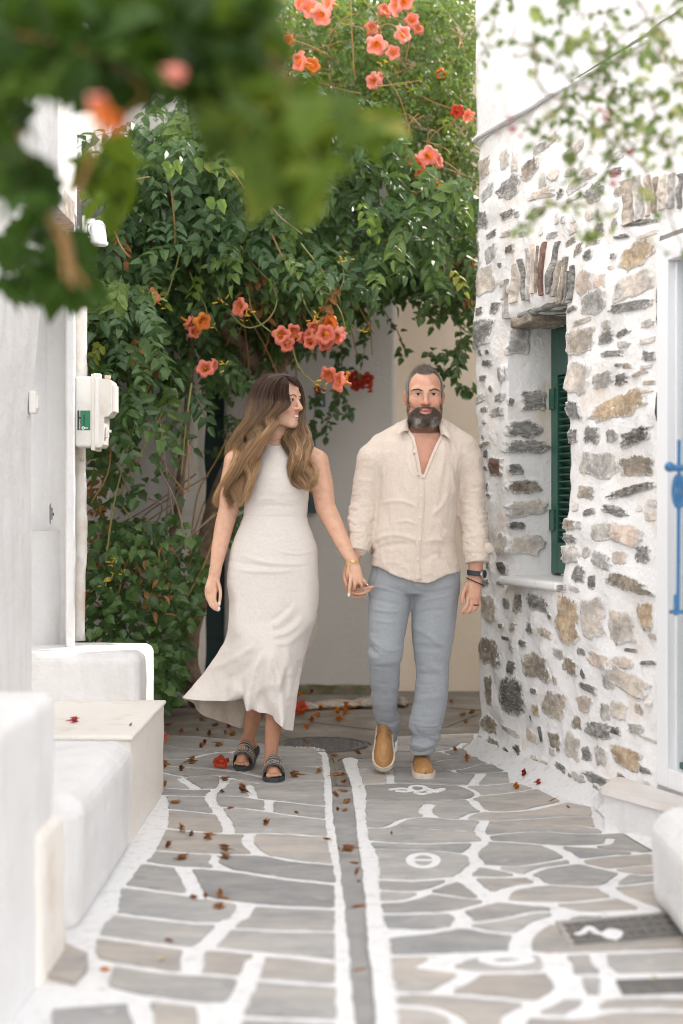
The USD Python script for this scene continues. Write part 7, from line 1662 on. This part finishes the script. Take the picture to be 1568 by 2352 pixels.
# --- shoes
def shoe(heel, toe, roll, label):
    """A slip-on: heel and toe points of the sole's middle line."""
    ax = toe - heel; ln_ = np.linalg.norm(ax); x = ax / ln_
    z = np.array([0, 0, 1.0]); z = z - x * (z @ x); z /= np.linalg.norm(z); y = np.cross(z, x)
    M = np.stack([x, y, z], 1)
    n = 30; t = np.linspace(0.0, 1.0, n)
    w = np.interp(t, [0, 0.04, 0.12, 0.3, 0.5, 0.68, 0.82, 0.92, 0.98, 1], [0.012, 0.024, 0.033, 0.035, 0.039, 0.0465, 0.045, 0.036, 0.020, 0.006])
    h = np.interp(t, [0, 0.05, 0.2, 0.36, 0.5, 0.65, 0.82, 0.94, 1], [0.055, 0.075, 0.078, 0.092, 0.085, 0.066, 0.05, 0.036, 0.018])
    th_ = np.linspace(0, np.pi, 19)
    V = np.stack([np.stack([np.full(19, tt * ln_), ww * np.cos(th_) * (1 - 0.10 * np.sin(th_)), 0.012 + hh * np.sin(th_) ** 0.75], -1) for tt, ww, hh in zip(t, w, h)])
    up_ = grid_mesh(V); up_ = trimesh.Trimesh(up_.vertices @ M.T + heel, up_.faces, process=False)
    if up_.vertex_normals[:, 2].mean() < 0: up_.invert()
    s_ = obj('shoe', up_, 'woven_leather', mann, smooth=True, label=label)
    outl = Polygon(np.vstack([np.column_stack([t * ln_, w + 0.003]), np.column_stack([t * ln_, -w - 0.003])[::-1]])).buffer(0.004).buffer(0)
    so = prism(outl.simplify(0.0008), 0.0, 0.024)
    obj('sole', trimesh.Trimesh(so.vertices @ M.T + heel, so.faces, process=False), 'shoe_sole', s_, smooth=35)
    a_ = np.linspace(-0.75, 0.75, 12)
    mouth = np.column_stack([np.full(12, 0.5 * ln_) - 0.02 * np.cos(a_ * 2), 0.037 * np.sin(a_ * 1.9), 0.012 + 0.086 * np.cos(a_ * 1.6) ** 0.6])
    obj('seam', tube(mouth @ M.T + heel, 0.0028, 5), 'woven_leather', s_, smooth=True)
t2 = G(977, 1790, 0.0); shoe(t2 + [-0.015, 0.29, 0.002], t2 + [0.0, 0.0, 0.002], 0, 'tan woven slip-on shoe planted in front')
t1 = P(880, 1770, 6.50); shoe(t1 + [0.012, 0.205, 0.175], t1 + [0.0, 0.0, 0.0], 0, 'tan woven slip-on shoe with its heel raised')
# --- watch, bands, ring
wc, wd_ = pm(1092, 1316, -0.03), np.array([0.02, 0.0, -1.0])
def band(c, d, rx, ry, h, m, parent, name, tilt=0.0):
    a_ = np.linspace(0, 2 * np.pi, 33)[:-1]
    pts_ = np.column_stack([rx * np.cos(a_), ry * np.sin(a_), tilt * np.cos(a_)]) + c
    V = np.concatenate([pts_ * 1.0 + [0, 0, h / 2], pts_ - [0, 0, h / 2], c + (pts_ - c) * 1.09 + [0, 0, h / 2 * 0.9], c + (pts_ - c) * 1.09 - [0, 0, h / 2 * 0.9]])
    F = []
    for j in range(32):
        k_ = (j + 1) % 32
        for a0, b0 in ((2, 3), (0, 2), (3, 1)):
            F += [[a0 * 32 + j, b0 * 32 + j, b0 * 32 + k_], [a0 * 32 + j, b0 * 32 + k_, a0 * 32 + k_]]
    return obj(name, (V, np.array(F)), m, parent, smooth=40)
wt = band(wc, wd_, 0.036, 0.036, 0.024, 'rubber_dark', mann, 'watch', -0.004)
wf = trimesh.creation.cylinder(0.021, 0.011, sections=28); wf.apply_transform(trimesh.transformations.rotation_matrix(math.pi / 2, [0, 1, 0])); wf.apply_transform(trimesh.transformations.rotation_matrix(-0.62, [0, 0, 1])); wf.apply_translation(wc + [0.034, -0.020, -0.004]); obj('watch_case', wf, 'steel', wt, smooth=35)
wf = trimesh.creation.cylinder(0.016, 0.0125, sections=24); wf.apply_transform(trimesh.transformations.rotation_matrix(math.pi / 2, [0, 1, 0])); wf.apply_transform(trimesh.transformations.rotation_matrix(-0.62, [0, 0, 1])); wf.apply_translation(wc + [0.0345, -0.0205, -0.004]); obj('dial', wf, 'rubber_dark', wt, smooth=35)
band(pm(1090, 1335, -0.034), wd_, 0.036, 0.030, 0.005, 'black_band', mann, 'wristband', -0.016)
band(pm(1092.5, 1389, -0.060), wd_, 0.0115, 0.0115, 0.006, 'black_band', mann, 'ring')
# ------------------------------------------------------------------ the woman
rg = np.random.default_rng(91)
woman = thing('person', 'smiling woman in a pale linen dress with long brown wavy hair, looking at the man', 'person')
SKW, LIPW, BLW = (0.61, 0.37, 0.26), (0.56, 0.22, 0.20), (0.62, 0.30, 0.22)
HW = Head(pm(637, 918, 0.0), 1.055, math.radians(63), 0.05, -0.02)
f = Field(pm(462, 1815, -0.28) - 0.02, pm(870, 850, 0.30) + 0.02, 0.0044)
build_head(f, HW, False, 1.0)
f.chain([pm(640, 975, 0.02), pm(635, 1000, 0.02), pm(633, 1025, 0.03)], [0.049, 0.047, 0.056], 0.025)
f.chain([pm(620, 1028, 0.03), pm(570, 1042, 0.03), pm(545, 1058, 0.03)], [0.046, 0.048, 0.052], 0.035)
f.chain([pm(650, 1028, 0.03), pm(700, 1040, 0.03), pm(724, 1058, 0.03)], [0.046, 0.048, 0.053], 0.035)
f.column([pm(0, v)[2] for v in (1020, 1050, 1075, 1110, 1150, 1185, 1240, 1300, 1380, 1420)], [pm(u, 0)[0] for u in (634, 636, 638, 640, 634, 631, 629, 626, 626, 624)], np.array([24, 36, 48, 58, 60, 60, 74, 86, 88, 60]) * PX, DM + 0.025, [0.045, 0.060, 0.075, 0.09, 0.08, 0.08, 0.09, 0.10, 0.10, 0.08], 0.02)
# her right arm (left in view), hanging
f.chain([pm(541, 1062, 0.03), pm(531, 1110, 0.03), pm(526, 1165, 0.03), pm(515, 1205, 0.02), pm(503, 1262, -0.01), pm(494, 1312, -0.03)], [0.052, 0.051, 0.046, 0.043, 0.036, 0.025], 0.02)
f.chain([pm(494, 1312, -0.03), pm(490, 1335, -0.035), pm(486, 1352, -0.04)], [0.024, 0.030, 0.030], 0.015, 0.6)
hand_chain(f, [pm(499, 1332, -0.05), pm(505, 1350, -0.065), pm(506, 1368, -0.07), pm(504, 1383, -0.07)], 0.0085)
hand_chain(f, [pm(495, 1355, -0.05), pm(493, 1374, -0.065), pm(497, 1388, -0.07), pm(503, 1395, -0.07)], 0.0082)
hand_chain(f, [pm(487, 1358, -0.045), pm(486, 1378, -0.06), pm(491, 1393, -0.065), pm(500, 1401, -0.065)], 0.0084)
hand_chain(f, [pm(480, 1354, -0.04), pm(479, 1374, -0.05), pm(484, 1390, -0.055), pm(494, 1399, -0.055)], 0.0080)
hand_chain(f, [pm(474, 1346, -0.03), pm(473, 1362, -0.035), pm(477, 1377, -0.04), pm(485, 1387, -0.042)], 0.0072)
# her left arm (right in view) reaching to his hand
f.chain([pm(729, 1062, 0.03), pm(738, 1110, 0.03), pm(747, 1165, 0.02), pm(762, 1195, 0.0), pm(786, 1245, -0.05), pm(809, 1290, -0.09)], [0.050, 0.053, 0.046, 0.044, 0.036, 0.025], 0.02)
f.chain([pm(809, 1290, -0.09), pm(815, 1312, -0.105), pm(818, 1328, -0.11)], [0.024, 0.031, 0.030], 0.015, 0.6)
hand_chain(f, [pm(806, 1318, -0.115), pm(804, 1338, -0.13), pm(802, 1354, -0.125), pm(801, 1368, -0.12)], 0.0086)
hand_chain(f, [pm(815, 1330, -0.115), pm(814, 1344, -0.125), pm(812, 1352, -0.10), pm(808, 1352, -0.07)], 0.0085)
hand_chain(f, [pm(824, 1330, -0.11), pm(830, 1342, -0.118), pm(831, 1350, -0.095), pm(828, 1352, -0.06)], 0.0085)
hand_chain(f, [pm(830, 1326, -0.10), pm(839, 1337, -0.108), pm(842, 1344, -0.085), pm(838, 1348, -0.06)], 0.0080)
hand_chain(f, [pm(803, 1300, -0.10), pm(798, 1316, -0.105), pm(799, 1332, -0.09)], 0.0085)
# legs
f.chain([pm(600, 1390, 0.02), pm(588, 1510, -0.02), pm(586, 1560, 0.06), pm(583, 1640, 0.15), pm(571, 1690, 0.20)], [0.085, 0.060, 0.050, 0.042, 0.028], 0.02)
f.chain([pm(650, 1390, 0.02), pm(636, 1500, -0.06), pm(633, 1560, -0.05), pm(631, 1640, -0.03), pm(624, 1700, -0.02), pm(621, 1752, -0.01)], [0.085, 0.060, 0.052, 0.042, 0.033, 0.027], 0.02)
aL, tL = P(569, 1700, 6.70), P(554, 1752, 6.60)
f.chain([aL, aL * 0.45 + tL * 0.55 + [0, 0, 0.012], tL + [0, 0.02, 0.010]], [0.031, 0.034, 0.026], 0.015)
aR, tR = P(621, 1755, 6.47), G(629, 1796, 0.0) + [0, 0, 0.030]
f.chain([aR, aR * 0.45 + tR * 0.55 + [0, 0, 0.005], tR + [0, 0.035, 0.006]], [0.029, 0.035, 0.026], 0.015)
f.chain([aR, aR + [-0.004, 0.06, -0.075]], [0.028, 0.026], 0.02)
f.chain([aL, aL + [0.016, 0.06, -0.03]], [0.029, 0.026], 0.02)
toesL = [(-0.030, 0.0, 0.0062), (-0.017, -0.010, 0.0068), (-0.004, -0.015, 0.0072), (0.009, -0.016, 0.0078), (0.027, -0.014, 0.0115)]
for dx, dy, r_ in toesL: f.chain([tL + [dx * 0.85, 0.03, 0.004], tL + [dx, dy, -0.002]], [r_, r_], 0.003)
for dx, dy, r_ in toesL: f.chain([tR + [-dx * 0.8, 0.035, 0.004], tR + [-dx * 0.92, dy + 0.008, 0.001]], [r_, r_], 0.003)
body = relax(f.mesh(), 3)
col = face_tint(HW, body.vertices, SKW, LIPW, BLW, False)
bu, bv = to_uv(body.vertices)
k_ = (np.clip((bv - 1560) / 60, 0, 1) * 0.8)[:, None]; col = col * (1 - k_) + np.array([0.44, 0.215, 0.125]) * k_
k_ = (np.exp(-((bv - 1100) / 120) ** 2) * (np.abs(bu - 640) > 60) * 0.2)[:, None]; col = col * (1 - k_) + np.array([0.60, 0.34, 0.22]) * k_
obj('body', body, 'skin', woman, smooth=True, color=col)
eyes(HW, woman, (0.09, 0.055, 0.04), False, body, 0.0022)
th_ = smooth_line([(-0.0185, -0.0885, -0.0648), (-0.010, -0.0955, -0.0675), (0.0, -0.0985, -0.0682), (0.010, -0.0955, -0.0675), (0.0185, -0.0885, -0.0648)], 20)
T_ = np.stack([th_ + [0, -0.0040, 0.0032], th_ + [0, -0.0060, 0.0], th_ + [0, -0.0044, -0.0044]], 0)
teeth = grid_mesh(HW.many(T_.reshape(-1, 3)).reshape(T_.shape)); obj('teeth', teeth, 'teeth', woman, smooth=True)
for a_, b_ in [((504, 1386), -0.078), ((503, 1398), -0.078), ((801, 1366), -0.130)]:
    nl_ = trimesh.creation.icosphere(2, 1.0); nl_.apply_scale([0.0055, 0.004, 0.009]); nl_.apply_translation(pm(a_[0], a_[1], b_)); obj('fingernail', nl_, 'nail', woman, smooth=True)

# --- dress: rings read off its outline
EL = np.array([(1016, 607), (1035, 602), (1050, 596), (1075, 585), (1103, 573), (1130, 566), (1163, 560), (1185, 559), (1210, 549), (1235, 538), (1259, 530), (1290, 525), (1317, 521.7), (1341, 520.5), (1381, 526.5), (1421, 525)])
ER = np.array([(1016, 660), (1035, 676), (1050, 692), (1075, 705), (1103, 711), (1130, 709.5), (1163, 707), (1185, 704.6), (1205, 709), (1223, 717), (1259, 729), (1290, 730.5), (1317, 731), (1357, 733), (1389, 731), (1421, 726)])
NA = 160
ang = np.linspace(0, 2 * np.pi, NA, endpoint=False)          # 0 left, a quarter front, half right
rows = []
for v in np.concatenate([np.linspace(1016, 1050, 8), np.linspace(1056, 1421, 74)]):
    l, r_ = np.interp(v, EL[:, 0], EL[:, 1]), np.interp(v, ER[:, 0], ER[:, 1])
    b_ = np.interp(v, [1016, 1035, 1060, 1095, 1130, 1163, 1190, 1250, 1310, 1421], [0.060, 0.080, 0.100, 0.122, 0.115, 0.100, 0.098, 0.118, 0.130, 0.135])
    c_, a_ = (l + r_) / 2, (r_ - l) / 2
    dip = np.clip((1050 - v) / 34, 0, 1) * 9 * np.clip(np.sin(ang), 0, 1)
    dy = -b_ * np.sign(np.sin(ang)) * np.abs(np.sin(ang)) ** 0.9
    rows.append(np.array([pm(c_ - a_ * np.cos(t), v + dd, y + 0.015) for t, dd, y in zip(ang, dip, dy)]))
def ring(front, back):
    """A ring through drawn points (u, v, depth): the front from left to right, the back from right to left."""
    fr = smooth_line(np.array(front, float), NA // 2 + 1)[:-1]; bk = smooth_line(np.array(back, float), NA - NA // 2 + 1)[:-1]
    return np.array([pm(*q) for q in np.vstack([fr, bk])])
r1 = ring([(520, 1461, 0.03), (560, 1470, -0.10), (615, 1474, -0.14), (670, 1470, -0.11), (713, 1458, 0.02)], [(713, 1458, 0.02), (670, 1465, 0.13), (600, 1468, 0.16), (550, 1462, 0.12), (520, 1461, 0.03)])
r2 = ring([(505, 1492, 0.06), (550, 1508, -0.08), (610, 1515, -0.15), (665, 1512, -0.12), (702, 1500, 0.01)], [(702, 1500, 0.01), (665, 1510, 0.13), (600, 1520, 0.18), (540, 1508, 0.16), (505, 1492, 0.06)])
r3 = ring([(480, 1532, 0.09), (530, 1552, -0.03), (590, 1565, -0.14), (650, 1566, -0.13), (691, 1545, 0.0)], [(691, 1545, 0.0), (655, 1565, 0.12), (590, 1580, 0.20), (530, 1565, 0.22), (480, 1532, 0.09)])
r4 = ring([(452, 1569, 0.12), (505, 1583, 0.00), (555, 1590, -0.10), (580, 1603, -0.13), (612, 1606, -0.12), (650, 1618, -0.14), (684, 1592, -0.02)], [(684, 1592, -0.02), (655, 1612, 0.10), (590, 1628, 0.20), (520, 1616, 0.25), (475, 1595, 0.20), (452, 1569, 0.12)])
hem = ring([(424.5, 1602.6, 0.13), (450, 1607, 0.06), (480, 1609, 0.02), (512, 1609.5, -0.02), (540, 1607, -0.05), (561, 1606, -0.06), (566, 1631, -0.13), (579, 1629, -0.10), (597, 1636, -0.14), (616, 1639, -0.10), (632, 1653, -0.12), (645, 1668, -0.16), (655, 1675, -0.12), (674, 1677.5, -0.06)],
           [(674, 1677.5, -0.06), (662, 1660, 0.06), (640, 1650, 0.12), (600, 1655, 0.20), (565, 1668, 0.24), (548, 1669.5, 0.25), (523, 1662, 0.26), (495, 1652, 0.25), (467, 1641, 0.23), (442, 1617, 0.18), (424.5, 1602.6, 0.13)])
keys = [rows[-6], rows[-1], r1, r2, r3, r4, hem]
kk = np.stack(keys, 0)
tt = np.concatenate([[0], np.cumsum([np.linalg.norm(kk[i + 1] - kk[i], axis=1).mean() for i in range(len(kk) - 1)])])
from scipy.interpolate import PchipInterpolator
low = PchipInterpolator(tt, kk, axis=0)(np.linspace(tt[1], tt[-1], 66))
R_ = np.concatenate([np.stack(rows[:-1], 0), low], 0)
# flutes that open towards the hem
t_ = np.clip((np.arange(len(R_)) - 88) / (len(R_) - 88), 0, 1)
cen = R_.mean(1, keepdims=True); dirn = R_ - cen; dirn[..., 2] = 0; dirn /= np.maximum(np.linalg.norm(dirn, axis=2, keepdims=True), 1e-6)
fl = (0.5 * np.sin(ang * 9 + 0.6) + 0.35 * np.sin(ang * 14 + 2.0) + 0.25 * np.sin(ang * 5 + 1))[None, :, None] * (t_ ** 1.3)[:, None, None] * 0.016
R_ = R_ + dirn * fl
R2 = np.concatenate([R_, R_[:, :1]], 1)
dress_m = grid_mesh(R2)
dress_m = trimesh.Trimesh(dress_m.vertices, dress_m.faces, process=False); dress_m.merge_vertices()
if vnormals(dress_m)[np.argmin(dress_m.vertices[:, 1])][1] > 0: dress_m.invert()
v_, f_ = trimesh.remesh.subdivide(dress_m.vertices, dress_m.faces); dress_m = trimesh.Trimesh(v_, f_, process=False)
dress_m = wrinkle(dress_m, 0.0022, (0.11, 0.1, 0.035), 4, lambda V: np.clip((to_uv(V)[1] - 1060) / 60, 0, 1) * np.clip((1420 - to_uv(V)[1]) / 80, 0.25, 1))
dress_m = wrinkle(dress_m, 0.004, (0.05, 0.1, 0.10), 6, lambda V: np.clip((to_uv(V)[1] - 1400) / 100, 0, 1))
dress_m = folds(dress_m, [([(570, 1154), (600, 1146), (640, 1144)], 0.005, 4), ([(650, 1146), (680, 1150), (706, 1162)], 0.005, 4), ([(575, 1165), (625, 1160), (690, 1166)], -0.004, 5), ([(560, 1185), (630, 1186), (704, 1185)], -0.003, 2.5),
  ([(545, 1272), (600, 1288), (665, 1296), (715, 1292)], 0.006, 5), ([(640, 1266), (680, 1272), (722, 1266)], 0.004, 3), ([(530, 1302), (570, 1310), (620, 1312), (690, 1309)], 0.006, 5), ([(535, 1292), (580, 1296), (640, 1305)], -0.005, 4),
  ([(617, 1442), (650, 1422), (688, 1380)], 0.007, 8), ([(612, 1430), (645, 1410), (676, 1380)], -0.004, 6), ([(622, 1461), (660, 1452), (700, 1415)], 0.006, 7), ([(626, 1477), (662, 1474), (705, 1440)], 0.006, 7), ([(618, 1452), (655, 1438), (692, 1405)], -0.004, 6), ([(625, 1470), (655, 1464), (690, 1445)], -0.004, 6),
  ([(590, 1475), (560, 1500), (515, 1525), (482, 1536)], 0.010, 8), ([(610, 1480), (560, 1540), (500, 1570)], -0.007, 9), ([(604, 1490), (585, 1545), (570, 1600), (566, 1630)], 0.013, 8), ([(612, 1500), (600, 1560), (596, 1632)], -0.008, 8), ([(612, 1490), (618, 1560), (616, 1636)], 0.009, 7), ([(620, 1490), (640, 1570), (645, 1665)], 0.009, 8), ([(640, 1480), (660, 1560), (655, 1670)], -0.006, 8), ([(700, 1440), (690, 1520), (676, 1620)], 0.006, 6), ([(545, 1350), (548, 1420), (540, 1470)], 0.005, 10)])
dress = obj('dress', dress_m, 'dress_linen', woman, smooth=True)
# neckband, waist seam, the back panel that shows in the slit, the inside of the skirt
nb_ = R_[0]; obj('neckband', tube(np.vstack([nb_, nb_[:1]]), 0.004, 6), 'dress_linen', dress, smooth=True)
sl = np.stack([np.array([pm(*q) for q in r_]) for r_ in [[(731, 1398, 0.03), (732, 1396, 0.06), (726, 1398, 0.10)], [(722, 1430, 0.04), (732, 1428, 0.08), (724, 1432, 0.12)], [(712, 1455, 0.04), (727, 1456, 0.10), (718, 1460, 0.14)], [(704, 1480, 0.03), (719, 1478, 0.11), (710, 1482, 0.15)], [(697, 1505, 0.02), (706, 1500, 0.11), (700, 1505, 0.15)], [(690, 1535, 0.02), (697, 1530, 0.11), (690, 1540, 0.15)]]], 0)
sl = smooth_line(sl.reshape(6, -1), 30).reshape(30, 3, 3); sl = np.stack([smooth_line(r_, 10) for r_ in sl], 0)
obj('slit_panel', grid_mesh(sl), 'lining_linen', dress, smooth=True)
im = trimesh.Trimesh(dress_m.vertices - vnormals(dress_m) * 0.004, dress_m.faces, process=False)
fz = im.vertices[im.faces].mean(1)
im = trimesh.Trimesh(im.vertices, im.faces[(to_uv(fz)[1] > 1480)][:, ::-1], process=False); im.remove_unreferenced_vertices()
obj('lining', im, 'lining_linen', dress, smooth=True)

# --- hair: long locks of single strands over a dark core
def lock(name, LB, RB, depth, n, rg, wave, dark, tips, core=True, hang=0.0, frizz=1.0):
    LB, RB = smooth_line(np.array(LB, float), 60), smooth_line(np.array(RB, float), 60)
    T = 46; ti = np.linspace(0, 1, T)
    pts, cnt, wid, colr = [], [], [], []
    def line(f_, layer, ph, amp, end):
        t = ti * end
        i_ = np.clip(t * 59, 0, 58.999); a = i_.astype(int); w = (i_ - a)[:, None]
        l = LB[a] * (1 - w) + LB[a + 1] * w; r_ = RB[a] * (1 - w) + RB[a + 1] * w
        fw = f_ + amp * np.sin(t * 6.283 * wave + ph) * np.clip((t - 0.25) / 0.4, 0, 1) * 0.19
        q = l + (r_ - l) * fw[:, None]
        y = depth(np.clip(fw, 0, 1), t) + layer + 0.020 * np.cos(t * 6.283 * wave + ph + 0.8) * np.clip((t - 0.32) / 0.4, 0, 1)
        return np.array([pm(u, v, yy) for (u, v), yy in zip(q, y)])
    if core:
        C = np.stack([line(f_, 0.016, 2.2 * f_, 0.5, 0.97) for f_ in np.linspace(0.03, 0.97, 26)], 1)
        base = obj(name, grid_mesh(C), 'hair', woman, smooth=True, color=np.repeat(np.array([np.array(dark) * 0.7 * (1 - t) + np.array(tips) * 0.32 * t for t in ti]), 26, 0))
    NCL = 22; clumps = np.linspace(0.0, 1, NCL) + rg.normal(0, 0.02, NCL); cph = rg.normal(0, 0.7, NCL) + clumps * 3.0; ctone = rg.uniform(0, 1, NCL); cdep = rg.normal(0, 0.009, NCL)
    for _ in range(n):
        j = rg.integers(NCL); f_ = np.clip(clumps[j] + rg.normal(0, 0.020), -0.02, 1.02)
        end = rg.uniform(0.86, 1.0) if rg.random() < 0.8 else rg.uniform(0.55, 0.9)
        q = line(f_, rg.uniform(-0.006, 0.006) + cdep[j], cph[j] + rg.normal(0, 0.18), rg.uniform(0.85, 1.2), end)
        spread = rg.normal(0, 0.0035, (1, 3)) * np.linspace(0.2, 1.3, T)[:, None] * frizz
        q = q + spread
        pts.append(q); cnt.append(T)
        wid.append(np.interp(ti, [0, 0.1, 0.8, 1], [0.0010, 0.0016, 0.0014, 0.0004]))
        tone = np.clip(0.6 * ctone[j] + 0.4 * rg.random(), 0, 1) ** 1.3
        mixv = np.clip((ti * end - 0.25) / 0.5, 0, 1)[:, None] * (0.16 + 0.84 * tone)
        c = np.array(dark) * (1 - mixv) + np.array(tips) * mixv
        c = c * (1 + 0.25 * rg.normal())
        colr.append(np.clip(c + np.array([0.030, 0.018, 0.012]) * tone * (rg.random() < 0.3), 0.008, 1))
    return curves('strands', np.vstack(pts), cnt, np.concatenate(wid), 'hair', base if core else woman, np.vstack(colr))
DK, TP = (0.045, 0.023, 0.015), (0.74, 0.46, 0.23)
lock('hair', [(642, 858), (610, 861), (587, 879), (574, 906), (564, 940), (552, 975), (540, 1010), (529, 1045), (514, 1085), (508, 1120), (508, 1148), (520, 1176)],
     [(656, 868), (661, 880), (660, 898), (662, 915), (659, 931), (645, 950), (630, 966), (618, 986), (607, 1014), (596, 1056), (576, 1100), (560, 1160)],
     lambda f_, t: np.interp(t, [0, 0.1, 0.3], [-0.01, -0.005, 0.03]) - 0.150 * np.sin(np.clip(f_ * 1.5, 0, 1) * 1.57) * np.interp(t, [0, 0.12, 0.5, 1], [0.88, 1.0, 1.0, 0.95]), 4200, rg, 3.0, DK, TP)
lock('hair', [(658, 868), (670, 874), (680, 887), (688, 904), (692, 926), (686, 958), (668, 985), (658, 1005), (660, 1030), (666, 1062), (672, 1090), (682, 1112), (696, 1124)],
     [(640, 858), (668, 862), (685, 876), (695, 900), (699, 935), (700, 962), (704, 985), (708, 1008), (711, 1032), (717, 1060), (720, 1088), (720, 1108), (712, 1130)],
     lambda f_, t: np.interp(t, [0, 0.07, 0.14, 0.22, 0.35, 0.5, 0.7, 1], [-0.075, -0.085, -0.060, 0.02, 0.05, -0.02, -0.115, -0.125]) + f_ * np.interp(t, [0, 0.2, 0.3], [0.05, 0.03, 0]) - 0.02 * np.sin(f_ * 3.14), 2000, rg, 3.2, DK, TP)
# back of the head: a dark cap under the strands
L = HW.local(body.vertices); x, y, z = L.T; Nb = vnormals(body)
cap = ((z > 0.064 - 0.0 * x) & (y < -0.02) | (y > -0.035) & (z > -0.045)) & (np.abs(x) < 0.12) & (np.abs(z) < 0.16) & (np.abs(y) < 0.14) & (y > -0.066 + np.clip(0.085 - z, 0, 1) * 0.8)
fk = body.faces[cap[body.faces].all(1)]; idx = np.unique(fk); mp_ = np.full(len(cap), -1); mp_[idx] = np.arange(len(idx))
obj('hair', trimesh.Trimesh(body.vertices[idx] + Nb[idx] * 0.0035, mp_[fk], process=False), 'beard', woman, smooth=True, color=np.tile(np.array([[0.022, 0.013, 0.009]]), (len(idx), 1)))
fly = []
for _ in range(50):
    u, v = rg.uniform(505, 600), 0
    t0 = rg.uniform(0, 1); b0 = smooth_line([(645, 861), (590, 876), (556, 935), (530, 1010), (508, 1110)], 50)[int(t0 * 49)]
    d0 = pm(b0[0], b0[1], rg.uniform(-0.05, 0.03)); dr_ = np.array([-rg.uniform(0.0, 0.03), 0, rg.normal(-0.05, 0.03)])
    fly.append(smooth_line([d0, d0 + dr_ * 0.5 + rg.normal(0, 0.004, 3), d0 + dr_], 6))
curves('loose_strands', np.vstack(fly), np.full(len(fly), 6), np.tile([0.0006] * 6, len(fly)), 'hair', woman, np.tile(np.array([[0.16, 0.09, 0.045]]), (len(fly) * 6, 1)))

# --- sandals with woven straps that carry lettering
def sandal(toe, back, half, strap_c, strap_up, txt, label, tilt):
    ax = toe - back; ln_ = np.linalg.norm(ax); x = ax / ln_; z = np.array([0, 0, 1.0]); z = z - x * (z @ x); z /= np.linalg.norm(z); y = np.cross(z, x); M = np.stack([x, y, z], 1)
    t = np.linspace(0, 1, 24); w = np.interp(t, [0, 0.06, 0.2, 0.5, 0.75, 0.9, 1], [0.014, 0.028, 0.034, 0.036, half, half * 0.85, 0.018])
    outl = Polygon(np.vstack([np.column_stack([t * ln_, w]), np.column_stack([t * ln_, -w])[::-1]])).buffer(0.016, quad_segs=8).buffer(-0.010, quad_segs=8)
    so = prism(outl.simplify(0.0005), -0.010, 0.008)
    s_ = obj('sandal', trimesh.Trimesh(so.vertices @ M.T + back, so.faces, process=False), 'rubber_dark', woman, smooth=35, label=label)
    n = 40; a_ = np.linspace(0.02, math.pi - 0.02, n)
    def strap(l0, l1, lift, m_, name):
        rows_ = []
        for l in np.linspace(l0, l1, 5):
            hgt = np.interp(l, [0.55, 0.72, 0.9], [0.092, 0.068, 0.050]); ww = np.interp(l, [0.5, 0.75, 0.95], [0.042, half + 0.006, half * 0.95])
            rows_.append(np.column_stack([np.full(n, l * ln_), (ww + lift) * np.cos(a_), 0.004 + (hgt + lift) * np.sin(a_) ** 0.8]) @ M.T + back)
        mm = grid_mesh(np.stack(rows_, 0))
        if mm.vertex_normals[:, 2].mean() < 0: mm.invert()
        return obj(name, mm, m_, s_, smooth=True)
    st_ = strap(0.56, 0.86, 0.0, 'webbing_dark', 'strap')
    strap(0.585, 0.60, 0.0016, 'webbing_pale', 'stripe'); strap(0.635, 0.65, 0.0016, 'webbing_pale', 'stripe'); strap(0.79, 0.805, 0.0016, 'webbing_pale', 'stripe')
    tm = meshkit.text_mesh(txt, 0.017, 0.0008, bold=True); tm = sub_to(tm, 0.006)
    q = tm.vertices.copy(); wdt = q[:, 0].max(); span = 0.125
    s1 = (q[:, 0] / wdt - 0.5) * span
    an = math.pi / 2 - s1 / 0.048
    l = 0.765 - q[:, 1] / ln_ * 0.95
    hgt = np.interp(l, [0.55, 0.72, 0.9], [0.092, 0.068, 0.050]); ww = np.interp(l, [0.5, 0.75, 0.95], [0.042, half + 0.006, half * 0.95])
    lf = 0.0015 + q[:, 2]
    vv = np.column_stack([l * ln_, (ww + lf) * np.cos(an), 0.004 + (hgt + lf) * np.sin(np.clip(an, 0.03, math.pi - 0.03)) ** 0.8]) @ M.T + back
    obj('lettering', trimesh.Trimesh(vv, tm.faces, process=False), 'webbing_pale', st_)
bR = np.array([tR[0] - 0.012, tR[1] + 0.235, 0.016])
sandal(np.array([tR[0], tR[1] - 0.012, 0.014]), bR, 0.045, None, None, 'CHRISTIAN DIOR', 'striped lettered slide sandal planted in front', 0)
tipL = tL + np.array([0, -0.022, -0.020]); sandal(tipL, aL + np.array([0.022, 0.085, -0.045]), 0.045, None, None, 'CHRISTIAN DIOR', 'striped lettered slide sandal with its heel raised', 0)
# --- jewellery
br = band(pm(809, 1288, -0.09), None, 0.029, 0.027, 0.011, 'gold', woman, 'bracelet', -0.006)
obj('cord', tube(smooth_line([pm(803, 1294, -0.12), pm(797, 1303, -0.125), pm(791, 1316, -0.12)], 10), 0.0012, 4), 'gold', br)
obj('cord', tube(smooth_line([pm(803, 1294, -0.12), pm(804, 1306, -0.126), pm(806, 1316, -0.13)], 10), 0.0012, 4), 'gold', br)
ns = smooth_line([(604, 1000, -0.005), (613, 1006, -0.024), (622, 1009.5, -0.037), (632, 1010.5, -0.042), (643, 1008.5, -0.037), (652, 1005, -0.024)], 40)
nk = obj('necklace', tube(np.array([pm(*q) for q in ns]), 0.0007, 4), 'gold', woman)
for i_ in range(2, 40, 4):
    obj('bead', trimesh.creation.icosphere(1, 0.0019).apply_translation(pm(*ns[i_]) + [0, -0.001, 0]), 'gold', nk, smooth=True)
dm = trimesh.creation.icosphere(1, 0.006); dm.apply_translation(pm(844, 1343, -0.118)); obj('ring_stone', dm, 'steel', woman)
